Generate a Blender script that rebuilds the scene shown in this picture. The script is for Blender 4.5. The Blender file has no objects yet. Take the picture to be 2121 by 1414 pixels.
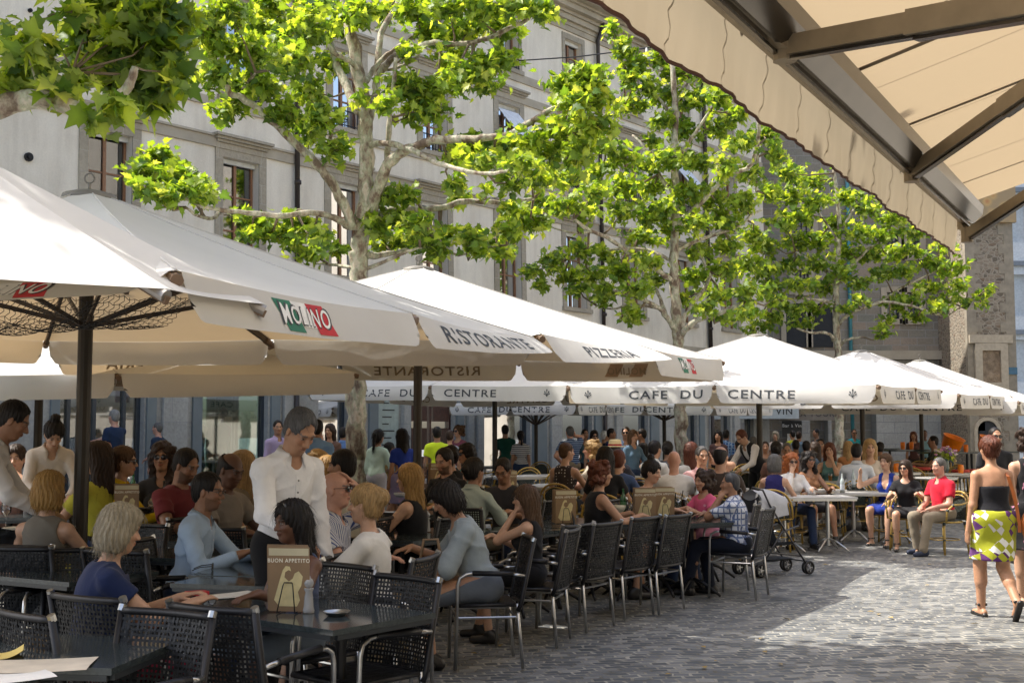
import bpy, math, random, sys
import numpy as np
from mathutils import Vector, Matrix
R = math.radians
random.seed(7)
rng = np.random.default_rng(7)
scn = bpy.context.scene
COL = scn.collection
# ---------------------------------------------------------------- camera
F = 2500.0; CX = 1060.5; CY = 707.0; CAMZ = 1.6
PITCH = math.atan(193.0 / F)
cam = bpy.data.cameras.new("camera"); camo = bpy.data.objects.new("camera", cam); COL.objects.link(camo)
cam.sensor_width = 36.0; cam.lens = F / 2121.0 * 36.0
cam.clip_start = 0.1; cam.clip_end = 900
cam.dof.use_dof = False
camo.location = (0, 0, CAMZ); camo.rotation_euler = (math.pi / 2 + PITCH, 0, 0)
scn.camera = camo
# ---------------------------------------------------------------- world, sun, exposure
SUN_EL = R(54); SUN_AZ = math.atan2(-0.985, 0.17)      # direction towards the sun: x=-.985 y=+.17
world = bpy.data.worlds.new("World"); scn.world = world; world.use_nodes = True
wn = world.node_tree; wn.nodes.clear()
sky = wn.nodes.new("ShaderNodeTexSky"); sky.sky_type = 'NISHITA'; sky.sun_disc = False
sky.sun_elevation = SUN_EL; sky.sun_rotation = SUN_AZ; sky.air_density = 1.0; sky.dust_density = 4.0; sky.ozone_density = 0.2
bg = wn.nodes.new("ShaderNodeBackground"); bg.inputs[1].default_value = 0.15
wo = wn.nodes.new("ShaderNodeOutputWorld")
wn.links.new(sky.outputs[0], bg.inputs[0]); wn.links.new(bg.outputs[0], wo.inputs[0])
sl = bpy.data.lights.new("sun", 'SUN'); sl.energy = 3.3; sl.angle = R(0.55); sl.color = (1.0, 0.955, 0.88)
so = bpy.data.objects.new("sun", sl); COL.objects.link(so)
sdir = Vector((math.sin(SUN_AZ) * math.cos(SUN_EL), math.cos(SUN_AZ) * math.cos(SUN_EL), math.sin(SUN_EL)))
so.rotation_euler = sdir.to_track_quat('Z', 'Y').to_euler()
scn.view_settings.view_transform = 'Standard'; scn.view_settings.look = 'None'
scn.view_settings.exposure = 1.25; scn.view_settings.gamma = 1
scn.view_settings.use_curve_mapping = False
scn.cycles.max_bounces = 8; scn.cycles.diffuse_bounces = 4; scn.cycles.transmission_bounces = 6
scn.cycles.transparent_max_bounces = 8
scn.cycles.caustics_reflective = False; scn.cycles.caustics_refractive = False
scn.cycles.use_denoising = True
# ---------------------------------------------------------------- pixel helpers (photo pixels -> world)
sP, cP = math.sin(PITCH), math.cos(PITCH)
def ray(px, py):
    a = (px - CX) / F; b = (CY - py) / F
    return a, cP - b * sP, sP + b * cP
def PT(px, py, Y):
    a, yy, zz = ray(px, py); k = Y / yy
    return Vector((a * k, Y, CAMZ + zz * k))
def GP(px, py, z=0.0):
    a, yy, zz = ray(px, py); k = (z - CAMZ) / zz
    return Vector((a * k, yy * k, z))
F0 = Vector((-7.8, 23.8, 0)); FU = Vector((.634, .773, 0)); FN = Vector((.773, -.634, 0))
def gz(x, y):
    d = (x - F0.x) * FN.x + (y - F0.y) * FN.y
    t = min(1, max(0, (15.3 - d) / 6.0)); return .2 * t * t * (3 - 2 * t)
# ---------------------------------------------------------------- materials
MATS = {}
def newmat(name):
    m = bpy.data.materials.new(name); m.use_nodes = True
    nt = m.node_tree; b = nt.nodes["Principled BSDF"]
    return m, nt, b
def N(nt, t, **kw):
    n = nt.nodes.new(t)
    for k, v in kw.items():
        if k == 'inp':
            for i, x in v.items(): n.inputs[i].default_value = x
        else: setattr(n, k, v)
    return n
def L(nt, a, b): nt.links.new(a, b)
def c4(c): return (c[0], c[1], c[2], 1)
def ramp(nt, fac, stops):
    r = N(nt, "ShaderNodeValToRGB"); e = r.color_ramp.elements
    while len(e) < len(stops): e.new(.5)
    for i, (p, c) in enumerate(stops): e[i].position = p; e[i].color = c4(c)
    L(nt, fac, r.inputs[0]); return r.outputs[0]
def noise(nt, vec, scale, detail=3, rough=.55):
    n = N(nt, "ShaderNodeTexNoise", inp={2: scale, 3: detail, 4: rough})
    if vec is not None: L(nt, vec, n.inputs[0])
    return n.outputs[0]
def bump(nt, b, h, strength=.3, dist=.01):
    n = N(nt, "ShaderNodeBump", inp={0: strength, 1: dist}); L(nt, h, n.inputs['Height']); L(nt, n.outputs[0], b.inputs['Normal']); return n
def ocoord(nt): return N(nt, "ShaderNodeTexCoord").outputs['Object']
def wcoord(nt): return N(nt, "ShaderNodeNewGeometry").outputs['Position']
def mixc(nt, f, a, b, mode='MIX'):
    n = N(nt, "ShaderNodeMix", data_type='RGBA', blend_type=mode)
    for s, v in ((0, f), (6, a), (7, b)):
        if isinstance(v, (int, float)): n.inputs[s].default_value = v
        elif isinstance(v, (tuple, list)): n.inputs[s].default_value = c4(v)
        else: L(nt, v, n.inputs[s])
    return n.outputs[2]
def simple(name, col, rough=.5, metal=0, var=.12, scale=9, spec=.5, bmp=0, bscale=60):
    if name in MATS: return MATS[name]
    m, nt, b = newmat(name); v = ocoord(nt)
    n = noise(nt, v, scale, 4)
    c = ramp(nt, n, [(.3, [x * (1 - var) for x in col]), (.7, [min(1, x * (1 + var)) for x in col])])
    L(nt, c, b.inputs['Base Color']); b.inputs['Roughness'].default_value = rough; b.inputs['Metallic'].default_value = metal
    b.inputs['Specular IOR Level'].default_value = spec
    if bmp: bump(nt, b, noise(nt, v, bscale, 3), bmp, .004)
    MATS[name] = m; return m
# ---------------------------------------------------------------- mesh builder
class MB:
    def __init__(s): s.v = []; s.f = []; s.mi = []; s.cur = 0; s.sm = False
    def add(s, vs, fs):
        o = len(s.v); s.v += [tuple(v) for v in vs]
        for f in fs: s.f.append(tuple(i + o for i in f)); s.mi.append(s.cur)
    def box(s, c, d, M=None):
        c = Vector(c); hx, hy, hz = d[0] / 2, d[1] / 2, d[2] / 2
        vs = [Vector((x, y, z)) for x in (-hx, hx) for y in (-hy, hy) for z in (-hz, hz)]
        if M is not None: vs = [M @ v for v in vs]
        vs = [v + c for v in vs]
        s.add(vs, [(0, 1, 3, 2), (4, 6, 7, 5), (0, 4, 5, 1), (2, 3, 7, 6), (0, 2, 6, 4), (1, 5, 7, 3)])
    def bar(s, a, b, w, h, up=Vector((0, 0, 1))):
        a = Vector(a); b = Vector(b); d = (b - a).normalized(); r = d.cross(up)
        if r.length < 1e-4: r = Vector((1, 0, 0))
        r.normalize(); u = r.cross(d)
        vs = [p + r * sx * w / 2 + u * sz * h / 2 for p in (a, b) for sx, sz in ((-1, -1), (1, -1), (1, 1), (-1, 1))]
        s.add(vs, [(3, 2, 1, 0), (4, 5, 6, 7), (0, 1, 5, 4), (1, 2, 6, 5), (2, 3, 7, 6), (3, 0, 4, 7)])
    def tube(s, pts, rad, n=8, cap=True):
        pts = [Vector(p) for p in pts]
        if isinstance(rad, (int, float)): rad = [rad] * len(pts)
        t0 = (pts[1] - pts[0]).normalized(); u = t0.orthogonal().normalized(); vs = []
        for i, p in enumerate(pts):
            t = (pts[min(i + 1, len(pts) - 1)] - pts[max(i - 1, 0)])
            if t.length < 1e-9: t = t0
            t.normalize(); u = (u - t * u.dot(t))
            if u.length < 1e-6: u = t.orthogonal()
            u.normalize(); w = t.cross(u)
            for k in range(n):
                a = 2 * math.pi * k / n; vs.append(p + (u * math.cos(a) + w * math.sin(a)) * rad[i])
        fs = [(i * n + k, i * n + (k + 1) % n, (i + 1) * n + (k + 1) % n, (i + 1) * n + k) for i in range(len(pts) - 1) for k in range(n)]
        if cap: fs += [tuple(range(n - 1, -1, -1)), tuple((len(pts) - 1) * n + k for k in range(n))]
        s.add(vs, fs)
    def lathe(s, c, prof, n=16, cap=True):
        c = Vector(c); vs = [c + Vector((r * math.cos(2 * math.pi * k / n), r * math.sin(2 * math.pi * k / n), z)) for r, z in prof for k in range(n)]
        fs = [(i * n + k, i * n + (k + 1) % n, (i + 1) * n + (k + 1) % n, (i + 1) * n + k) for i in range(len(prof) - 1) for k in range(n)]
        if cap: fs += [tuple(range(n - 1, -1, -1)), tuple((len(prof) - 1) * n + k for k in range(n))]
        s.add(vs, fs)
    def grid(s, fn, nu, nv, closeu=False):
        vs = [fn(i / nu, j / nv) for i in range(nu + 1) for j in range(nv + 1)]
        s.add(vs, [(i * (nv + 1) + j, (i + 1) * (nv + 1) + j, (i + 1) * (nv + 1) + j + 1, i * (nv + 1) + j + 1) for i in range(nu) for j in range(nv)])
    def build(s, name, mat, parent=None, smooth=False):
        me = bpy.data.meshes.new(name); me.from_pydata(s.v, [], s.f)
        for m in (mat if isinstance(mat, (list, tuple)) else [mat]): me.materials.append(m)
        if any(s.mi): me.polygons.foreach_set('material_index', s.mi)
        if smooth: me.polygons.foreach_set('use_smooth', [True] * len(me.polygons))
        me.update()
        o = bpy.data.objects.new(name, me); COL.objects.link(o)
        if parent is not None: o.parent = parent
        return o
def tag(o, label=None, cat=None, group=None, kind=None):
    for k, v in (('label', label), ('category', cat), ('group', group), ('kind', kind)):
        if v: o[k] = v
    return o
def empty(name, loc, rz=0, label=None, cat=None, group=None):
    o = bpy.data.objects.new(name, None); COL.objects.link(o); o.location = loc; o.rotation_euler = (0, 0, rz)
    o.empty_display_size = .1
    return tag(o, label, cat, group)
KIDS = {}
def kids(o): return [c for c in COL.objects if c.parent == o]
def protocopy(tree, loc, rz, label, group, scale=1):
    """tree=(root,[(child,[sub..])..]) ; copies thing + parts"""
    root, parts = tree
    r = root.copy(); COL.objects.link(r); r.location = loc; r.rotation_euler = (0, 0, rz); r['label'] = label
    if scale != 1: r.scale = (scale,) * 3
    if group: r['group'] = group
    for c, subs in parts:
        d = c.copy(); COL.objects.link(d); d.parent = r
        for q in subs:
            e = q.copy(); COL.objects.link(e); e.parent = d
    return r
class Proto:
    """first placement uses the prototype itself, later ones are copies"""
    def __init__(s, root): s.root = root; s.tree = (root, [(c, kids(c)) for c in kids(root)]); s.used = False
    def put(s, loc, rz, label, group=None, scale=1):
        if s.used: return protocopy(s.tree, loc, rz, label, group, scale)
        s.used = True; r = s.root; r.location = loc; r.rotation_euler = (0, 0, rz); r['label'] = label
        if scale != 1: r.scale = (scale,) * 3
        if group: r['group'] = group
        return r
def textmesh(txt, size=1.0):
    """flat text as (verts2d, faces), centred"""
    c = bpy.data.curves.new("lettering", 'FONT'); c.body = txt; c.size = size; c.align_x = 'CENTER'; c.align_y = 'CENTER'
    c.resolution_u = 3; c.space_character = 1.15; c.offset = .012 * size
    o = bpy.data.objects.new("tmp", c); COL.objects.link(o)
    dg = bpy.context.evaluated_depsgraph_get(); me = bpy.data.meshes.new_from_object(o.evaluated_get(dg))
    vs = [v.co.copy() for v in me.vertices]; fs = [tuple(p.vertices) for p in me.polygons]
    bpy.data.objects.remove(o); bpy.data.curves.remove(c); bpy.data.meshes.remove(me)
    return vs, fs
# ================================================================ ground
def cobble_mat():
    m, nt, b = newmat("cobbles"); v = wcoord(nt)
    mp = N(nt, "ShaderNodeMapping", inp={2: (0, 0, R(-9))}); L(nt, v, mp.inputs[0])
    wob = N(nt, "ShaderNodeTexNoise", inp={2: .9, 3: 2}); L(nt, v, wob.inputs[0])
    wob2 = N(nt, "ShaderNodeTexNoise", inp={2: 7, 3: 2}); L(nt, v, wob2.inputs[0])
    s1 = N(nt, "ShaderNodeVectorMath", operation='SCALE'); s1.inputs[3].default_value = .42; L(nt, wob.outputs[1], s1.inputs[0])
    s2 = N(nt, "ShaderNodeVectorMath", operation='SCALE'); s2.inputs[3].default_value = .065; L(nt, wob2.outputs[1], s2.inputs[0])
    a1 = N(nt, "ShaderNodeVectorMath"); L(nt, mp.outputs[0], a1.inputs[0]); L(nt, s1.outputs[0], a1.inputs[1])
    a2 = N(nt, "ShaderNodeVectorMath"); L(nt, a1.outputs[0], a2.inputs[0]); L(nt, s2.outputs[0], a2.inputs[1])
    br = N(nt, "ShaderNodeTexBrick", offset=.5, squash=1.0, inp={'Scale': 1.0, 'Mortar Size': .011, 'Mortar Smooth': .3, 'Bias': 0, 'Brick Width': .12, 'Row Height': .09})
    br.inputs['Color1'].default_value = (0, 0, 0, 1); br.inputs['Color2'].default_value = (1, 1, 1, 1); br.inputs['Mortar'].default_value = (.5, .5, .5, 1)
    L(nt, a2.outputs[0], br.inputs[0])
    stone = ramp(nt, br.outputs[0], [(0, (.055, .062, .070)), (.45, (.098, .106, .114)), (.8, (.150, .156, .160)), (1, (.24, .24, .23))])
    big = noise(nt, v, .55, 4); grit = noise(nt, v, 95, 3)
    stone = mixc(nt, .55, stone, ramp(nt, big, [(.3, (.6, .62, .64)), (.7, (1.3, 1.28, 1.22))]), 'MULTIPLY')
    stone = mixc(nt, .5, stone, ramp(nt, grit, [(.3, (.75, .75, .75)), (.7, (1.2, 1.2, 1.2))]), 'MULTIPLY')
    sand = ramp(nt, noise(nt, v, 4, 4), [(.35, (.11, .105, .09)), (.65, (.36, .345, .30))])
    L(nt, mixc(nt, br.outputs[1], stone, sand), b.inputs['Base Color'])
    rr = ramp(nt, br.outputs[1], [(0, (.68, .68, .68)), (1, (.92, .92, .92))]); L(nt, rr, b.inputs['Roughness'])
    h = N(nt, "ShaderNodeMath", operation='SUBTRACT'); h.inputs[0].default_value = 1; L(nt, br.outputs[1], h.inputs[1])
    h2 = N(nt, "ShaderNodeMath", operation='MULTIPLY_ADD'); L(nt, noise(nt, v, 22, 4), h2.inputs[0]); h2.inputs[1].default_value = .75; L(nt, h.outputs[0], h2.inputs[2])
    bump(nt, b, h2.outputs[0], .7, .010)
    return m
g = MB()
NX, NY = 60, 70
g.grid(lambda u, v: Vector((-40 + 80 * u, -6 + 84 * v, gz(-40 + 80 * u, -6 + 84 * v))), NX * 2, NY * 2)
gnd = g.build("ground", cobble_mat(), smooth=True); tag(gnd, "grey cobbled square with sandy joints", kind='structure'); gnd['category'] = 'ground'
g = MB()
for a, b_ in (((-300, -200), (300, -6)), ((-300, 78), (300, 500)), ((-300, -6), (-40, 78)), ((40, -6), (300, 78))):
    z = -.004 if b_[1] <= -5.9 or a[0] >= 39 else .0
    z = .2 if a[1] >= 78 or b_[0] <= -40 else 0
    g.add([(a[0], a[1], z), (b_[0], a[1], z), (b_[0], b_[1], z), (a[0], b_[1], z)], [(0, 1, 2, 3)])
tag(g.build("paving", gnd.data.materials[0]), "grey cobbles running on around the square", kind='structure')['category'] = 'ground'
# ================================================================ facade
def plaster_mat(name, c1, c2, sc=1.2):
    m, nt, b = newmat(name); v = wcoord(nt)
    big = noise(nt, v, sc, 5, .6); fine = noise(nt, v, 28, 4, .7)
    mp = N(nt, "ShaderNodeMapping", inp={3: (1.6, 1.6, .22)}); L(nt, v, mp.inputs[0])
    streak = noise(nt, mp.outputs[0], 2.2, 4, .6)
    c = ramp(nt, big, [(.3, c1), (.7, c2)])
    c = mixc(nt, .5, c, ramp(nt, fine, [(.3, (.86, .86, .86)), (.7, (1.08, 1.08, 1.08))]), 'MULTIPLY')
    c = mixc(nt, .6, c, ramp(nt, streak, [(.35, (.84, .82, .80)), (.6, (1.04, 1.04, 1.04))]), 'MULTIPLY')
    L(nt, c, b.inputs['Base Color']); b.inputs['Roughness'].default_value = .9; bump(nt, b, fine, .35, .01); return m
def block_mat(name, cols, bw=.6, rh=.3, mort=(.30, .29, .27), msize=.012, off=.5, dist=.03, axis='xz'):
    m, nt, b = newmat(name); v = wcoord(nt)
    sp = N(nt, "ShaderNodeSeparateXYZ"); L(nt, v, sp.inputs[0]); cb = N(nt, "ShaderNodeCombineXYZ")
    L(nt, sp.outputs[0 if axis == 'xz' else 1], cb.inputs[0]); L(nt, sp.outputs[2], cb.inputs[1])
    w = N(nt, "ShaderNodeTexNoise", inp={2: 3.0, 3: 3}); L(nt, v, w.inputs[0])
    s = N(nt, "ShaderNodeVectorMath", operation='SCALE'); s.inputs[3].default_value = dist; L(nt, w.outputs[1], s.inputs[0])
    a = N(nt, "ShaderNodeVectorMath"); L(nt, cb.outputs[0], a.inputs[0]); L(nt, s.outputs[0], a.inputs[1])
    br = N(nt, "ShaderNodeTexBrick", offset=off, inp={'Scale': 1.0, 'Mortar Size': msize, 'Mortar Smooth': .3, 'Brick Width': bw, 'Row Height': rh})
    br.inputs['Color1'].default_value = (0, 0, 0, 1); br.inputs['Color2'].default_value = (1, 1, 1, 1); br.inputs['Mortar'].default_value = (.5, .5, .5, 1)
    L(nt, a.outputs[0], br.inputs[0])
    k = len(cols) - 1
    st = ramp(nt, br.outputs[0], [(i / k, c) for i, c in enumerate(cols)])
    st = mixc(nt, .7, st, ramp(nt, noise(nt, v, 14, 5, .7), [(.3, (.75, .75, .75)), (.7, (1.2, 1.2, 1.2))]), 'MULTIPLY')
    st = mixc(nt, .7, st, ramp(nt, noise(nt, v, .7, 4, .6), [(.3, (.78, .76, .74)), (.7, (1.12, 1.12, 1.12))]), 'MULTIPLY')
    L(nt, mixc(nt, br.outputs[1], st, mort), b.inputs['Base Color']); b.inputs['Roughness'].default_value = .88
    h = N(nt, "ShaderNodeMath", operation='SUBTRACT'); L(nt, noise(nt, v, 16, 5), h.inputs[0]); L(nt, br.outputs[1], h.inputs[1])
    bump(nt, b, h.outputs[0], .6, .02); return m
def rubble_mat():
    m, nt, b = newmat("rubble stone"); v = wcoord(nt)
    mp = N(nt, "ShaderNodeMapping", inp={3: (5.2, 5.2, 8)}); L(nt, v, mp.inputs[0])
    vo = N(nt, "ShaderNodeTexVoronoi", inp={'Scale': 1.0, 'Randomness': .9}); L(nt, mp.outputs[0], vo.inputs[0])
    ve = N(nt, "ShaderNodeTexVoronoi", feature='DISTANCE_TO_EDGE', inp={'Scale': 1.0, 'Randomness': .9}); L(nt, mp.outputs[0], ve.inputs[0])
    sp = N(nt, "ShaderNodeSeparateColor"); L(nt, vo.outputs['Color'], sp.inputs[0])
    st = ramp(nt, sp.outputs[0], [(0, (.11, .09, .068)), (.35, (.20, .165, .12)), (.7, (.26, .215, .16)), (1, (.18, .13, .09))])
    st = mixc(nt, .7, st, ramp(nt, noise(nt, v, 16, 5, .7), [(.3, (.7, .7, .7)), (.7, (1.2, 1.2, 1.2))]), 'MULTIPLY')
    e = ramp(nt, ve.outputs[0], [(.02, (1, 1, 1)), (.10, (0, 0, 0))])
    L(nt, mixc(nt, e, st, (.30, .265, .21)), b.inputs['Base Color']); b.inputs['Roughness'].default_value = .9
    bump(nt, b, ve.outputs[0], .8, .04); return m
def glass_mat(name, col, rough=.04, refl=.5):
    m, nt, b = newmat(name); v = wcoord(nt)
    c = ramp(nt, noise(nt, v, .9, 3), [(.35, [x * .55 for x in col]), (.65, [min(1, x * 1.6) for x in col])])
    L(nt, c, b.inputs['Base Color']); b.inputs['Roughness'].default_value = rough; b.inputs['Specular IOR Level'].default_value = refl
    bump(nt, b, noise(nt, v, 1.1, 1), .04, .05); return m
def clear_glass(name="clear glass", tint=(.93, .97, .95), a=.16):
    if name in MATS: return MATS[name]
    m = bpy.data.materials.new(name); m.use_nodes = True; nt = m.node_tree; nt.nodes.clear()
    o = N(nt, "ShaderNodeOutputMaterial"); t = N(nt, "ShaderNodeBsdfTransparent"); g_ = N(nt, "ShaderNodeBsdfGlossy", inp={'Roughness': .03})
    t.inputs[0].default_value = c4(tint); fr = N(nt, "ShaderNodeFresnel", inp={0: 1.5})
    ad = N(nt, "ShaderNodeMath", operation='ADD', use_clamp=True); L(nt, fr.outputs[0], ad.inputs[0]); ad.inputs[1].default_value = a
    x = N(nt, "ShaderNodeMixShader"); L(nt, ad.outputs[0], x.inputs[0]); L(nt, t.outputs[0], x.inputs[1]); L(nt, g_.outputs[0], x.inputs[2]); L(nt, x.outputs[0], o.inputs[0])
    MATS[name] = m; return m
M_plaster = plaster_mat("lime plaster", (.70, .635, .53), (.79, .73, .62))
M_sur = block_mat("grey molasse surround", [(.33, .29, .22), (.40, .35, .27), (.37, .33, .26)], .9, .42, (.42, .38, .31), .008, dist=.01, axis='yz')
M_cornice = simple("cornice stone", (.40, .35, .27), .85, var=.15, scale=2)
M_groundstone = block_mat("pale shop stone", [(.36, .36, .345), (.41, .41, .39), (.38, .38, .365)], 1.3, .62, (.29, .30, .31), .006, dist=.0, axis='yz')
M_bluestone = simple("blue grey painted pilaster", (.165, .195, .21), .6, var=.12, scale=2)
M_frameblue = simple("dark slate shop frame", (.028, .04, .055), .4)
M_woodwin = simple("varnished window wood", (.26, .125, .06), .5, var=.2, scale=20)
M_blind = simple("pale roller blind", (.62, .63, .62), .7)
M_curtain = simple("white net curtain", (.42, .42, .39), .8)
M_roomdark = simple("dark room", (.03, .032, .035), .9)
M_pane = glass_mat("window glass", (.07, .085, .09), .05, .9)
M_panegreen = glass_mat("shop window glass", (.055, .10, .095), .05, .8)
M_iron = simple("black iron", (.018, .018, .02), .45, .6)
M_pipe = simple("dark brown downpipe", (.045, .035, .03), .45, .3)
M_roof = simple("brown roof tiles", (.11, .06, .045), .8, var=.25, scale=6)
BAT = .022
def FP(t, z, o=0.0):
    """point on the long facade: along t, height z, out from the wall o (towards the square)"""
    return F0 + FU * t + FN * (o - BAT * max(0, z - 4.5)) + Vector((0, 0, z))
def t_of(px, Yo=0.0):
    a = (px - CX) / F; n = F0 + FN * Yo
    return (n.y * a - n.x) / (FU.x - FU.y * a)
def fbox(mb, t0, t1, z0, z1, o0, o1):
    vs = [FP(t, z, o) for t in (t0, t1) for o in (o0, o1) for z in (z0, z1)]
    mb.add(vs, [(0, 1, 3, 2), (4, 6, 7, 5), (0, 4, 5, 1), (2, 3, 7, 6), (0, 2, 6, 4), (1, 5, 7, 3)])
def fwall(mb, t0, t1, z0, z1, holes, depth):
    ts = sorted({t0, t1, *[h[0] for h in holes], *[h[1] for h in holes]}); zs = sorted({z0, z1, *[h[2] for h in holes], *[h[3] for h in holes]})
    ts = [t for t in ts if t0 <= t <= t1]; zs = [z for z in zs if z0 <= z <= z1]
    for i in range(len(ts) - 1):
        for j in range(len(zs) - 1):
            tm, zm = (ts[i] + ts[i + 1]) / 2, (zs[j] + zs[j + 1]) / 2
            if any(h[0] < tm < h[1] and h[2] < zm < h[3] for h in holes): continue
            mb.add([FP(ts[i], zs[j]), FP(ts[i + 1], zs[j]), FP(ts[i + 1], zs[j + 1]), FP(ts[i], zs[j + 1])], [(0, 1, 2, 3)])
    for (a, b_, c, d) in holes:
        for q in (((a, c), (b_, c)), ((b_, c), (b_, d)), ((b_, d), (a, d)), ((a, d), (a, c))):
            (ta, za), (tb, zb) = q
            mb.add([FP(ta, za), FP(tb, zb), FP(tb, zb, -depth), FP(ta, za, -depth)], [(0, 1, 2, 3)])
bld = empty("building", (0, 0, 0), 0, "long pale plastered building with brown window frames behind the trees", "building")
T0, T1 = -16.0, 27.4
wins = []
for i in range(-5, 10):
    tc = -.21 + 3.14 * i - (.0 if i else 0)
    tc = [-.235, 2.98, 6.10, 9.2, 12.26][i] if 0 <= i < 5 else (12.26 + 3.1 * (i - 4) if i >= 5 else -.235 + 3.14 * i)
    if tc > T1 - 1: break
    wins.append((tc, .49, 5.35, 7.6, 0)); wins.append((tc + .05, .47, 8.95, 10.86, 1)); wins.append((tc + .1, .44, 11.95, 13.5, 2))
holes_up = [(c - w, c + w, z0, z1) for c, w, z0, z1, r in wins]
mb = MB(); fwall(mb, T0, T1, 4.55, 14.4, holes_up, .34); mb.build("wall", M_plaster, bld)
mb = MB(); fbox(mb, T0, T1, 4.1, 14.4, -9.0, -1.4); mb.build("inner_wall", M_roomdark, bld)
# courses and cornice
def course(z0, z1, o, name):
    m_ = MB(); fbox(m_, T0, T1, z0, z1, .003, o); return m_
m_ = course(7.78, 8.0, .05, ""); 
fbox(m_, T0, T1, 8.003, 8.05, .003, .09); m_.build("string_course", M_cornice, bld)
m_ = course(8.66, 8.86, .05, ""); m_.build("string_course", M_cornice, bld)
m_ = course(11.0, 11.22, .06, ""); m_.build("string_course", M_cornice, bld)
m_ = course(11.62, 11.85, .05, ""); m_.build("string_course", M_cornice, bld)
m_ = MB(); z = 13.75; o = .06
for dz, do in ((.16, .05), (.12, .14), (.16, .1), (.1, .22), (.16, .12), (.08, .3), (.14, .08)):
    fbox(m_, T0, T1, z, z + dz - .003, .0, o); z += dz; o += do * .75
m_.build("cornice", M_cornice, bld); zc = z; oc = o
m_ = MB(); m_.tube([FP(T0, zc + .02, oc + .05), FP(T1, zc + .02, oc + .05)], .09, 8); m_.build("gutter", M_pipe, bld)
m_ = MB(); m_.add([FP(T0, zc, oc), FP(T1, zc, oc), FP(T1, zc + 3.4, -5), FP(T0, zc + 3.4, -5), FP(T0, zc, -10), FP(T1, zc, -10)], [(0, 1, 2, 3), (3, 2, 5, 4), (0, 4, 5, 1)]); m_.build("roof", M_roof, bld)
def window_mats(r): return M_woodwin
for wi, (c, w, z0, z1, r) in enumerate(wins):
    if c < -4: continue
    s = MB(); e = .13 if r == 2 else .2
    fbox(s, c - w - e, c - w, z0 - .0, z1, .004, .035); fbox(s, c + w, c + w + e, z0, z1, .004, .035)
    fbox(s, c - w - e, c + w + e, z1 + .002, z1 + .17, .004, .037)
    fbox(s, c - w - e - .03, c + w + e + .03, z0 - .12, z0 - .002, .004, .09)
    if r < 2:
        fbox(s, c - w - e, c + w + e, z1 + .172, z1 + .30, .004, .055)
        for q in range(3): fbox(s, c - w - e - .04 * q, c + w + e + .04 * q, z1 + .302 + .06 * q, z1 + .36 + .06 * q, .004, .1 + .06 * q)
    so_ = s.build("window_surround", M_sur, bld)
    fr = MB(); d0, d1 = -.27, -.2; W = .055
    fbox(fr, c - w, c - w + W, z0, z1, d0, d1); fbox(fr, c + w - W, c + w, z0, z1, d0, d1); fbox(fr, c - w + W, c + w - W, z0, z0 + W, d0, d1); fbox(fr, c - w + W, c + w - W, z1 - W, z1, d0, d1)
    fbox(fr, c - .035, c + .035, z0 + W, z1 - W, d0 + .002, d1 + .004)
    for zz in ((z0 + (z1 - z0) * .36, z0 + (z1 - z0) * .69) if r else (z0 + (z1 - z0) * .30, z0 + (z1 - z0) * .64)):
        fbox(fr, c - w + W, c + w - W, zz, zz + .035, d0 + .004, d1 - .01)
    fo = fr.build("window", M_woodwin, bld)
    p = MB(); fbox(p, c - w + .01, c + w - .01, z0 + .01, z1 - .01, -.245, -.235); p.build("pane", clear_glass("window pane glass", (.42, .45, .46), .13), fo)
    cu = MB(); k = wi % 3
    if k != 1:
        sd = -1
        for sd in (-1, 1):
            cu.grid(lambda u, v: FP(c + sd * (w * .98 - u * w * .55 * (1 - .55 * abs(math.sin(v * 2.6)))), z0 + .02 + (z1 - z0 - .1) * v, -.29 + .02 * math.sin(u * 25)), 14, 8)
        cu.build("curtain", M_curtain, fo)
    bl = MB(); fbox(bl, c - w, c + w, z1 - .1, z1 - .005, -.19, -.12); bl.build("blind_box", M_blind, fo)
    if r > 0:
        rl = MB(); n = 9
        for q in range(n): fbox(rl, c - w + .04 + (2 * w - .08) * q / (n - 1) - .008, c - w + .04 + (2 * w - .08) * q / (n - 1) + .008, z0 + .02, z0 + .40, .02, .036)
        fbox(rl, c - w, c + w, z0 + .40, z0 + .425, .015, .042); fbox(rl, c - w, c + w, z0 + .05, z0 + .07, .017, .039)
        rl.build("railing", M_iron, fo)
# awning blinds pushed out of the windows
for c, z1, dz, out in ((12.31, 10.7, 1.15, .95), (21.6, 10.7, 1.1, .9)):
    aw = MB()
    aw.add([FP(c - .45, z1, .0), FP(c + .45, z1, .0), FP(c + .45, z1 - dz, out), FP(c - .45, z1 - dz, out), FP(c - .45, z1 - .012, .0), FP(c + .45, z1 - .012, .0), FP(c + .45, z1 - dz - .015, out - .005), FP(c - .45, z1 - dz - .015, out - .005)], [(0, 1, 2, 3), (4, 7, 6, 5), (0, 3, 7, 4), (1, 5, 6, 2), (3, 2, 6, 7)])
    fb = MB(); 
    for sg in (-.44, .44): fb.tube([FP(c + sg, z1 - dz + .02, out), FP(c + sg, z1 - dz - .2, -.1)], .01, 5)
    ao = aw.build("window_awning", simple("white awning cloth", (.75, .77, .8), .7), bld); fb.build("awning_stay", M_iron, ao)
# downpipes
for t in (4.5, 16.6, 23.0):
    p = MB(); p.tube([FP(t, 3.0, .13), FP(t, 13.8, .13), FP(t, 14.3, .35)], .06 if t < 20 else .075, 8)
    for z in (3.2, 5.2, 7.3, 9.5, 11.6): p.tube([FP(t, z, .13), FP(t, z + .09, .13)], .08, 8)
    p.tube([FP(t, .2, .13), FP(t, 3.05, .13)], .062, 8)
    p.build("downpipe", M_pipe, bld, smooth=True)
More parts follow.
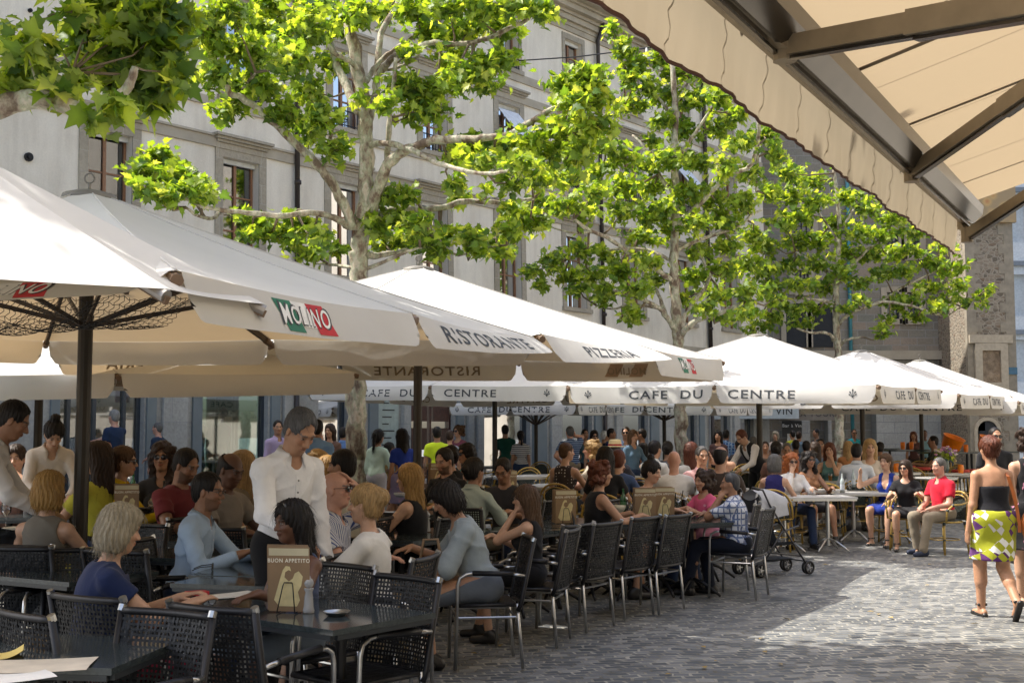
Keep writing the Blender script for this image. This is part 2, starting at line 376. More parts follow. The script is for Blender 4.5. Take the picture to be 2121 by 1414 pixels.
# wall anchors
for px, py in ((46, 325), (43, 20)):
    t = t_of(px); P = FP(t, 0); zz = PT(px, py, P.y).z
    a = MB(); a.tube([FP(t, zz, .0), FP(t, zz, .05)], .085 if py > 100 else .04, 12); a.tube([FP(t, zz, .05), FP(t, zz, .08)], .04 if py > 100 else .02, 8); a.build("wall_anchor", M_iron, bld)
# ground floor: alternating piers and openings measured along the wall
op = [  # px0, px1, kind, top
    (126, 300, 'door', 3.35), (420, 556, 'shop', 3.35), (660, 722, 'dark', 3.3), (783, 838, 'poster', 3.3), (852, 942, 'portal', 3.5), (1003, 1098, 'shop', 3.3), (1165, 1226, 'shop', 3.3),
    (1290, 1342, 'shop', 3.3), (1422, 1444, 'shop', 3.3), (1478, 1512, 'dark', 3.3), (1532, 1560, 'dark', 3.3)]
gh = [(t_of(a), t_of(b_), .25, h) for a, b_, k, h in op]
mb = MB(); fwall(mb, T0, T1, 0.0, 4.1, gh, .35); mb.build("ground_floor_wall", M_groundstone, bld)
m_ = MB(); fbox(m_, T0, T1, 4.1, 4.55, -1.2, .16); fbox(m_, T0, T1, 4.0, 4.098, .004, .10); m_.build("ground_floor_cornice", M_cornice, bld)
def pier(a, b_, mat, out=.06, top=3.95, name="pilaster"):
    q = MB(); ta, tb = t_of(a), t_of(b_); fbox(q, ta, tb, .1, top, .004, out); fbox(q, ta - .03, tb + .03, .1, .55, .004, out + .03); fbox(q, ta - .03, tb + .03, top - .2, top, .004, out + .04); q.build(name, mat, bld)
for a, b_ in ((104, 122), (303, 322), (398, 417), (560, 578), (763, 781), (944, 958), (1102, 1130), (1230, 1244), (1345, 1362), (1405, 1419), (1446, 1456)): pier(a, b_, M_bluestone)
for a, b_ in ((335, 385), (585, 612), (966, 976), (986, 998), (1138, 1154), (1250, 1262), (1272, 1284), (1374, 1395), (1516, 1528)): pier(a, b_, M_groundstone, .09)
M_lettdark = simple("dark lettering", (.02, .02, .022), .5)
M_wooddoor = simple("dark red carved wood", (.06, .018, .013), .35, var=.3, scale=14)
def fpanel_text(txt, t, z, h, mat, out, parent, flip=False):
    vs, fs = textmesh(txt, h); q = MB()
    q.add([FP(t + (v.x), z + v.y, out) for v in vs], fs); return q.build("lettering", mat, parent)
M_shopcurtain = simple("pale green shop curtain", (.42, .55, .50), .8)  # pale green cloth tone
M_shopfloor = simple("shop display floor", (.25, .2, .13), .6)
M_manskin = simple("golden mannequin", (.42, .31, .17), .35)
for (a, b_, k, h), (ta, tb, z0, z1) in zip(op, gh):
    d = MB(); W = .07
    for x0, x1 in ((ta, ta + W), (tb - W, tb)): fbox(d, x0, x1, z0, z1, -.24, -.14)
    fbox(d, ta + W, tb - W, z1 - W, z1, -.24, -.14); fbox(d, ta + W, tb - W, z0, z0 + .12, -.24, -.14)
    if k == 'door':
        for f_ in (.12, .42, .78): x = ta + (tb - ta) * f_; fbox(d, x, x + .07, z0 + .12, z1 - W, -.238, -.13)
        fbox(d, ta + W, tb - W, z1 - .32, z1 - .25, -.236, -.132)
    if k == 'portal':
        x = (ta + tb) / 2; fbox(d, x - .03, x + .03, z0 + .12, z1 - W, -.2, -.1)
        for sx in (0, 1):
            for z in range(4):
                xa = ta + .12 + sx * (tb - ta) / 2; fbox(d, xa, xa + (tb - ta) / 2 - .24, .5 + z * .72, 1.05 + z * .72, -.2, -.11)
    fo = d.build("shop_front" if k in ('shop', 'door', 'dark') else ("portal_door" if k == 'portal' else "poster_case"), M_wooddoor if k == 'portal' else (M_frameblue if k != 'poster' else M_groundstone), bld)
    if k == 'shop':
        g_ = MB(); fbox(g_, ta + .02, tb - .02, z0 + .02, z1 - .02, -.2, -.19); g_.build("pane", clear_glass("shop glass", (.55, .70, .66), .22), fo)
        g_ = MB(); fbox(g_, ta + .02, tb - .02, z0, z0 + .45, -.9, -.3); g_.build("display_floor", M_shopfloor, fo)
        g_ = MB(); wv = lambda u, v: FP(ta + (tb - ta) * (.48 + .5 * u), z0 + .5 + (z1 - z0 - .5) * v, -1.0 + .05 * math.sin(u * 60)); g_.grid(wv, 40, 2); g_.build("curtain", M_shopcurtain, fo)
        if a in (420, 1003, 1165):
            for fx in (.18, .55):
                x = ta + (tb - ta) * fx; q = MB()
                P = [FP(x, zz, -.55) for zz in (.75, 1.25, 1.55, 1.75, 2.0, 2.12, 2.2)]
                q.tube([FP(x, zz, -.55) for zz in (.7, 1.0, 1.3, 1.5, 1.75, 1.85, 1.93, 2.02, 2.13, 2.2)], [.17, .15, .12, .14, .19, .07, .05, .085, .09, .03], 12)
                q.build("mannequin", M_manskin if fx < .4 else simple("dark dressed mannequin", (.05, .045, .05), .6), fo, smooth=True)
    elif k == 'poster':
        g_ = MB(); fbox(g_, ta + .1, tb - .1, .9, 3.0, -.13, -.1); g_.build("poster", simple("pale menu sheet", (.38, .45, .42), .5), fo)
        for zz in range(9):
            g_ = MB(); fbox(g_, ta + .25, tb - .25 - .1 * (zz % 3), 2.7 - zz * .17, 2.73 - zz * .17, -.099, -.095)
            if zz == 0: gg = g_
            else: gg.v += []; gg.add(g_.v, g_.f)
        gg.build("print_line", M_lettdark, fo)
    elif k != 'portal':
        g_ = MB(); fbox(g_, ta + .02, tb - .02, z0 + .02, z1 - .02, -.2, -.19); g_.build("pane", clear_glass("dark door glass", (.35, .38, .4), .2), fo)
q = MB(); t = t_of(268); fbox(q, t, t + .3, 2.25, 2.75, -.5, -.45)
q.build("poster", simple("red heart poster", (.75, .02, .06), .5), bld)
# ================================================================ stone town house, tower, distant house
M_stoneblk = block_mat("grey green sandstone blocks", [(.19, .175, .145), (.27, .235, .185), (.225, .225, .19), (.31, .25, .195), (.25, .235, .195)], .66, .30, (.30, .29, .27), .016)
M_paleblk = block_mat("pale limestone blocks", [(.34, .34, .32), (.41, .41, .38), (.37, .37, .35)], .85, .42, (.26, .27, .28), .012)
M_rub = rubble_mat()
def xwall(mb, x0, x1, z0, z1, Y, holes, depth):
    ts = sorted({x0, x1, *[h[0] for h in holes], *[h[1] for h in holes]}); zs = sorted({z0, z1, *[h[2] for h in holes], *[h[3] for h in holes]})
    for i in range(len(ts) - 1):
        for j in range(len(zs) - 1):
            tm, zm = (ts[i] + ts[i + 1]) / 2, (zs[j] + zs[j + 1]) / 2
            if any(h[0] < tm < h[1] and h[2] < zm < h[3] for h in holes): continue
            mb.add([(ts[i], Y, zs[j]), (ts[i + 1], Y, zs[j]), (ts[i + 1], Y, zs[j + 1]), (ts[i], Y, zs[j + 1])], [(0, 1, 2, 3)])
    for (a, b_, c, d) in holes:
        mb.add([(a, Y, c), (b_, Y, c), (b_, Y, d), (a, Y, d), (a, Y + depth, c), (b_, Y + depth, c), (b_, Y + depth, d), (a, Y + depth, d)], [(0, 1, 5, 4), (1, 2, 6, 5), (2, 3, 7, 6), (3, 0, 4, 7), (4, 5, 6, 7)])
YS = 47.0
def xz(px, py, Y=YS): p = PT(px, py, Y); return p.x, p.z
th = empty("stone_house", (0, 0, 0), 0, "grey stone block town house with mullioned windows, arches and a teal downpipe", "house")
hs = []
for (a, b_, t_, bt) in ((1640, 1682, 432, 492), (1832, 1866, 482, 527), (1872, 1905, 482, 527), (1836, 1867, 606, 660), (1873, 1905, 606, 660), (1645, 1675, 560, 600)):
    x0, z1 = xz(a, t_); x1, z0 = xz(b_, bt); hs.append((x0, x1, z0, z1))
xa, zA = xz(1590, 640); xe, _ = xz(2002, 700); x0g = xz(1560, 850)[0]
mb = MB(); xwall(mb, x0g, xe, 4.85, 17.5, YS, hs, .5)
mb.build("wall", M_stoneblk, th)
mb = MB(); x1, z1 = xz(1722, 862); x2, _ = xz(1916, 860)
xwall(mb, x0g, xe, 0, 4.5, YS - .02, [(xz(1722, 862)[0], x2 - 1.9, .2, 2.95), (x0g + .3, x0g + 1.6, .2, 2.7), (x0g + 2.2, x0g + 2.9, .6, 2.6)], 1.2)
mb.build("ground_floor_wall", M_paleblk, th)
mb = MB(); mb.box(((x0g + xe) / 2, YS - .08, 4.68), (xe - x0g, .5, .34)); mb.build("string_course", M_cornice, th)
for (a, b_, c, d) in hs:
    f = MB(); Yf = YS - .03
    for cx_, cz, w, h in (((a - .12), (c + d) / 2, .22, d - c + .4), ((b_ + .12), (c + d) / 2, .22, d - c + .4), ((a + b_) / 2, d + .12, b_ - a, .22), ((a + b_) / 2, c - .12, b_ - a, .22)):
        f.box((cx_, Yf, cz), (w, .1, h))
    fo = f.build("window_surround", M_cornice, th)
    w = MB(); w.box(((a + b_) / 2, YS + .12, (c + d) / 2), (b_ - a - .02, .02, d - c - .02)); w.build("pane", M_pane, fo)
    bars = MB()
    for q in range(1, 4): bars.box((a + (b_ - a) * q / 4, YS + .06, (c + d) / 2), (.025, .025, d - c))
    for q in range(1, 5): bars.box(((a + b_) / 2, YS + .06, c + (d - c) * q / 5), (b_ - a, .02, .02))
    bars.build("window_bars", M_iron, fo)
# arches at first floor left (dark openings)
for px in (1650, 1702):
    x, _ = xz(px, 700); ar = MB(); n = 12
    pts = [(x - .42, 5.0)] + [(x - .42 * math.cos(math.pi * i / n), 6.3 + .42 * math.sin(math.pi * i / n)) for i in range(n + 1)] + [(x + .42, 5.0)]
    out = [(x - .62, 5.0)] + [(x - .62 * math.cos(math.pi * i / n), 6.3 + .62 * math.sin(math.pi * i / n)) for i in range(n + 1)] + [(x + .62, 5.0)]
    vs = [(p[0], YS - .1, p[1]) for p in pts] + [(p[0], YS - .1, p[1]) for p in out]; k = len(pts)
    ar.add(vs, [(i, i + 1, k + i + 1, k + i) for i in range(k - 1)])
    vs2 = [(p[0], YS + .0, p[1]) for p in out]; ar.add([(p[0], YS - .1, p[1]) for p in out] + vs2, [(i, i + 1, k + i + 1, k + i) for i in range(k - 1)])
    ao = ar.build("arch", M_cornice, th)
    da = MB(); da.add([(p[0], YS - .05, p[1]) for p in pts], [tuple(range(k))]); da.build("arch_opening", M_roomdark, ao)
pp_ = MB(); x, _ = xz(1758, 600); pp_.tube([(x, YS - .12, .2), (x, YS - .12, 16)], .075, 8); pp_.build("downpipe", simple("teal painted pipe", (.05, .22, .26), .5), th, smooth=True)
mb = MB(); mb.box(((x0g + xe) / 2, YS + 4.6, 8.6), (xe - x0g - .1, 7.9, 17.6)); mb.build("inner_wall", M_stoneblk, th)
mb = MB(); mb.add([(x0g, YS - .4, 17.4), (xe, YS - .4, 17.4), (xe, YS + 4, 20), (x0g, YS + 4, 20)], [(0, 1, 2, 3)]); mb.build("roof", M_roof, th)
def shop_sign(txt, px, py, wpx, size, label, back, YY):
    p = PT(px, py, YY); w = wpx / F * YY
    q = MB(); q.box((p.x, YY + .03, p.z), (w, .03, size * 1.5)); 
    q.add([(p.x - w / 2, YY + .045, p.z + size * .75), (p.x + w / 2, YY + .045, p.z + size * .75), (p.x + w / 2, YY + 1.6, p.z + size * .75 + .55), (p.x - w / 2, YY + 1.6, p.z + size * .75 + .55)], [(0, 1, 2, 3)])
    o = q.build("shop_awning", back); tag(o, label, "awning")
    vs, fs = textmesh(txt, size); t = MB(); t.add([(p.x + v.x, YY + .008, p.z + v.y) for v in vs], fs); t.build("lettering", M_lettdark, o)
shop_sign("BAR A VIN", 1590, 852, 130, .34, "pale blue shop awning with dark BAR A VIN lettering", simple("pale blue awning cloth", (.42, .47, .5), .8), 43.0)
shop_sign("LA TOUR", 1688, 857, 118, .30, "grey brown shop awning lettered LA TOUR", simple("brown grey awning cloth", (.19, .165, .14), .8), 43.4)
sg = MB(); p = PT(1640, 888, 45.6); sg.box((p.x, 45.6, p.z), (.75, .05, .62)); so2 = sg.build("wall_sign", simple("black sign board", (.02, .022, .025), .5)); tag(so2, "small black sign board with white Bar à Vin lettering and menu sheet", "sign")
vs, fs = textmesh("Bar à Vin", .17); t = MB(); t.add([(p.x + v.x, 45.57, p.z + .12 + v.y) for v in vs], fs); t.build("lettering", simple("white lettering", (.8, .8, .8), .5), so2)
t = MB(); t.box((p.x, 45.58, p.z - .55), (.36, .02, .75)); t.build("menu_sheet", simple("white menu sheet", (.6, .6, .58), .6), so2)
# tower
YT = 44.0
tw = empty("tower", (0, 0, 0), 0, "square rubble stone tower with a carved relief panel and painted frieze", "tower")
tx0, _ = xz(2001, 600, YT); tx1, _ = xz(2100, 600, YT)
mb = MB(); mb.box(((tx0 + tx1) / 2, YT + 2.6, 10), (tx1 - tx0, 5.2, 20)); mb.build("wall", M_rub, tw)
q = MB(); q2_ = MB()
for k in range(30):
    z = .3 + k * .36; w = .34 if k % 2 else .55
    q.box((tx0 + w / 2 - .01, YT + .1, z + .18), (w, .24, .36)); q2_.box((tx1 - w / 2 + .01, YT + .1, z + .18), (w, .24, .36))
q2_.build("quoin", simple("beige quoin stone", (.27, .235, .18), .9, var=.2, scale=4), tw); q.build("quoin", simple("beige quoin stone", (.27, .235, .18), .9, var=.2, scale=4), tw)
rx0, rz1 = xz(2032, 726, YT); rx1, rz0 = xz(2072, 792, YT)
q = MB(); 
for cx_, cz, w, h in ((rx0 - .13, (rz0 + rz1) / 2, .26, rz1 - rz0 + .5), (rx1 + .13, (rz0 + rz1) / 2, .26, rz1 - rz0 + .5), ((rx0 + rx1) / 2, rz1 + .13, rx1 - rx0, .26), ((rx0 + rx1) / 2, rz0 - .13, rx1 - rx0, .26), ((rx0 + rx1) / 2, rz1 + .42, rx1 - rx0 + .9, .3)): q.box((cx_, YT - .06, cz), (w, .16, h))
fo = q.build("relief_frame", simple("pale frame stone", (.42, .36, .27), .9), tw)
m, nt, b = newmat("carved relief"); v = wcoord(nt); n1 = noise(nt, v, 4.5, 5, .6)
L(nt, ramp(nt, n1, [(.3, (.16, .115, .075)), (.7, (.36, .27, .18))]), b.inputs[0]); bump(nt, b, n1, 1, .12); b.inputs['Roughness'].default_value = .9
q = MB(); q.box(((rx0 + rx1) / 2, YT - .03, (rz0 + rz1) / 2), (rx1 - rx0, .05, rz1 - rz0)); q.build("relief_panel", m, fo)
m, nt, b = newmat("painted frieze"); v = wcoord(nt)
w = N(nt, "ShaderNodeTexVoronoi", inp={'Scale': 2.6}); L(nt, v, w.inputs[0])
L(nt, ramp(nt, w.outputs[0], [(.1, (.38, .14, .05)), (.35, (.45, .30, .12)), (.6, (.30, .22, .12))]), b.inputs[0])
x_, fz0 = xz(2050, 462, YT); q = MB(); q.box(((tx0 + tx1) / 2, YT - .08, fz0 + 1.2), (tx1 - tx0 + .2, .2, 2.4)); q.build("frieze", m, tw)
x_, az = xz(2046, 935, YT); ar = MB(); n = 14; x = x_; r_ = .36
pts = [(x - r_, .2)] + [(x - r_ * math.cos(math.pi * i / n), 1.75 + r_ * math.sin(math.pi * i / n)) for i in range(n + 1)] + [(x + r_, .2)]
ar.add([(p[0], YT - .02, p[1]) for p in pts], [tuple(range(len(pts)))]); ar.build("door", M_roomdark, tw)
ar = MB(); o2 = [(x + (p[0] - x) * 1.35, p[1] if p[1] < 1.7 else 1.75 + (p[1] - 1.75) * 1.35) for p in pts]; k = len(pts)
ar.add([(p[0], YT - .07, p[1]) for p in pts] + [(p[0], YT - .07, p[1]) for p in o2] + [(p[0], YT, p[1]) for p in o2], [(i, i + 1, k + i + 1, k + i) for i in range(k - 1)] + [(k + i, k + i + 1, 2 * k + i + 1, 2 * k + i) for i in range(k - 1)])
ar.build("door_arch", simple("pale frame stone", (.42, .36, .27), .9), tw)
q = MB(); sx, sz = xz(2094, 768, YT); q.box((sx, YT - .05, sz), (.42, .03, .26)); so3 = q.build("street_sign", simple("blue enamel sign", (.03, .12, .20), .3)); tag(so3, "small dark blue street name plate on the tower corner", "sign")
# distant white house with green shutters
YD = 66.0
dh = empty("distant_house", (0, 0, 0), 0, "far white house with green shutters right of the stone tower", "house")
dx0 = PT(2085, 600, YD).x; dx1 = dx0 + 14
holes = []; 
for k in range(6):
    for j in range(5):
        x = PT(2114, 600, YD).x + k * 2.2; z = [1.0, 4.5, 8.1, 12.2, 16.2][j]; holes.append((x - .42, x + .42, z, z + 2.3))
mb = MB(); xwall(mb, dx0, dx1, 0, 20, YD, holes, .3); mb.build("wall", simple("white house plaster", (.62, .64, .64), .9), dh)
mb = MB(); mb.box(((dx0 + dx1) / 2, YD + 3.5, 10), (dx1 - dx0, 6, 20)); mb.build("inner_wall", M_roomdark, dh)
for (a, b_, c, d) in holes:
    q = MB(); q.box((a - .22, YD - .04, (c + d) / 2), (.42, .05, d - c)); q.box((b_ + .22, YD - .04, (c + d) / 2), (.42, .05, d - c)); q.build("shutter", simple("green shutter", (.02, .16, .10), .5), dh)
for z in (3.6, 7.2, 11.0, 15.1):
    q = MB(); q.box(((dx0 + dx1) / 2, YD - .08, z), (dx1 - dx0, .2, .25)); q.build("string_course", simple("grey band", (.2, .22, .24), .8), dh)
# ================================================================ plane trees
def bark_mat():
    m, nt, b = newmat("plane bark"); v = wcoord(nt)
    mp = N(nt, "ShaderNodeMapping", inp={3: (1, 1, .55)}); L(nt, v, mp.inputs[0])
    n1 = noise(nt, mp.outputs[0], 7, 4, .6); n2 = noise(nt, mp.outputs[0], 17, 4, .6); n3 = noise(nt, v, 60, 4)
    c = ramp(nt, n1, [(.38, (.17, .12, .085)), (.47, (.36, .31, .23)), (.53, (.36, .37, .26)), (.60, (.56, .50, .40)), (.7, (.44, .36, .27))])
    c = mixc(nt, .6, c, ramp(nt, n2, [(.35, (.5, .47, .43)), (.5, (1.05, 1.05, 1.05)), (.7, (1.2, 1.2, 1.15))]), 'MULTIPLY')
    L(nt, c, b.inputs[0]); b.inputs['Roughness'].default_value = .85
    h = N(nt, "ShaderNodeMath", operation='MULTIPLY_ADD'); L(nt, n1, h.inputs[0]); h.inputs[1].default_value = 2; L(nt, n3, h.inputs[2])
    bump(nt, b, h.outputs[0], .6, .02); return m
def leaf_mat():
    m = bpy.data.materials.new("plane leaf"); m.use_nodes = True; nt = m.node_tree; nt.nodes.clear()
    o = N(nt, "ShaderNodeOutputMaterial"); at = N(nt, "ShaderNodeAttribute", attribute_name="Col")
    d = N(nt, "ShaderNodeBsdfPrincipled", inp={'Roughness': .5}); d.inputs['Specular IOR Level'].default_value = .5
    tr = N(nt, "ShaderNodeBsdfTranslucent")
    L(nt, at.outputs[0], d.inputs[0])
    tc = mixc(nt, 1.0, at.outputs[0], (2.75, 2.35, .5), 'MULTIPLY'); L(nt, tc, tr.inputs[0])
    x = N(nt, "ShaderNodeMixShader", inp={0: .52}); L(nt, d.outputs[0], x.inputs[1]); L(nt, tr.outputs[0], x.inputs[2]); L(nt, x.outputs[0], o.inputs[0])
    return m
M_bark = bark_mat(); M_leaf = leaf_mat()
# lobed leaf outline (x across, y along), unit length
LO = [(0, 0), (.13, -.06), (.34, -.10), (.30, .05), (.50, .22), (.33, .30), (.40, .55), (.22, .52), (.14, .68), (0, 1.0),
      (-.14, .68), (-.22, .52), (-.40, .55), (-.33, .30), (-.50, .22), (-.30, .05), (-.34, -.10), (-.13, -.06)]
LO = np.array(LO, np.float32); LC = np.array([[0, .28]], np.float32)
LV = np.vstack([LC, LO]); LVN = len(LV)
LF = np.array([[0, i, i % 18 + 1] for i in range(1, 19)], np.int32)
def leaves(name, cen, size, parent, seed, up=0.25, dark=0):
    """cen: Nx3 leaf attachment points ; builds one crown mesh of lobed, folded leaves"""
    r = np.random.default_rng(seed); n = len(cen)
    z = r.normal(0, .75, (n, 3)).astype(np.float32); z[:, 2] = np.abs(z[:, 2]) + up; z /= np.linalg.norm(z, axis=1)[:, None]
    y = r.normal(0, 1, (n, 3)).astype(np.float32); y[:, 2] -= .55; y -= z * (y * z).sum(1)[:, None]; y /= np.linalg.norm(y, axis=1)[:, None]
    x = np.cross(y, z)
    s = (size * r.uniform(.55, 1.15, n)).astype(np.float32)
    fold = r.uniform(.05, .45, n).astype(np.float32); droop = r.uniform(-.05, .35, n).astype(np.float32)
    lx = LV[None, :, 0] * s[:, None]; ly = LV[None, :, 1] * s[:, None]
    lz = (np.abs(LV[None, :, 0]) * fold[:, None] - (LV[None, :, 1] ** 2) * droop[:, None]) * s[:, None]
    co = cen[:, None, :] + x[:, None, :] * lx[..., None] + y[:, None, :] * ly[..., None] + z[:, None, :] * lz[..., None]
    co = co.reshape(-1, 3).astype(np.float32)
    fc = (LF[None] + (np.arange(n) * LVN)[:, None, None]).reshape(-1, 3)
    me = bpy.data.meshes.new(name); me.vertices.add(len(co)); me.vertices.foreach_set('co', co.ravel())
    me.loops.add(fc.size); me.loops.foreach_set('vertex_index', fc.ravel().astype(np.int32)); me.polygons.add(len(fc))
    me.polygons.foreach_set('loop_start', np.arange(0, fc.size, 3, dtype=np.int32)); me.update(calc_edges=True)
    base = np.array([[.095, .160, .028], [.140, .205, .038], [.20, .27, .06], [.055, .110, .026], [.29, .34, .10]], np.float32)
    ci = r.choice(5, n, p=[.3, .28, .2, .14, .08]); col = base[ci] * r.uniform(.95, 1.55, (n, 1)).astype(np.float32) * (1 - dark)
    ca = np.ones((n, LVN, 4), np.float32); ca[:, :, :3] = col[:, None, :]; ca[:, 0, :3] *= 1.25
    at = me.color_attributes.new('Col', 'FLOAT_COLOR', 'POINT'); at.data.foreach_set('color', ca.ravel())
    me.materials.append(M_leaf); o = bpy.data.objects.new(name, me); COL.objects.link(o); o.parent = parent; return o
def tree(label, Y, trunk, limbs, clusters, seed, leaf=.2, dens=1.0, dspread=1.6, group="plane trees between the parasols", lightdepth=None, skip_base=False):
    r = random.Random(seed); nr = np.random.default_rng(seed)
    root = empty("plane_tree", (0, 0, 0), 0, label, "tree", group)
    tb = MB(); segs = []; spx = []
    def path(pts, w0, w1, d0, d1, n=10):
        out = []; k = len(pts)
        for i in range(k - 1):
            for j in range(4): t_ = j / 4; spx.append((pts[i][0] * (1 - t_) + pts[i + 1][0] * t_, pts[i][1] * (1 - t_) + pts[i + 1][1] * t_, d0 + (d1 - d0) * ((i + t_) / (k - 1)) ** .8))
        P = [PT(x, y, Y + d0 + (d1 - d0) * (i / (k - 1)) ** .8) for i, (x, y) in enumerate(pts)]
        # catmull subdivision with some wobble
        Q = [];
        for i in range(k - 1):
            p0, p1, p2, p3 = P[max(i - 1, 0)], P[i], P[i + 1], P[min(i + 2, k - 1)]
            for j in range(4):
                t = j / 4; Q.append(.5 * ((2 * p1) + (p2 - p0) * t + (2 * p0 - 5 * p1 + 4 * p2 - p3) * t * t + (-p0 + 3 * p1 - 3 * p2 + p3) * t ** 3))
        Q.append(P[-1]); m = len(Q) - 1
        rad = [(w0 + (w1 - w0) * (i / m)) / 2 * Y / F * (1 + (.04 if skip_base else .09) * math.sin(i * 1.7 + seed)) for i in range(m + 1)]
        for i in range(1, m): Q[i] = Q[i] + Vector((r.uniform(-1, 1), r.uniform(-1, 1), r.uniform(-1, 1))) * rad[i] * (.08 if skip_base else .22)
        tb.tube(Q, rad, n); segs.extend(Q); return Q
    tr = path(trunk[0], trunk[1], trunk[2], 0, 0, 14)
    if not skip_base:
        b0 = tr[0]; rr_ = trunk[1] / 2 * Y / F; zg = gz(b0.x, b0.y) - .05
        tb.tube([Vector((b0.x, b0.y, zg)), Vector((b0.x, b0.y, zg + .25)), b0 + Vector((0, 0, .02))], [rr_ * 1.5, rr_ * 1.12, rr_ * 1.02], 14)
    for pts, w0, w1, d1 in limbs: path(pts, w0, w1, 0, d1, 8)
    S = np.array([tuple(q) for q in segs], np.float32); cen = []; twig = MB()
    for (cx, cy, rx, ry, *o) in clusters:
        dz = o[0] if o else (.0 if not skip_base else .8); dn = o[1] if len(o) > 1 else 1.0
        k = Y / F; n = int(dens * dn * (rx * ry) * .030 * (k / .0071) ** 0)
        nb_ = min(spx, key=lambda q: (q[0] - cx) ** 2 + (q[1] - cy) ** 2); depth = nb_[2] + dspread * r.uniform(-.45, .45) + dz
        c = np.array(PT(cx, cy, Y + depth)); rad = np.array([rx * k, (rx + ry) * .5 * k * .9, ry * k])
        # sprays: shoots radiating in the cluster, leaves set along them
        ns = max(3, n // 7); i0 = np.argmin(((S - c) ** 2).sum(1)); base = Vector(S[i0])
        if (base - Vector(c)).length > .25:
            mid = (base + Vector(c)) / 2 + Vector((r.uniform(-.1, .1), r.uniform(-.1, .1), r.uniform(-.15, .1)))
            twig.tube([base, mid, Vector(c)], [.024 * min(1.3, Y / 18), .015 * min(1.3, Y / 18), .007], 5)
        for s_ in range(ns):
            dr = nr.normal(0, 1, 3); dr /= np.linalg.norm(dr); dr[2] = dr[2] * .8 + .1
            e = c + dr * rad * nr.uniform(.55, 1.28); st = c + dr * rad * .1
            if s_ % 2 == 0: twig.tube([Vector(st), Vector((st + e) / 2 + np.array([0, 0, .03])), Vector(e)], [.007, .005, .002], 3, cap=False)
            for q in range(7): cen.append(st + (e - st) * nr.uniform(.15, 1.05) + nr.normal(0, .055, 3))
    tb.cur = 1; tb.add(twig.v, twig.f); tb.build("trunk", [M_bark, simple("plane twig", (.16, .12, .075), .8)], root, smooth=True)
    leaves("crown", np.array(cen, np.float32), leaf, root, seed, dark=.15 if skip_base else 0)  # nearest tree's leaf colour is lowered to stand in for crown shade
    return root
B_T1 = [([(758, 400), (735, 470), (715, 430), (690, 385), (655, 340), (593, 278), (546, 236), (501, 203), (477, 195), (465, 171), (424, 153), (395, 140)], 24, 8, -1.0),
 ([(665, 355), (683, 320), (684, 285)], 13, 9, -1.2), ([(497, 196), (512, 172), (530, 150)], 10, 5, -1.0),
 ([(722, 470), (706, 459), (675, 445), (638, 440), (590, 447), (530, 443), (459, 435), (420, 427), (380, 408)], 15, 7, -1.8), ([(459, 435), (440, 452), (410, 447), (385, 430)], 9, 5, -1.9),
 ([(768, 445), (782, 390), (803, 340), (830, 318), (870, 300), (905, 290), (960, 290), (1000, 287), (1055, 278), (1100, 252), (1140, 228), (1180, 205), (1215, 190)], 26, 8, -1.6),
 ([(760, 300), (800, 297), (850, 310), (900, 335), (955, 352), (1010, 360), (1060, 352)], 14, 6, -1.8), ([(802, 330), (804, 290), (808, 230), (815, 180), (820, 120)], 13, 8, -.6),
 ([(772, 462), (790, 442), (830, 436), (880, 434), (925, 428), (960, 417), (1010, 418), (1060, 420), (1105, 411)], 20, 8, 1.2),
 ([(758, 170), (765, 158), (785, 130), (820, 100), (855, 78), (880, 60)], 14, 7, .5), ([(765, 250), (778, 190), (782, 150), (790, 70), (820, 15), (835, -20)], 18, 10, .8),
 ([(785, 153), (810, 125), (840, 105), (876, 95), (900, 88), (930, 92), (971, 90), (1010, 80), (1050, 60), (1087, 44), (1110, 20), (1140, 5)], 15, 8, -.8), ([(872, 97), (860, 120), (830, 138), (790, 148)], 9, 6, 0),
 ([(740, 230), (722, 190), (700, 140), (682, 85), (660, 40), (640, -10)], 22, 14, 1.0), ([(745, 150), (728, 130), (708, 118), (690, 108), (670, 70), (655, 50)], 12, 8, -.8),
 ([(762, 530), (790, 528), (820, 524), (845, 515)], 16, 8, .8), ([(757, 558), (800, 540), (835, 525), (870, 512)], 9, 5, -.4), ([(742, 555), (720, 552), (690, 548), (650, 545)], 9, 5, 1),
 ([(850, 390), (900, 540), (1010, 520)][0:1] + [(930, 522), (1000, 512), (1050, 508)], 6, 4, .4)]
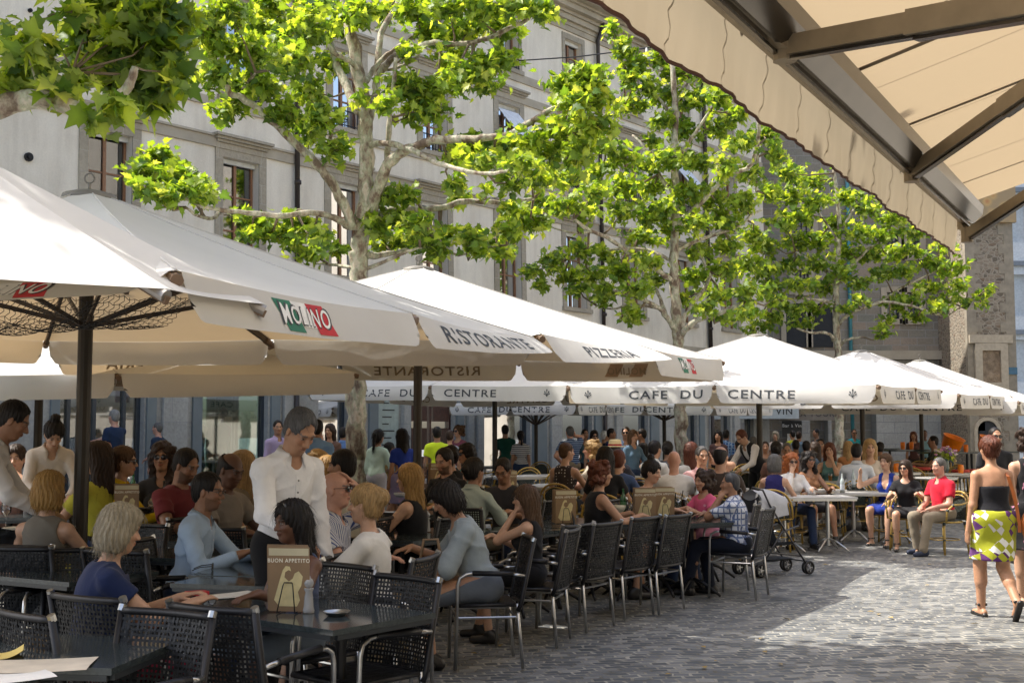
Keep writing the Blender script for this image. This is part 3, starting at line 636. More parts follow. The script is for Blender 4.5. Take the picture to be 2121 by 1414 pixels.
C_T1 = [(420, 60, 50, 45), (480, 30, 70, 40), (560, 50, 70, 50), (640, 60, 60, 50), (520, 110, 70, 45), (610, 130, 60, 45), (440, 150, 45, 40), (500, 180, 50, 40), (470, 225, 45, 35), (555, 180, 55, 40), (590, 235, 50, 35), (640, 190, 50, 45), (640, 270, 40, 40), (690, 310, 40, 35), (670, 245, 40, 35), (720, 40, 50, 40), (690, 130, 35, 35), (560, 8, 60, 30), (445, 95, 40, 40), (600, 80, 50, 40), (660, 10, 60, 30),
 (330, 330, 50, 30), (310, 365, 45, 30), (360, 370, 55, 35), (385, 400, 45, 30), (340, 405, 45, 28), (300, 385, 30, 20), (420, 405, 25, 20), (430, 395, 20, 15),
 (530, 455, 40, 25), (560, 480, 45, 28), (610, 440, 30, 25, 0, .6), (630, 470, 40, 25), (600, 500, 40, 25), (660, 490, 40, 25), (640, 525, 45, 22), (690, 520, 30, 20), (520, 490, 30, 18),
 (860, 20, 60, 40), (930, 20, 60, 40), (1000, 15, 60, 35), (1070, 10, 50, 35), (1120, 30, 40, 35), (900, 70, 55, 35), (970, 60, 60, 40), (1040, 60, 50, 40), (850, 110, 35, 25, 0, .6), (930, 120, 45, 35), (985, 145, 60, 40), (1040, 125, 35, 35), (960, 165, 50, 30), (800, 30, 40, 30), (760, 20, 40, 25),
 (830, 175, 45, 35), (870, 200, 50, 35), (890, 235, 45, 30), (850, 240, 35, 25), (800, 215, 25, 30), (905, 175, 30, 30), (1010, 180, 35, 20),
 (960, 300, 45, 25), (1000, 330, 50, 25), (940, 330, 40, 22), (1050, 310, 50, 28), (1100, 290, 50, 30), (1080, 345, 50, 28), (1140, 320, 50, 35), (1120, 370, 45, 30), (1180, 180, 45, 35), (1220, 165, 45, 38), (1240, 200, 40, 32), (1190, 215, 40, 28), (1170, 265, 50, 35), (1220, 270, 50, 38), (1200, 320, 50, 38), (1170, 370, 45, 32), (1010, 300, 35, 20), (1060, 380, 40, 22),
 (935, 385, 25, 22), (945, 410, 30, 25), (1010, 395, 25, 18, 0, .5), (800, 410, 45, 30), (850, 405, 30, 22), (780, 470, 35, 30), (820, 455, 40, 28), (860, 470, 45, 28), (830, 500, 45, 25), (880, 500, 45, 28), (790, 510, 35, 25), (910, 520, 40, 25), (930, 485, 40, 25), (970, 490, 40, 22), (1010, 500, 40, 25), (1050, 480, 35, 28), (1080, 450, 40, 30), (985, 515, 35, 18), (1040, 520, 40, 20), (700, 60, 40, 30), (750, 200, 25, 25, -1, .6), (1110, 460, 40, 30), (1060, 430, 40, 20)]
tree("plane tree with pale mottled trunk rising behind the second white parasol from the left", 17.8, ([(739, 955), (739, 860), (741, 780), (742, 700), (742, 600), (742, 540), (748, 500), (757, 440), (760, 380), (757, 310), (758, 250), (750, 190), (740, 130), (727, 70), (716, 10), (712, -60)], 43, 24), B_T1, C_T1, 11, .15, 3.4)
B_T2 = [([(1412, 695), (1420, 684), (1439, 667), (1465, 655), (1487, 650), (1519, 637), (1550, 622)], 14, 7, -.8), ([(1412, 690), (1416, 660), (1428, 644), (1445, 615), (1456, 602), (1470, 575), (1490, 542)], 13, 6, .8), ([(1470, 570), (1460, 548), (1448, 525), (1434, 500)], 7, 4, .5),
 ([(1403, 690), (1390, 670), (1372, 645), (1358, 634), (1330, 620), (1297, 610), (1270, 600)], 13, 5, -1), ([(1372, 640), (1310, 630), (1270, 640), (1235, 632)], 6, 3, .5), ([(1380, 655), (1368, 620), (1355, 590), (1335, 560)], 9, 5, 1),
 ([(1395, 585), (1370, 565), (1318, 532), (1285, 510), (1257, 492), (1219, 476), (1189, 453)], 12, 6, -1.6), ([(1260, 492), (1230, 482), (1185, 482), (1140, 470)], 6, 3, -1), ([(1390, 540), (1350, 520), (1300, 515), (1250, 520), (1180, 535)], 8, 4, .6),
 ([(1398, 470), (1430, 440), (1470, 400), (1487, 384), (1516, 361), (1545, 350), (1560, 335), (1566, 300)], 12, 7, -.8), ([(1400, 520), (1440, 500), (1500, 480), (1535, 466), (1555, 446), (1578, 435)], 9, 5, .8),
 ([(1397, 400), (1370, 370), (1350, 330), (1330, 300), (1310, 280)], 10, 5, .4), ([(1400, 330), (1430, 290), (1450, 260), (1470, 230)], 9, 5, -.4), ([(1397, 250), (1370, 210), (1340, 175), (1300, 150)], 8, 4, .5), ([(1395, 350), (1360, 320), (1300, 300), (1250, 290)], 7, 4, -1),
 ([(1398, 220), (1420, 180), (1440, 150)], 7, 4, .6), ([(1572, 250), (1570, 300), (1568, 350), (1566, 395)], 8, 6, 1)]
C_T2 = [(1270, 60, 25, 30), (1290, 100, 35, 30), (1320, 130, 35, 30), (1360, 120, 35, 30), (1400, 150, 40, 35), (1440, 150, 35, 40), (1300, 160, 35, 30), (1340, 180, 40, 30), (1390, 200, 45, 35), (1440, 210, 45, 35), (1490, 200, 35, 40), (1520, 240, 35, 35), (1320, 215, 40, 28), (1290, 230, 30, 22), (1370, 250, 35, 30), (1420, 270, 40, 35), (1350, 290, 30, 25, 0, .7), (1480, 270, 40, 35), (1530, 300, 40, 35), (1580, 280, 40, 40), (1610, 320, 35, 35), (1260, 300, 40, 30), (1290, 330, 45, 32), (1340, 340, 40, 32), (1240, 350, 45, 32), (1390, 330, 45, 32), (1440, 340, 45, 35), (1500, 350, 35, 35), (1560, 360, 35, 35),
 (1290, 390, 50, 35), (1230, 400, 45, 30), (1350, 390, 50, 35), (1420, 400, 50, 38), (1480, 410, 45, 35), (1540, 420, 40, 35), (1170, 430, 45, 28), (1210, 440, 40, 28), (1130, 420, 45, 28), (1290, 440, 45, 30), (1350, 450, 45, 32), (1440, 460, 45, 35), (1500, 460, 45, 35), (1330, 490, 45, 30), (1390, 480, 35, 28), (1250, 530, 45, 28), (1200, 520, 45, 28), (1140, 540, 45, 28), (1100, 565, 30, 20), (1170, 570, 50, 28), (1230, 570, 45, 30), (1290, 560, 45, 32), (1340, 540, 40, 30), (1120, 590, 30, 18), (1200, 600, 40, 20), (1260, 600, 40, 25), (1320, 600, 40, 28), (1320, 650, 30, 20), (1300, 660, 22, 14), (1245, 620, 35, 18),
 (1450, 520, 45, 32), (1510, 510, 45, 30), (1560, 490, 45, 35), (1360, 580, 35, 25), (1440, 570, 40, 28), (1500, 560, 45, 30), (1550, 550, 45, 30), (1490, 610, 50, 28), (1550, 600, 45, 28), (1460, 640, 35, 20), (1500, 660, 35, 18), (1550, 650, 40, 22), (1600, 620, 30, 22), (1375, 430, 40, 30), (1420, 620, 30, 18), (1590, 400, 35, 35)]
tree("plane tree in the middle of the row, its trunk left of the largest cafe parasol", 26.3, ([(1411, 955), (1410, 900), (1409, 850), (1406, 780), (1404, 720), (1401, 660), (1398, 600), (1396, 540), (1397, 460), (1399, 380), (1398, 300), (1398, 220), (1394, 160), (1390, 100)], 29, 10), B_T2, C_T2, 22, .165, 4.3, 1.6)
B_T3 = [([(1726, 705), (1722, 695), (1705, 688), (1680, 689), (1650, 680)], 8, 4, -.5), ([(1742, 715), (1751, 705), (1770, 700), (1789, 698)], 7, 4, -.6), ([(1740, 670), (1744, 663), (1765, 648), (1782, 640), (1831, 625), (1870, 630), (1900, 637), (1935, 650), (1965, 652)], 8, 4, -.8),
 ([(1733, 600), (1713, 564), (1690, 545), (1670, 535), (1648, 522)], 8, 4, .5), ([(1735, 590), (1760, 555), (1782, 533), (1800, 515), (1820, 500)], 7, 4, .4), ([(1730, 630), (1700, 622), (1648, 618), (1591, 625), (1556, 621)], 6, 4, -1.2), ([(1736, 500), (1710, 460), (1690, 430)], 6, 3, .4), ([(1738, 480), (1765, 440), (1785, 410)], 6, 3, .4), ([(1820, 628), (1860, 600), (1900, 580), (1940, 560)], 5, 3, .4), ([(1965, 652), (2000, 630), (2025, 615)], 4, 2, 0)]
C_T3 = [(1630, 360, 40, 35), (1680, 380, 45, 35), (1640, 410, 45, 30), (1700, 420, 45, 32), (1750, 410, 40, 35), (1800, 430, 45, 35), (1850, 450, 40, 32), (1660, 450, 45, 30), (1620, 460, 35, 30), (1730, 460, 40, 30), (1780, 480, 45, 30), (1830, 490, 40, 30), (1700, 500, 45, 30), (1650, 500, 40, 30), (1600, 510, 40, 30), (1750, 520, 40, 28), (1800, 530, 45, 28), (1690, 545, 45, 28), (1630, 550, 45, 28), (1580, 560, 40, 28), (1850, 530, 40, 28), (1890, 520, 40, 25), (1740, 560, 35, 28), (1660, 590, 45, 26), (1610, 595, 40, 24), (1710, 600, 35, 25), (1780, 585, 35, 25), (1830, 570, 40, 25), (1640, 640, 45, 22), (1690, 640, 35, 20), (1600, 660, 40, 20), (1660, 670, 40, 16), (1570, 680, 40, 18), (1880, 565, 40, 26), (1930, 545, 40, 28), (1960, 510, 30, 25), (1960, 560, 35, 25), (1990, 590, 30, 20), (1920, 595, 40, 24), (1960, 620, 35, 22), (2010, 630, 30, 18), (2030, 615, 22, 22), (1890, 620, 40, 22), (1850, 630, 35, 18), (1900, 655, 35, 18), (1940, 640, 35, 18), (1780, 625, 28, 16), (1825, 690, 26, 18), (1840, 665, 22, 14), (1990, 555, 25, 18), (1940, 480, 28, 20), (2045, 600, 10, 10), (1750, 640, 25, 15), (1890, 480, 30, 25)]
tree("farthest plane tree, standing before the grey stone house", 35.5, ([(1737, 940), (1738, 900), (1738, 850), (1738, 790), (1736, 730), (1733, 680), (1732, 640), (1734, 580), (1737, 520), (1738, 460), (1733, 400), (1728, 350)], 20, 7), B_T3, C_T3, 33, .185, 4.9, 1.8)
B_T0 = [([(-60, 250), (10, 218), (50, 207), (95, 205), (130, 215), (165, 225), (205, 228), (232, 208), (258, 190), (272, 165), (280, 140)], 52, 16, 0), ([(85, 200), (72, 160), (60, 120), (45, 75)], 6, 3, 0), ([(130, 205), (140, 190), (150, 150)], 5, 3, .3)]
C_T0 = [(250, 120, 60, 55), (210, 80, 60, 50), (290, 60, 60, 55), (330, 110, 60, 50), (260, 170, 60, 40), (320, 170, 55, 38), (200, 30, 60, 40), (270, 10, 60, 40), (350, 50, 50, 45), (170, 90, 35, 30), (300, 205, 45, 22), (230, 230, 30, 20, 0, .7), (180, 130, 35, 30), (365, 150, 30, 35), (60, 90, 35, 25, 0, .6), (50, 150, 40, 28, 0, .55), (90, 130, 35, 28, 0, .6), (150, 170, 40, 25, 0, .5), (20, 190, 30, 18, 0, .5), (110, 185, 35, 20, 0, .5), (20, 80, 25, 12, 0, .5), (190, 245, 20, 15, 0, .4), (150, 25, 30, 22, 0, .6)]
xT0 = -8.4
t0t = [(-3600, 900), (-3500, 700)]
def near_tree():
    Y = 8.3
    root = tree("nearest plane tree, only its thick limb and dark leaf cluster reach in from the left", Y, ([(-560, 300), (-400, 290), (-200, 285), (-60, 250)], 66, 52), B_T0, C_T0, 44, .17, 2.4, .5, skip_base=True)
    tb = MB(); base = PT(-560, 300, Y)
    g0 = Vector((base.x - 1.3, Y + .7, gz(base.x - 1.3, Y + .7) - .05))
    tb.tube([g0, g0 + Vector((.0, 0, .3)), g0 + Vector((.05, 0, 1.8)), g0 + Vector((.2, -.15, 2.9)), (g0 + base) / 2 + Vector((.1, 0, .75 + .55)), base + Vector((.1, 0, 0))], [.34, .24, .21, .2, .15, .115], 14)
    tb.tube([g0 + Vector((.12, -.1, 2.7)), g0 + Vector((-.2, .4, 4.4)), g0 + Vector((.1, .6, 6.6))], [.15, .12, .06], 10)
    tb.build("lower_trunk", M_bark, root, smooth=True)
    # crown part outside the frame, casts the dappled shade on the paving in front
    cen = []
    r = np.random.default_rng(5)
    for (x, y, z, rad) in ((-3.6, 7.4, 6.2, .8), (-2.6, 7.8, 6.3, .7), (-2.3, 7.4, 6.4, .7), (-2.2, 8.4, 7.4, .7), (-2.6, 9.2, 7.0, .8), (-2.2, 9.8, 7.4, .7), (-3.6, 9.8, 7.2, .8), (-3.4, 8.6, 7.0, .8), (-2.4, 7.2, 7.2, .8), (-2.2, 7.0, 7.4, .7), (-4.4, 7.4, 6.9, .8), (-3.2, 6.5, 7.0, .8), (-5.3, 8.6, 6.3, .7), (-4.6, 8.6, 6.0, .6), (-5.0, 8.2, 6.7, .7), (-4.3, 8.7, 6.6, .5), (-2.2, 8.3, 6.9, .7), (-4.6, 8.2, 7.8, 1.0), (-6.3, 7.2, 7.4, 1.0), (-5.4, 8.9, 8.0, 1.1), (-6.6, 8.4, 8.2, 1.1), (-4.2, 9.3, 8.2, 1.0), (-5.6, 7.4, 8.0, 1.0), (-7.0, 9.6, 8.0, 1.0), (-3.0, 9.4, 8.4, .8), (-5.2, 6.6, 7.2, .9)):
        k = int(430 * rad ** 2); q = r.normal(0, .5, (k, 3)) * rad + np.array([x, y, z]); cen.append(q)
    return root, np.vstack(cen).astype(np.float32)
nt_root, nt_c = near_tree()
# keep only leaves that do not cross the picture (the photo shows nothing of this part)
def inframe(p):
    yy = p[1] * cP + (p[2] - CAMZ) * sP; zz = -p[1] * sP + (p[2] - CAMZ) * cP
    return yy > .1 and abs(F * p[0] / yy) < 1090 and -740 < F * zz / yy < 740
nt_c = np.array([p for p in nt_c if not inframe(p)], np.float32)
leaves("upper_crown", nt_c, .2, nt_root, 3)
# ================================================================ parasols
def fabric_mat(name, col, tcol, tf=.3, sc=30):
    m = bpy.data.materials.new(name); m.use_nodes = True; nt = m.node_tree; nt.nodes.clear()
    o = N(nt, "ShaderNodeOutputMaterial"); v = wcoord(nt)
    n1 = noise(nt, v, 1.7, 4, .6); n2 = noise(nt, v, sc, 3)
    c = ramp(nt, n1, [(.3, [x * .93 for x in col]), (.7, col)])
    d = N(nt, "ShaderNodeBsdfDiffuse"); L(nt, c, d.inputs[0]); t = N(nt, "ShaderNodeBsdfTranslucent"); t.inputs[0].default_value = c4(tcol)
    bp = N(nt, "ShaderNodeBump", inp={0: .35, 1: .03}); L(nt, n1, bp.inputs['Height']); L(nt, bp.outputs[0], d.inputs['Normal'])
    x = N(nt, "ShaderNodeMixShader", inp={0: tf}); L(nt, d.outputs[0], x.inputs[1]); L(nt, t.outputs[0], x.inputs[2]); L(nt, x.outputs[0], o.inputs[0]); return m
M_canv = fabric_mat("cream parasol cloth", (.645, .64, .615), (.72, .50, .26), .15)
M_canw = fabric_mat("white parasol cloth", (.70, .69, .665), (.70, .56, .36), .15)
M_pole = simple("dark bronze parasol pole", (.035, .028, .02), .4, .4)
M_rib = simple("dark brown rib", (.06, .04, .025), .5)
M_cap = simple("grey parasol cap", (.16, .15, .13), .6)
M_letter = simple("charcoal printed letters", (.045, .05, .058), .7)
M_green = simple("green print", (.02, .16, .09), .7); M_red = simple("red print", (.50, .02, .03), .7); M_whitep = simple("white print", (.8, .79, .76), .7)
M_thru = simple('faded print showing through', (.25, .19, .12), .8); M_thru2 = simple('faded flag showing through', (.36, .25, .17), .8)
TXT = {}
def tm(t):
    if t not in TXT: TXT[t] = textmesh(t, 1.0)
    return TXT[t]
def fleur():
    vs = []; fs = []
    for a, l in ((0, 1.0), (.5, .8), (-.5, .8), (.95, .6), (-.95, .6)):
        o = len(vs); dx, dy = math.sin(a), math.cos(a); bx, by = 0, -.35
        for s, w in ((0, .03), (.6, .04), (.85, .10), (1, .0)):
            px_, py_ = bx + dx * s * l, by + dy * s * l
            vs += [Vector((px_ - dy * w, py_ + dx * w, 0)), Vector((px_ + dy * w, py_ - dx * w, 0))]
        fs += [(o + 2 * i, o + 2 * i + 1, o + 2 * i + 3, o + 2 * i + 2) for i in range(3)]
    o = len(vs); vs += [Vector((.1 * math.cos(k), -.38 + .12 * math.sin(k), 0)) for k in [i * math.pi / 4 for i in range(8)]]; fs.append(tuple(range(o, o + 8)))
    return vs, fs
def parasol(label, corners, apex, sides, mat, group, drop=.27, cut=.07, poleR=.05, lift=.09, flap=None):
    """corners in perimeter order (anticlockwise seen from above) ; sides: 4 x (text piece A, text piece B)"""
    C = [PT(*c) if len(c) == 3 and c[2] > 4 and abs(c[0]) > 20 else Vector(c) for c in corners]; A = PT(*apex)
    base = Vector((A.x, A.y, gz(A.x, A.y))); cen = sum(C, Vector()) / 4
    root = empty("parasol", base, 0, label, "parasol", group); inv = -base
    tips = []
    for i in range(4):
        a, b_ = C[i], C[(i + 1) % 4]; out = ((a + b_) / 2 - cen); out.z = 0; out.normalize()
        tips += [a, (a + b_) / 2 + out * .03]
    can = MB(); n = 8
    capR = .2
    def ring(i): d = tips[i % 8] - A; d.z = 0; return A + d.normalized() * capR * (1 if i % 2 == 0 else .82) - Vector((0, 0, .05))
    for i in range(8):
        a, b_ = tips[i], tips[(i + 1) % 8]; ra, rb = ring(i), ring(i + 1)
        def fn(u, w, a=a, b_=b_, ra=ra, rb=rb):
            pa = ra.lerp(a, u); pb = rb.lerp(b_, u); p = pa.lerp(pb, w); s = math.sin(math.pi * w)
            p.z -= .035 * s * math.sin(math.pi * min(1, u * 1.0)) + .02 * s * u; p.z -= .05 * math.sin(math.pi * u) * .6
            inn = (A - p); inn.z = 0
            if inn.length > .3: p += inn.normalized() * .035 * s * u * u
            return p + inv
        can.grid(fn, 14, 8)
    co = can.build("canopy", mat, root, smooth=True)
    cp = MB(); cp.lathe(A + inv + Vector((0, 0, -.06)), [(capR * .98, -.02), (capR * .9, .035), (.10, .06), (.02, .07)], 20); cp.tube([A + inv + Vector((0, 0, 0)), A + inv + Vector((0, 0, .06))], .012, 6)
    rg = [A + inv + Vector((.035 * math.cos(k * math.pi / 6), 0, .095 + .035 * math.sin(k * math.pi / 6))) for k in range(13)]; cp.tube(rg, .007, 5)
    cp.build("top_cap", M_cap, root, smooth=True)
    p = MB(); h = A.z - base.z; p.tube([Vector((0, 0, .02)), Vector((0, 0, h - .1))], poleR, 12); p.lathe((0, 0, 0), [(.34, 0), (.34, .05), (.09, .07), (.07, .22)], 16)
    p.build("pole", M_pole, root, smooth=False)
    for i in range(8):
        a, ra = tips[i], ring(i); q_ = MB(); pts = []
        for j in range(15):
            u = j / 14; w_ = ra.lerp(a, u); w_.z -= .05 * math.sin(math.pi * u) * .6 - .003; pts.append(w_ + inv)
        q_.tube(pts, .006, 5); q_.build('seam', mat, co, smooth=True)
    hub = A + inv - Vector((0, 0, .14)); low = Vector((0, 0, h - .95))
    for i in range(8):
        t = tips[i] + inv; rb = MB(); rb.bar(hub, t - Vector((0, 0, .035)), .028, .045); ro = rb.build("rib", M_rib, root)
        st = MB(); st.bar(low, hub.lerp(t, .5) - Vector((0, 0, .03)), .02, .03); st.build("strut", M_rib, ro)
        e = MB(); dd = (t - hub).normalized(); e.tube([t - dd * .10 - Vector((0, 0, .04)), t + dd * .03 - Vector((0, 0, .04))], .03, 8); e.build("rib_end", simple("brown rib end", (.16, .10, .06), .5), ro)
    rr = random.Random(int(A.x * 100))
    for k in range(8):
        a, b_ = tips[k], tips[(k + 1) % 8]; out = ((C[k // 2] + C[(k // 2 + 1) % 4]) / 2 - cen); out.z = 0; out.normalize(); ln = (b_ - a).length
        bil = rr.uniform(.0, .05); wv = rr.uniform(.004, .012); ph = rr.uniform(0, 6); li = rr.uniform(.4, 1) * lift
        def vp(s, q, off=0.0, a=a, b_=b_, out=out, bil=bil, wv=wv, ph=ph, ln=ln):
            """s 0..1 along, q metres down"""
            s2 = .012 + s * .976; e = min(s, 1 - s) * ln
            p = a.lerp(b_, s2); sn = math.sin(math.pi * s); inn = -out
            p = p + inn * .035 * sn; p.z -= .02 * sn
            if e < cut * 1.3: x = 1 - e / (cut * 1.3); q = q * (1 - .35 * (1 - math.sqrt(max(0, 1 - x * x)))) if q > .7 * drop else q
            ph2 = (flap or {}).get(k, (0, 0)); fa = ph2[0] + (ph2[1] - ph2[0]) * s
            p = p + out * q * math.sin(fa); q_ = q; p.z -= q * (1 - .05 * sn) * math.cos(fa); p = p + out * (.006 + off + bil * math.sin(q / drop * 2.6) * sn + wv * math.sin(s * 17 + ph) * q / drop) + out * q * .08
            # narrow towards the foot at both ends
            m = (q / drop) ** 2 * .045 * (1 if s < .5 else -1) * max(0, 1 - e / .25) / ln
            return p + (b_ - a) * m + inv
        v = MB(); v.grid(lambda s, q: vp(s, q * drop), 56, 10); vo = v.build("valance", mat, root, smooth=True)
        tx = sides[k // 2][k % 2]
        if tx is None or not tx: continue
        def put(txt, size, s0, q0, m_, off=.005, sx=1.0, skew=0, arch=0, name="lettering", tm_=None):
            vs, fs = tm_ or tm(txt); mb = MB(); o = []
            for w in vs:
                x = w.x * size * sx; y = w.y * size
                if arch: y = y * (1 + arch * (abs(x) / .35)) 
                o.append(vp(min(.995, max(.005, s0 + (x + skew * y) / ln)), q0 - y, off))
            mb.add(o, fs); return mb.build(name, m_, vo)
        thru = lambda t_, sz, s0, sx: put(t_, sz, s0, drop * .5, M_thru, -.005, sx, name='print_through')
        mo = .45
        if tx == 'MOLINO>': tx = 'MOLINO'; mo = .66
        if tx == 'MOLINO':
            thru('MOLINO', .135, mo, .93)
            for x0, x1 in ((-.30, -.09), (.09, .30)):
                mb = MB(); mb.grid(lambda u, w, x0=x0, x1=x1: vp(mo + ((x0 + (x1 - x0) * u) * .88 + .10 * (w - .5)) / ln, .03 + .175 * w, -.0035), 6, 4); mb.build('print_through', M_thru2, vo)
            for (x0, x1), m_, nm in (((-.30, -.09), M_green, "green_flag"), ((-.09, .09), M_whitep, "white_flag"), ((.09, .30), M_red, "red_flag")):
                mb = MB(); mb.grid(lambda u, w, x0=x0, x1=x1: vp(mo + ((x0 + (x1 - x0) * u) * .88 + .10 * (w - .5)) / ln, .03 + .175 * (w if nm != "white_flag" else w * .8), .003 if nm != "white_flag" else .0022), 6, 4); mb.build(nm, m_, vo)
            put('MOLINO', .15, mo, .115, M_letter, .0055, .86, 0, .35, "letter_outline"); put('MOLINO', .13, mo, .115, M_whitep, .0075, .93, 0, .35)
        elif tx == 'CAFE DU': 
            thru('CAFE  DU', .19, .68, 1.35); put('CAFE  DU', .19, .68, drop * .5, M_letter, .005, 1.35); put('', .12, .13, drop * .48, M_letter, tm_=fleur(), name="emblem")
        elif tx == 'CENTRE':
            thru('CENTRE', .19, .29, 1.35); put('CENTRE', .19, .29, drop * .5, M_letter, .005, 1.35); put('', .12, .86, drop * .48, M_letter, tm_=fleur(), name="emblem")
        else: thru(tx, .18, .5, 1.45); put(tx, .18, .5, drop * .5, M_letter, .005, 1.45)
    return root
GM = "cream restaurant parasols"; GC = "white cafe parasols"
CD = [('CAFE DU', 'CENTRE')] * 4
# second parasol (near right corner first: R, B, back, L)
parasol("large cream parasol lettered MOLINO and RISTORANTE, its corner crossing the second pole from the left", [(365, 560, 5.28), (1105, 699, 9.86), (95, 706, 11.7), (-1106, 616, 7.12)], (185, 397, 8.36), [('MOLINO', 'RISTORANTE'), ('', ''), ('', ''), ('PIZZERIA', 'MOLINO>')], M_canv, GM, drop=.225, flap={0: (.15, .35), 1: (.35, .95), 7: (.95, 1.0)})
parasol("cream parasol with PIZZERIA and MOLINO valances in the middle of the photo", [(1121, 692, 10.15), (1495, 745, 15.05), (703, 748, 17.3), (118, 722, 12.6)], (867, 552, 13.8), [('PIZZERIA', 'MOLINO'), ('MOLINO', 'RISTORANTE'), ('MOLINO', 'PIZZERIA'), ('', '')], M_canv, GM, flap={0: (.5, 1.15), 1: (.1, .1), 6: (1.35, 1.35), 7: (1.35, 1.35)})
parasol("cream parasol behind at the left, seen only as valances below the bigger parasols", [(-480, 775, 10.9), (738, 772, 15.7), (70, 768, 18.0), (-1500, 775, 13.4)], (87, 620, 14.5), [('', ''), ('PIZZERIA', 'MOLINO'), ('', ''), ('', '')], M_canv, GM)
parasol("white cafe parasol lettered CAFE DU CENTRE behind the tree trunk, half in shade", [(1177, 798, 20.6), (1374, 808, 24.8), (950, 818, 27.0), (637, 798, 22.8)], (1025, 725, 23.6), CD, M_canw, GC)
parasol("largest white cafe parasol lettered CAFE DU CENTRE with dappled leaf shadow", [(1819, 796, 17.4), (1948, 806, 21.6), (1389, 812, 23.7), (1178, 800, 19.4)], (1570, 692, 20.5), CD, M_canw, GC)
parasol("white cafe parasol lettered CAFE DU CENTRE right behind the largest one", [(1986, 815, 22.0), (2094, 820, 26.2), (1640, 823, 28.6), (1470, 818, 24.3)], (1783, 725, 25.3), CD, M_canw, GC)
parasol("farthest white cafe parasol, cut by the right edge of the photo", [(2110, 830, 25.3), (2190, 838, 29.5), (1790, 836, 31.9), (1655, 832, 27.4)], (1905, 745, 28.5), CD, M_canw, GC)
parasol("white parasol in the shade close to the plastered building, left of the middle tree", [(1480, 838, 28.6), (1600, 842, 32.6), (1290, 842, 33.9), (1200, 838, 30.1)], (1375, 795, 31.2), CD, M_canw, GC, drop=.24)
parasol("white shaded parasol behind the first cafe parasol", [(1195, 836, 27.0), (1300, 840, 31.0), (1040, 842, 32.0), (930, 838, 28.6)], (1110, 800, 29.5), CD, M_canw, GC, drop=.24)
# front left octagonal parasol without valance
def octa():
    A = PT(-137, 275, 5.5); base = Vector((A.x, A.y, 0)); inv = -base
    root = empty("parasol", base, 0, "nearest plain white parasol without valance at the left edge", "parasol", "plain white parasol")
    T = []
    for k in range(8):
        a = R(-24 + 45 * k); T.append(Vector((A.x + 1.33 * math.cos(a), A.y + 1.33 * math.sin(a), 2.26)))
    T[0] = PT(347, 598, 4.95); T[1] = PT(550, 630, 5.85); 
    for k in range(2, 8):
        px_ = CX + F * T[k].x / T[k].y; T[k] = PT(px_, 575 + .064 * px_ - (0 if k == 7 else 6), T[k].y)
    can = MB()
    for i in range(8):
        a, b_ = T[i], T[(i + 1) % 8]
        def fn(u, w):
            p = A.lerp(a.lerp(b_, w), u); s = math.sin(math.pi * w); p.z -= .03 * s * math.sin(math.pi * u)
            i_ = A - p; i_.z = 0
            if i_.length > .2: p += i_.normalized() * .05 * s * u * u
            return p + inv
        can.grid(fn, 12, 10)
    can.build("canopy", M_canw, root, smooth=True)
    p = MB(); p.tube([Vector((0, 0, 0)), Vector((0, 0, A.z - .05))], .03, 12); p.lathe((0, 0, 0), [(.3, 0), (.3, .06), (.05, .08)], 16); p.build("pole", M_pole, root)
    for i in range(8):
        t = T[i] + inv; hub = A + inv - Vector((0, 0, .1)); r_ = MB(); r_.bar(hub, t - Vector((0, 0, .05)), .025, .035); dd = (t - hub).normalized()
        ro = r_.build("rib", simple("brown rib end", (.16, .10, .06), .5), root)
        e = MB(); e.tube([t - dd * .22 - Vector((0, 0, .035)), t - dd * .005 - Vector((0, 0, .035))], [.024, .03], 10); e.build("rib_end", simple("grey metal rib end", (.30, .28, .26), .4, .6), ro)
octa()
# black net draped under the second parasol
nb = MB()
A0, A1, A2, A3 = PT(-120, 640, 5.9), PT(405, 622, 6.6), PT(300, 690, 8.0), PT(-200, 668, 7.6)
def nets(u, v):
    p = A0.lerp(A1, u).lerp(A3.lerp(A2, u), v); p.z += .03 - .12 * math.sin(math.pi * v) * (.7 + .3 * math.sin(u * 5)) + .015 * math.sin(u * 31 + v * 9); return p
nu, nv = 46, 24
for i in range(nu + 1):
    nb.tube([nets(i / nu + (.5 / nu if k % 2 else 0), k / nv) for k in range(nv + 1)], .0022, 3, cap=False)
for k in range(nv + 1):
    if k % 2 == 0: nb.tube([nets(i / nu, k / nv + (.5 / nv if i % 2 else 0)) for i in range(nu + 1)], .0022, 3, cap=False)
tag(nb.build("net", simple("black net cord", (.012, .012, .014), .8)), "black netting draped beneath the cream parasol at the left", "net")
# ================================================================ folding arm awning (top right)
M_awn = fabric_mat("beige awning cloth", (.37, .315, .235), (.34, .265, .17), .5)
M_awnval = fabric_mat("beige awning valance", (.42, .36, .275), (.37, .31, .22), .42)
M_arm = simple("brown lacquered arm", (.27, .22, .155), .45, .1); M_railm = simple("dark metal rail", (.10, .09, .08), .25, .85)
aw = empty("awning", (0, 0, 0), 0, "beige folding arm awning with brown arms and wavy valance over the top right", "awning")
RE = PT(1992, 452, 9.3); RN = PT(1560, 62, 4.35); rd = (RN - RE).normalized(); RL = RE + rd * ((RN - RE).length * 1.75)
wd = Vector((.89, -.45, .335)); 
M_seam = simple("awning seam", (.24, .17, .10), .8)
tot = (RL - RE).length
cl = MB()
cl.grid(lambda u, v: RE.lerp(RL, u) + wd * (v * 3.3) + Vector((0, 0, .10 - .05 * math.sin(math.pi * v))), 40, 12)
aco = cl.build("awning_cloth", M_awn, aw, smooth=True)
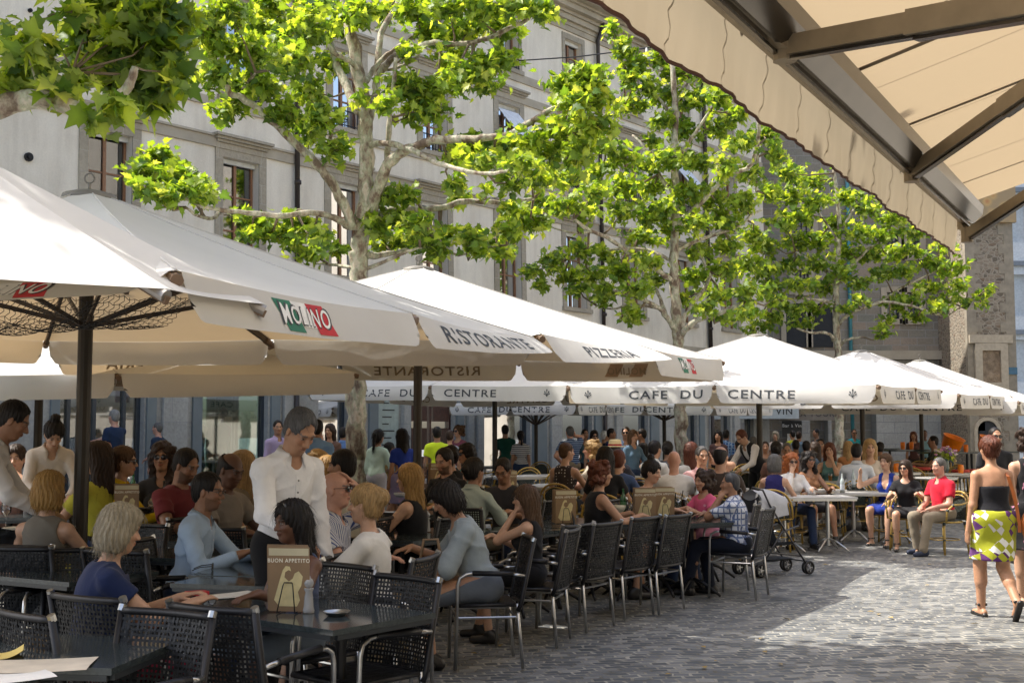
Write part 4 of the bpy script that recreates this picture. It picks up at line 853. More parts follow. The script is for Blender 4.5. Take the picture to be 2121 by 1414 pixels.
def crop_seam(px, py, w):
    # nearest rail parameter for a seam starting at the photo pixel on the rail
    best = min(range(400), key=lambda i: abs(pxof(RE.lerp(RL, i / 399) + wd * .12 + Vector((0, 0, .09))) - px)); return best / 399
def pxof(p): yy = p.y * cP + (p.z - CAMZ) * sP; return CX + F * p.x / yy
for px, w in ((1608, .05), (1625, .006), (1735, .006), (1776, .055), (1812, .006), (1881, .05), (1886, .006), (1962, .008), (1992, .03), (1490, .03), (1560, .006)):
    u = crop_seam(px, 0, w); s = MB()
    s.grid(lambda a, v: RE.lerp(RL, u) + rd * ((a - .5) * w) + wd * (v * 3.3) + Vector((0, 0, .094 - .05 * math.sin(math.pi * v))), 1, 12); s.build("seam", M_seam, aco)
rl = MB(); cross = Vector((.89, -.45, 0)).normalized(); UPV = Vector((0, 0, 1))
def prof(pts, m, name):
    mb = MB(); k = len(pts); vs = [q + cross * a + UPV * b_ for q in (RE - rd * .03, RL) for a, b_ in pts]
    mb.add(vs, [(i, (i + 1) % k, k + (i + 1) % k, k + i) for i in range(k)] + [tuple(range(k - 1, -1, -1)), tuple(range(k, 2 * k))]); return mb.build(name, m, aw)
prof([(-.02, -.03), (.0, -.05), (.035, -.052), (.05, -.02), (.06, .03), (.02, .08), (-.02, .06)], M_arm, "front_rail")
prof([(.062, -.04), (.085, -.045), (.15, .02), (.16, .085), (.12, .10), (.08, .05)], M_railm, "front_profile")
prof([(.04, -.07), (.058, -.07), (.058, -.056), (.04, -.056)], M_railm, "rail_groove")
va = MB(); va_n = 110
def vfn(u, v):
    p = RE.lerp(RL, u) + Vector((0, 0, .0)) - cross * .022; s = u * tot
    dr = .275 + .014 * math.sin(s * 5.2) * .45 + .003 * math.sin(s * 19 + 1)
    p = p - UPV * (v * dr) - cross * (.010 * math.sin(s * 7 + v * 1.5) * v + .03 * v + .006 * math.sin(s * 37) * v); return p
va.grid(vfn, va_n * 2, 10); vo = va.build("valance", M_awnval, aw, smooth=True)
hm = MB(); hm.tube([vfn(i / 220, 1.0) for i in range(221)], .007, 5); hm.build("hem", simple("brown hem", (.11, .05, .035), .8), vo)
for k in range(14):
    s = (.12 + k * .52) / tot
    if s < 1: q = MB(); q.tube([vfn(s + .003 * math.sin(v * 2), v / 8) - cross * .004 for v in range(9)], .0035, 4); q.build("seam", M_seam, vo)
# arms
hm = MB(); hm.bar(RE + wd * 3.25 + Vector((0, 0, .02)), RL + wd * 3.25 + Vector((0, 0, .02)), .14, .16); hm.build('wall_rail', M_arm, aw)
def arm(j, e, r0, name="folding_arm"):
    J = PT(*j); E = PT(*e); d = (E - J).normalized(); mid = J.lerp(E, .45)
    q = MB(); q.bar(J, mid, .062, .072); q.bar(mid - d * .02, E, .074, .086); o = q.build(name, M_arm, aw)
    WA_ = RE + wd * 3.3; ds = (WA_ - E).dot(cross) + .02; W_ = E + cross * ds + rd * .5; f_ = MB(); f_.bar(E - d * .05, W_, .07, .08); f_.lathe(E, [(.05, -.06), (.05, .06)], 12); f_.build('rear_arm', M_arm, aw)
    s = MB(); s.bar(J + Vector((0, 0, -.046)), mid + Vector((0, 0, -.046)), .035, .012); s.bar(mid + Vector((0, 0, -.055)), E + Vector((0, 0, -.055)), .04, .012); s.build("arm_rail", M_railm, o)
    h = MB(); K = PT(*r0); h.bar(J + d * .02, K, .05, .05); h.tube([K + Vector((0, 0, -.05)), K + Vector((0, 0, .06))], .028, 8); h.tube([J + Vector((0, 0, -.055)), J + Vector((0, 0, .055))], .045, 10); h.build("arm_joint", M_arm, o)
arm((1625, 98, 4.45), (2330, -30, 3.4), (1545, 40, 4.3)); arm((1888, 358, 7.0), (2420, -20, 4.9), (1868, 335, 7.1)); arm((2003, 487, 9.15), (2420, 210, 7.4), (1990, 462, 9.25))
# the wall that carries the awning stands outside the picture on the right
wb = MB(); WA = RE + wd * 3.3 + Vector((0, 0, 0)); WB = RL + wd * 3.3; hd = Vector((rd.x, rd.y, 0)).normalized(); nrm = cross
P0_ = WA - hd * 34; P1_ = WB + hd * 8
vs = [Vector((p.x, p.y, z)) + nrm * o for p in (P0_, P1_) for o in (.06, .5) for z in (-.3, 14)]
wb.add(vs, [(0, 1, 3, 2), (4, 6, 7, 5), (0, 4, 5, 1), (2, 3, 7, 6), (0, 2, 6, 4), (1, 5, 7, 3)])
rb_ = wb.build("wall", plaster_mat("opposite house plaster", (.41, .385, .34), (.49, .46, .40))); tag(rb_, "pale plastered house wall that carries the awning", kind='structure'); rb_['category'] = 'wall'
# overhead wire and lamp
lw = MB(); W0 = FP(12.9, 11.9, .1); W0 = PT(1075, 126, 33.5); W1 = PT(1340, 100, 27.0); W2 = W1 + (W1 - W0) * .9 + Vector((0, 0, .3)); lw.tube([W0, W0.lerp(W1, .5) - Vector((0, 0, .05)), W1, W2], .018, 5)
lo = empty("street_lamp", W1, 0, "grey street lamp hung on an overhead wire among the leaves", "street lamp")
q = MB(); q.tube([p - W1 for p in (W0, W0.lerp(W1, .5) - Vector((0, 0, .05)), W1, W2)], .018, 5); q.build("wire", M_iron, lo)
q = MB(); q.lathe((0, 0, -.30), [(.26, -.06), (.27, -.03), (.20, .07), (.09, .13), (.04, .2), (.03, .30)], 16); q.build("lamp_shade", simple("grey enamel shade", (.35, .36, .37), .4), lo, smooth=True)
# ================================================================ people: signed distance bodies, one continuous surface each
def mkmesh(name, co, quads, mats, smooth=True, col=None):
    me = bpy.data.meshes.new(name); me.vertices.add(len(co)); me.vertices.foreach_set('co', np.ascontiguousarray(co, np.float32).ravel())
    me.loops.add(quads.size); me.loops.foreach_set('vertex_index', np.ascontiguousarray(quads, np.int32).ravel()); me.polygons.add(len(quads))
    me.polygons.foreach_set('loop_start', np.arange(0, quads.size, 4, dtype=np.int32)); me.polygons.foreach_set('use_smooth', np.ones(len(quads), bool)); me.update(calc_edges=True)
    if col is not None:
        at = me.color_attributes.new('Col', 'FLOAT_COLOR', 'POINT'); c = np.ones((len(co), 4), np.float32); c[:, :3] = col; at.data.foreach_set('color', c.ravel())
    me.materials.append(mats); o = bpy.data.objects.new(name, me); COL.objects.link(o); return o
def surf(Fv, X, Y, Z):
    s = Fv < 0
    c = s[:-1, :-1, :-1].astype(np.int8); 
    for dx, dy, dz in ((1, 0, 0), (0, 1, 0), (0, 0, 1), (1, 1, 0), (1, 0, 1), (0, 1, 1), (1, 1, 1)):
        c = c + s[dx:s.shape[0] - 1 + dx, dy:s.shape[1] - 1 + dy, dz:s.shape[2] - 1 + dz]
    act = (c > 0) & (c < 8); I, J, K = np.nonzero(act)
    if len(I) == 0: return None
    idx = np.full(act.shape, -1, np.int32); idx[I, J, K] = np.arange(len(I), dtype=np.int32)
    acc = np.zeros((len(I), 3), np.float32); cnt = np.zeros(len(I), np.float32); ax = (X, Y, Z)
    off = [(a, b_, d) for a in (0, 1) for b_ in (0, 1) for d in (0, 1)]
    for a in off:
        for k in range(3):
            if a[k]: continue
            b_ = list(a); b_[k] = 1
            va = Fv[I + a[0], J + a[1], K + a[2]]; vb = Fv[I + b_[0], J + b_[1], K + b_[2]]; m = (va < 0) != (vb < 0)
            if not m.any(): continue
            t = va[m] / (va[m] - vb[m]); g = (I[m], J[m], K[m])
            for q in range(3):
                p = ax[q][g[q] + a[q]]
                if q == k: p = p + t * (ax[q][g[q] + 1] - ax[q][g[q]])
                acc[m, q] += p
            cnt[m] += 1
    co = acc / cnt[:, None]; qs = []
    sx = s[:-1, 1:-1, 1:-1] != s[1:, 1:-1, 1:-1]; i, j, k = np.nonzero(sx); j += 1; k += 1; fl = s[i, j, k]
    q = np.stack([idx[i, j - 1, k - 1], idx[i, j, k - 1], idx[i, j, k], idx[i, j - 1, k]], 1); q[~fl] = q[~fl][:, ::-1]; qs.append(q)
    sy = s[1:-1, :-1, 1:-1] != s[1:-1, 1:, 1:-1]; i, j, k = np.nonzero(sy); i += 1; k += 1; fl = s[i, j, k]
    q = np.stack([idx[i - 1, j, k - 1], idx[i - 1, j, k], idx[i, j, k], idx[i, j, k - 1]], 1); q[~fl] = q[~fl][:, ::-1]; qs.append(q)
    sz = s[1:-1, 1:-1, :-1] != s[1:-1, 1:-1, 1:]; i, j, k = np.nonzero(sz); i += 1; j += 1; fl = s[i, j, k]
    q = np.stack([idx[i - 1, j - 1, k], idx[i, j - 1, k], idx[i, j, k], idx[i - 1, j, k]], 1); q[~fl] = q[~fl][:, ::-1]; qs.append(q)
    Q = np.vstack(qs); Q = Q[(Q >= 0).all(1)]; return co, Q
V3 = lambda *a: np.array(a, np.float64)
def cap(a, b, ra, rb, k=.03, op='u'): return ('c', V3(*a), V3(*b), ra, rb, k, op)
def ell(c, r, k=.03, op='u', M=None): return ('e', V3(*c), V3(*r), np.eye(3) if M is None else M, None, k, op)
def axis(lo, hi, h, fine):
    """monotone coordinates with finer spacing inside the intervals fine=[(a,b,hf)]"""
    out = [lo]; x = lo
    while x < hi:
        s = h
        for a, b_, hf in fine:
            if a - hf <= x <= b_: s = min(s, hf)
        x += s; out.append(x)
    return np.array(out, np.float32)
def field(prims, h, fine=None, disp=None, clips=()):
    lo = np.full(3, 9e9); hi = -lo
    for p in prims:
        if p[6] != 'u': continue
        if p[0] == 'c': r = max(p[3], p[4]); a = np.minimum(p[1], p[2]) - r; b_ = np.maximum(p[1], p[2]) + r
        else: r = np.abs(p[3]) @ p[2]; a = p[1] - r; b_ = p[1] + r
        lo = np.minimum(lo, a); hi = np.maximum(hi, b_)
    pad = .03 + h; lo -= pad; hi += pad; fine = fine or []
    X, Y, Z = [axis(lo[i], hi[i], h, [(f[0][i], f[1][i], f[2]) for f in fine]) for i in range(3)]
    Fv = np.full((len(X), len(Y), len(Z)), .08, np.float32)
    for kind, a, b_, r1, r2, k, op in prims:
        if kind == 'c': r = max(r1, r2); l_ = np.minimum(a, b_) - r; h_ = np.maximum(a, b_) + r
        else: r = np.abs(r1) @ b_; l_ = a - r; h_ = a + r
        m = max(.03, k) + h; sl_ = []
        for q, A in enumerate((X, Y, Z)):
            i0 = max(0, int(np.searchsorted(A, l_[q] - m)) - 1); i1 = min(len(A), int(np.searchsorted(A, h_[q] + m)) + 1); sl_.append(slice(i0, i1))
        if any(s.stop <= s.start for s in sl_): continue
        x = X[sl_[0]][:, None, None]; y = Y[sl_[1]][None, :, None]; z = Z[sl_[2]][None, None, :]
        if kind == 'c':
            ba = (b_ - a); bb = float(ba @ ba) + 1e-9
            t = np.clip(((x - a[0]) * ba[0] + (y - a[1]) * ba[1] + (z - a[2]) * ba[2]) / bb, 0, 1).astype(np.float32)
            d = np.sqrt((x - a[0] - ba[0] * t) ** 2 + (y - a[1] - ba[1] * t) ** 2 + (z - a[2] - ba[2] * t) ** 2) - (r1 + (r2 - r1) * t)
        else:
            M = r1; px_, py_, pz_ = x - a[0], y - a[1], z - a[2]
            u = [(px_ * M[0, i] + py_ * M[1, i] + pz_ * M[2, i]) for i in range(3)]
            k0 = np.sqrt((u[0] / b_[0]) ** 2 + (u[1] / b_[1]) ** 2 + (u[2] / b_[2]) ** 2); k1 = np.sqrt((u[0] / b_[0] ** 2) ** 2 + (u[1] / b_[1] ** 2) ** 2 + (u[2] / b_[2] ** 2) ** 2) + 1e-6
            d = k0 * (k0 - 1) / k1
        d = d.astype(np.float32); S = tuple(sl_); f = Fv[S]
        if op == 'u':
            hh = np.maximum(k - np.abs(f - d), 0) / k; Fv[S] = np.minimum(f, d) - hh * hh * k * .25
        elif op == 's':
            d = -d; hh = np.maximum(k - np.abs(f - d), 0) / k; Fv[S] = np.maximum(f, d) + hh * hh * k * .25
    for n, c in clips:
        Fv = np.maximum(Fv, X[:, None, None] * n[0] + Y[None, :, None] * n[1] + Z[None, None, :] * n[2] - c)
    if disp is not None: Fv = Fv + disp(X[:, None, None], Y[None, :, None], Z[None, None, :])
    return surf(Fv, X, Y, Z)
def Rx(a): c, s = math.cos(a), math.sin(a); return np.array([[1, 0, 0], [0, c, -s], [0, s, c]])
def Ry(a): c, s = math.cos(a), math.sin(a); return np.array([[c, 0, s], [0, 1, 0], [-s, 0, c]])
def Rz(a): c, s = math.cos(a), math.sin(a); return np.array([[c, -s, 0], [s, c, 0], [0, 0, 1]])
def ik(a, c, l1, l2, hint):
    d = c - a; D = np.linalg.norm(d); Dm = min(D, (l1 + l2) * .995); d = d / (D + 1e-9); c = a + d * Dm
    x = (l1 * l1 - l2 * l2 + Dm * Dm) / (2 * Dm); hgt = math.sqrt(max(0, l1 * l1 - x * x)); h = hint - d * (hint @ d); h /= np.linalg.norm(h) + 1e-9
    return a + d * x + h * hgt, c
# ---- materials for people
def skin_mat():
    m, nt, b = newmat("skin"); at = N(nt, "ShaderNodeAttribute", attribute_name="Col"); v = ocoord(nt)
    L(nt, mixc(nt, .35, at.outputs[0], ramp(nt, noise(nt, v, 45, 4), [(.3, (.8, .72, .68)), (.7, (1.15, 1.12, 1.1))]), 'MULTIPLY'), b.inputs[0]); b.inputs['Roughness'].default_value = .48
    b.inputs['Subsurface Weight'].default_value = .0; bump(nt, b, noise(nt, v, 160, 2), .12, .003); return m
M_skin = skin_mat()
def hair_mat(col):
    key = ("hair", col)
    if key in MATS: return MATS[key]
    m, nt, b = newmat("hair"); v = ocoord(nt); mp = N(nt, "ShaderNodeMapping", inp={3: (70, 70, 7)}); L(nt, v, mp.inputs[0])
    n1 = noise(nt, mp.outputs[0], 1.6, 4, .6); n2 = noise(nt, v, 9, 3)
    c = ramp(nt, n1, [(.3, [x * .6 for x in col]), (.5, col), (.72, [min(1, x * 1.4 + .005) for x in col])])
    c = mixc(nt, .5, c, ramp(nt, n2, [(.3, (.7, .7, .7)), (.7, (1.2, 1.2, 1.2))]), 'MULTIPLY')
    L(nt, c, b.inputs[0]); b.inputs['Roughness'].default_value = .5; b.inputs['Specular IOR Level'].default_value = .25; bump(nt, b, n1, .45, .004); MATS[key] = m; return m
def cloth_mat(col, pat=None, col2=None):
    key = ("cloth", col, pat, col2)
    if key in MATS: return MATS[key]
    m, nt, b = newmat("cloth " + (pat or "plain")); v = ocoord(nt); sp = N(nt, "ShaderNodeSeparateXYZ"); L(nt, v, sp.inputs[0])
    col2 = col2 or (.8, .8, .8)
    def band(axis_, freq, width):
        mu = N(nt, "ShaderNodeMath", operation='MULTIPLY'); mu.inputs[1].default_value = freq; L(nt, sp.outputs[axis_], mu.inputs[0])
        fr = N(nt, "ShaderNodeMath", operation='FRACT'); L(nt, mu.outputs[0], fr.inputs[0]); lt = N(nt, "ShaderNodeMath", operation='LESS_THAN'); lt.inputs[1].default_value = width; L(nt, fr.outputs[0], lt.inputs[0]); return lt.outputs[0]
    base = c4(col)
    if pat == 'hstripe': c = mixc(nt, band(2, 26, .45), col, col2)
    elif pat == 'vstripe': c = mixc(nt, band(0, 55, .35), col, col2)
    elif pat == 'plaid':
        c = mixc(nt, band(0, 17, .28), col, col2); c = mixc(nt, band(2, 17, .28), c, col2); c = mixc(nt, band(1, 17, .22), c, col2); c = mixc(nt, band(2, 17, .07), c, (.25, .33, .5)); c = mixc(nt, band(0, 17, .07), c, (.6, .6, .65))
    elif pat == 'floral':
        vo = N(nt, "ShaderNodeTexVoronoi", inp={'Scale': 15}); L(nt, v, vo.inputs[0]); r_ = ramp(nt, vo.outputs[0], [(.28, (1, 1, 1)), (.36, (0, 0, 0))]); nn = ramp(nt, noise(nt, v, 5, 2), [(.45, (0, 0, 0)), (.55, (1, 1, 1))])
        f = N(nt, "ShaderNodeMath", operation='MULTIPLY'); L(nt, r_, f.inputs[0]); L(nt, nn, f.inputs[1]); c = mixc(nt, f.outputs[0], col, col2)
    elif pat == 'dots':
        vo = N(nt, "ShaderNodeTexVoronoi", inp={'Scale': 24, 'Randomness': .2}); L(nt, v, vo.inputs[0]); c = mixc(nt, ramp(nt, vo.outputs[0], [(.22, (1, 1, 1)), (.26, (0, 0, 0))]), col, col2)
    elif pat == 'harlequin':
        a = N(nt, "ShaderNodeTexChecker", inp={3: 15}); mp = N(nt, "ShaderNodeMapping", inp={2: (0, R(45), 0)}); L(nt, v, mp.inputs[0]); mp2 = N(nt, "ShaderNodeMapping", inp={3: (1.3, .01, .8)}); L(nt, mp.outputs[0], mp2.inputs[0]); L(nt, mp2.outputs[0], a.inputs[0])
        a2 = N(nt, "ShaderNodeTexVoronoi", inp={'Scale': 10}); L(nt, v, a2.inputs[0]); sc_ = N(nt, "ShaderNodeSeparateColor"); L(nt, a2.outputs['Color'], sc_.inputs[0])
        alt = ramp(nt, sc_.outputs[0], [(.0, (.12, .035, .16)), (.45, (.12, .035, .16)), (.5, (.85, .85, .8)), (1, (.9, .9, .85))])
        g_ = N(nt, "ShaderNodeMath", operation='GREATER_THAN'); g_.inputs[1].default_value = .3; L(nt, sc_.outputs[1], g_.inputs[0]); f = N(nt, "ShaderNodeMath", operation='MULTIPLY'); L(nt, a.outputs[1], f.inputs[0]); L(nt, g_.outputs[0], f.inputs[1])
        c = mixc(nt, f.outputs[0], col, alt)
    else:
        c = ramp(nt, noise(nt, v, 6, 3), [(.3, [x * .9 for x in col]), (.7, [min(1, x * 1.06) for x in col])])
    n2 = noise(nt, v, 26, 4, .65); c = mixc(nt, .3, c, ramp(nt, n2, [(.3, (.86, .86, .86)), (.7, (1.07, 1.07, 1.07))]), 'MULTIPLY')
    L(nt, c, b.inputs[0]); b.inputs['Roughness'].default_value = .85; b.inputs['Specular IOR Level'].default_value = .2
    b.inputs['Sheen Weight'].default_value = .1; bump(nt, b, n2, .35, .008); MATS[key] = m; return m
M_shade = simple("dark sunglass lens", (.015, .014, .018), .12, .2, spec=.8); M_specs = simple("dark spectacle rim", (.03, .025, .025), .3)
M_whiteb = simple('pale button', (.7, .7, .68), .4); M_shoe = simple("black leather", (.02, .018, .017), .4); M_metal = simple("brushed steel", (.50, .50, .49), .28, .95, var=.05)
def folds(amp, seed):
    a, b_, c = (seed * 1.3) % 6, (seed * 2.1) % 6, (seed * .7) % 6
    def f(x, y, z):
        if amp > .005:
            r1 = 1 - np.abs(np.sin(z * 19 + 2.2 * np.sin(x * 7 + a) + 1.5 * np.sin(y * 9 + b_))); r2 = 1 - np.abs(np.sin((x * .8 + y) * 17 + 2.5 * np.sin(z * 6 + c)))
            return (-amp * (1.9 * r1 ** 3 * (.5 + .5 * np.sin(x * 8 + z * 5 + c)) + 1.5 * r2 ** 4 * (.5 + .5 * np.sin(z * 7 + a))) + amp * .4).astype(np.float32)
        w = np.sin(x * 13 + a + 2.0 * np.sin(z * 9 + c)) * np.sin(z * 17 + b_ + 1.8 * np.sin(y * 11 + a)) + .6 * np.sin((x + y) * 31 + 2 * np.sin(z * 14 + b_)) * np.sin(z * 24 + c + np.sin(x * 15))
        return (amp * w).astype(np.float32)
    return f
ARMS = {  # wrist target: (lateral, forward, height) in metres above ground for a seated person, or offsets for special ones
 'table': (.17, .40, .80), 'lap': (.10, .30, .62), 'fold': (.04, .30, .80), 'rest': (.24, .34, .79)}
def person(px, ytop, Y, pose, face, sex, hair, hcol, skin, top, bot, who, detail, arms='table', yaw=0, pitch=0, lean=None, glasses=None, extra=None, group=None, beard=0, sc=None, child=0, seatz=.45, fat=1.0, roll=0, shoes=False, dx=0, sleeve=None):
    hp = PT(px, ytop, Y); g0 = gz(hp.x, hp.y); ztop = hp.z - g0; s_ = F / Y
    lean_ = {'sit': 4, 'stand': 2, 'walk': 3, 'lean': 38}[pose] if lean is None else lean
    th, hp_ = R(lean_), R(pitch); sit = pose == 'sit'
    cl, ch = math.cos(th), math.cos(th * .5 + hp_)
    if sit: k = (ztop - seatz) / (.09 + .64 * cl + .135 * ch)
    else: k = ztop / (.93 + .64 * cl + .135 * ch)
    k0 = k; k = min(1.15, max(.55 if child else .86, k)); zoff = 0
    if sit: zoff = 0
    px_m = s_ * .483; h = min(.022, max(.0085, 1.7 / px_m)); hf = max(.0045, h * .52)
    if s_ < 105: hf = h * .7
    fem = sex == 'f'; w = .90 if fem else 1.0; f_ = fat
    A = lambda *v: V3(*v) * k
    pz = (seatz + .09 * k) if sit else .93 * k
    P = V3(0, 0, pz); U = V3(0, math.sin(th), math.cos(th)); FWD = V3(0, math.cos(th), -math.sin(th)); X_ = V3(1, 0, 0)
    rl = R(roll); U = U * math.cos(rl) + X_ * math.sin(rl)
    Mt = np.stack([X_, FWD, U], 1)
    T = lambda x, f, u: P + X_ * x * k + FWD * f * k + U * u * k
    neck = T(0, .0, .485); hm = R(yaw); Mh = Rz(-hm) @ Rx(-(th * .45 + hp_)) 
    H0 = neck + (U * .6 + V3(0, 0, .4)) * .075 * k; Hc = H0 + Mh @ V3(0, .025, .105) * k * (1.0 if not child else 1.0)
    hs = k * (.97 if not child else 1.12) * (.96 if fem else 1.0)
    HT = lambda x, y, z: Hc + Mh @ V3(x, y, z) * hs
    sh = .165 * w + .012 * (f_ - 1) * 5; S = {}; El = {}; Wr = {}; hipw = .095
    body = []; sk = lambda *a: body.append(a[0])
    for sd in (-1, 1):
        S[sd] = T(sd * sh, -.005, .415)
        am = arms[0 if sd < 0 else 1] if isinstance(arms, (tuple, list)) else arms
        lat, fw, up = ARMS.get(am, (0, 0, 0)); hint = V3(sd * .55, -.35, -.8)
        if am in ARMS: tg = V3(sd * lat * k, fw * k + math.sin(th) * .25, up if sit else up + .35)
        elif am == 'chin': tg = HT(sd * .05, .125, -.16); hint = V3(sd * .3, .5, -.9)
        elif am == 'head': tg = HT(sd * .10, .10, .02); hint = V3(sd * .6, .7, -.5)
        elif am == 'phone': tg = HT(sd * .12, .045, -.07); hint = V3(sd * .9, .2, -.5)
        elif am == 'glass': tg = HT(sd * .04, .16, -.13); hint = V3(sd * .8, .2, -.6)
        elif am == 'hang': tg = S[sd] + V3(sd * .07, .05, -.53) * k; hint = V3(sd * .2, -1, 0)
        elif am == 'hip': tg = T(sd * .17, .06, .04); hint = V3(sd * 1, -.5, 0)
        elif am == 'work': tg = S[sd] + V3(-sd * .03, .34, -.36) * k; hint = V3(sd * .7, -.3, -.6)
        elif am == 'front': tg = T(sd * .05, .24, .12); hint = V3(sd * 1, -.3, -.4)
        elif am == 'back': tg = T(sd * .02, -.2, .05); hint = V3(sd * 1, -.6, 0)
        elif am == 'bag': tg = S[sd] + V3(-sd * .10, .20, -.42) * k; hint = V3(sd * .6, -.5, -.4)
        else: tg = V3(*am) + V3(0, 0, 0)
        El[sd], Wr[sd] = ik(S[sd], tg, .285 * k, .25 * k, hint)
    HipP = {}; Kn = {}; An = {}
    for sd in (-1, 1):
        HipP[sd] = P + V3(sd * hipw * k, 0, -.0 * k)
        if sit: tg = V3(sd * .12 * k, (.40 + .06 * (sd if px % 2 else -sd)) * k, .09); hint = V3(sd * .12, 1, .7)
        elif pose == 'walk': tg = V3(sd * .07 * k, .17 * k if sd < 0 else -.26 * k, .085 if sd < 0 else .16); hint = V3(0, 1, 0)
        else: tg = V3(sd * .10 * k, (.02 * sd) * k, .085); hint = V3(0, 1, 0)
        if not sit: HipP[sd] = P + V3(sd * hipw * k, 0, -.02 * k)
        L1 = .43 * k; L2 = .415 * k
        if sit:
            Kn[sd] = HipP[sd] + V3(sd * .05, .43, 0) * k; Kn[sd][2] = seatz + .055; l2 = Kn[sd][2] - .09; An[sd] = Kn[sd] + V3(0, (.02 + .08 * (sd if px % 2 else -sd)), -l2)
        else: Kn[sd], An[sd] = ik(HipP[sd], tg, L1, L2, hint)
    # ---- torso primitives (shared by body and clothes)
    def torso(e, kk=.05):
        o = [ell(T(0, .0, .33), V3(.144 * w * f_ + e, (.105 * f_) + e, .16 + e) * 1, kk, M=Mt), ell(T(0, .012 * f_, .17), V3(.130 * w * f_ + e, .095 * f_ ** 1.4 + e, .16 + e), kk, M=Mt), ell(T(0, -.005, .02), V3((.155 if fem else .15) * f_ + e, .115 * f_ + e, .12 + e), kk, M=Mt)]
        o = [(q[0], q[1], q[2] * k, *q[3:]) for q in o]
        for sd in (-1, 1):
            o.append(cap(T(sd * .05, -.01, .43), S[sd], (.065 + e) * k, (.052 * (.93 if fem else 1) + e) * k, kk)); 
            if fem and not child: o.append(ell(T(sd * .068, .085, .30), (V3(.058, .055, .058) + e) * k, .03, M=Mt))
        return o
    body += torso(0)
    body.append(cap(neck - U * .05 * k, H0 + (Hc - H0) * .45, (.060 if not fem else .050) * k, (.056 if not fem else .047) * k, .03))
    ra = (.92 if fem else 1.0) * (.5 + .5 * f_) * k
    def arm_p(sd, e, frac=1.0, fore=0.0, flare=0):
        o = []; a, b_, c = S[sd], El[sd], Wr[sd]; m = a + (b_ - a) * frac
        o.append(cap(a, m, .050 * ra + e, (.050 - .010 * frac) * ra + e + flare, .02))
        if fore > 0: o.append(cap(b_, b_ + (c - b_) * fore, .041 * ra + e, (.041 - .013 * fore) * ra + e + flare * .6, .02))
        return o
    for sd in (-1, 1): body += arm_p(sd, 0, 1, 1)
    # hands
    fing = s_ > 150
    for sd in (-1, 1):
        fd = Wr[sd] - El[sd]; fd /= np.linalg.norm(fd); am = arms[0 if sd < 0 else 1] if isinstance(arms, (tuple, list)) else arms
        if am in ('table', 'rest', 'fold'): fd = V3(fd[0] * .9, fd[1] + .2, -.12); fd /= np.linalg.norm(fd)
        pn = V3(0, 0, -1.0)
        if am in ('chin', 'phone', 'head', 'glass'):
            pn = Hc - Wr[sd]; pn /= np.linalg.norm(pn)
            if am == 'head': fd = HT(0, .05, .13) - Wr[sd]; fd /= np.linalg.norm(fd)
            if am == 'phone': fd = HT(sd * .10, -.01, .06) - Wr[sd]; fd /= np.linalg.norm(fd)
        if am == 'hang' or am == 'bag': pn = V3(-sd, .1, 0)
        lt = np.cross(fd, pn); lt /= np.linalg.norm(lt) + 1e-9; pn = np.cross(lt, fd); tsd = 1 if (lt @ V3(-sd, .0, 0) + .4 * (lt @ V3(0, 1, 0) if am in ('hang', 'bag') else 0)) > 0 else -1
        hk = k * (.93 if fem else 1.0); W = Wr[sd]; Hm = np.stack([lt, fd, pn], 1)
        body.append(ell(W + fd * .048 * hk, V3(.040, .052, .016) * hk, .012, M=Hm)); body.append(cap(W, W + fd * .03 * hk, .024 * hk, .026 * hk, .015))
        curl = {'hang': .55, 'bag': .8, 'chin': .95, 'phone': .7, 'glass': .9, 'head': .25, 'work': .8}.get(am if isinstance(am, str) else 'x', .35)
        if fing:
            for q, (lx, ln_) in enumerate(((.030, .070), (.010, .078), (-.010, .072), (-.029, .057))):
                b0 = W + (fd * .088 + lt * lx * tsd) * hk; cu = curl * (1 + .12 * q); d1 = fd * math.cos(cu * .5) + pn * math.sin(cu * .5) + lt * lx * 2.2 * tsd; d2 = fd * math.cos(cu * 1.5) + pn * math.sin(cu * 1.5)
                m1 = b0 + d1 / np.linalg.norm(d1) * ln_ * .55 * hk; m2 = m1 + d2 * ln_ * .5 * hk
                body.append(cap(b0 - fd * .012 * hk, m1, .0100 * hk, .0088 * hk, .004)); body.append(cap(m1, m2, .0088 * hk, .0075 * hk, .004))
            t0 = W + (fd * .028 + lt * .030 * tsd) * hk; t1 = t0 + (lt * .028 * tsd + fd * .026 + pn * .012) * hk; t2 = t1 + (fd * .030 + lt * .006 * tsd + pn * .012) * hk
            body.append(cap(t0, t1, .013 * hk, .011 * hk, .008)); body.append(cap(t1, t2, .0105 * hk, .0085 * hk, .004))
        else:
            e_ = W + fd * .09 * hk; body.append(cap(e_ - fd * .02 * hk, e_ + (fd * math.cos(curl) + pn * math.sin(curl)) * .06 * hk, .021 * hk, .014 * hk, .01))
    # legs
    lf = (.5 + .5 * f_) * k * (1.03 if fem else 1.0)
    for sd in (-1, 1):
        body.append(cap(HipP[sd], Kn[sd], .085 * lf, .055 * lf, .04)); mid = Kn[sd] + (An[sd] - Kn[sd]) * .3 - V3(0, .012, 0)
        body.append(cap(Kn[sd], An[sd], .050 * lf, .036 * lf, .02)); body.append(cap(Kn[sd] + (An[sd] - Kn[sd]) * .12, mid + (An[sd] - Kn[sd]) * .12, .050 * lf, .050 * lf, .03))
        toe = V3(sd * .05, 1, 0); 
        if pose == 'walk' and sd > 0: toe = V3(.03, .55, -.8)
        toe /= np.linalg.norm(toe); a0 = An[sd] - V3(0, .02, .03) * k if not (pose == 'walk' and sd > 0) else An[sd]
        body.append(cap(a0 - toe * .03 * k - V3(0, 0, .02), a0 + toe * .15 * k - V3(0, 0, .028 if not (pose == 'walk' and sd > 0) else 0), .032 * k, .024 * k, .02))
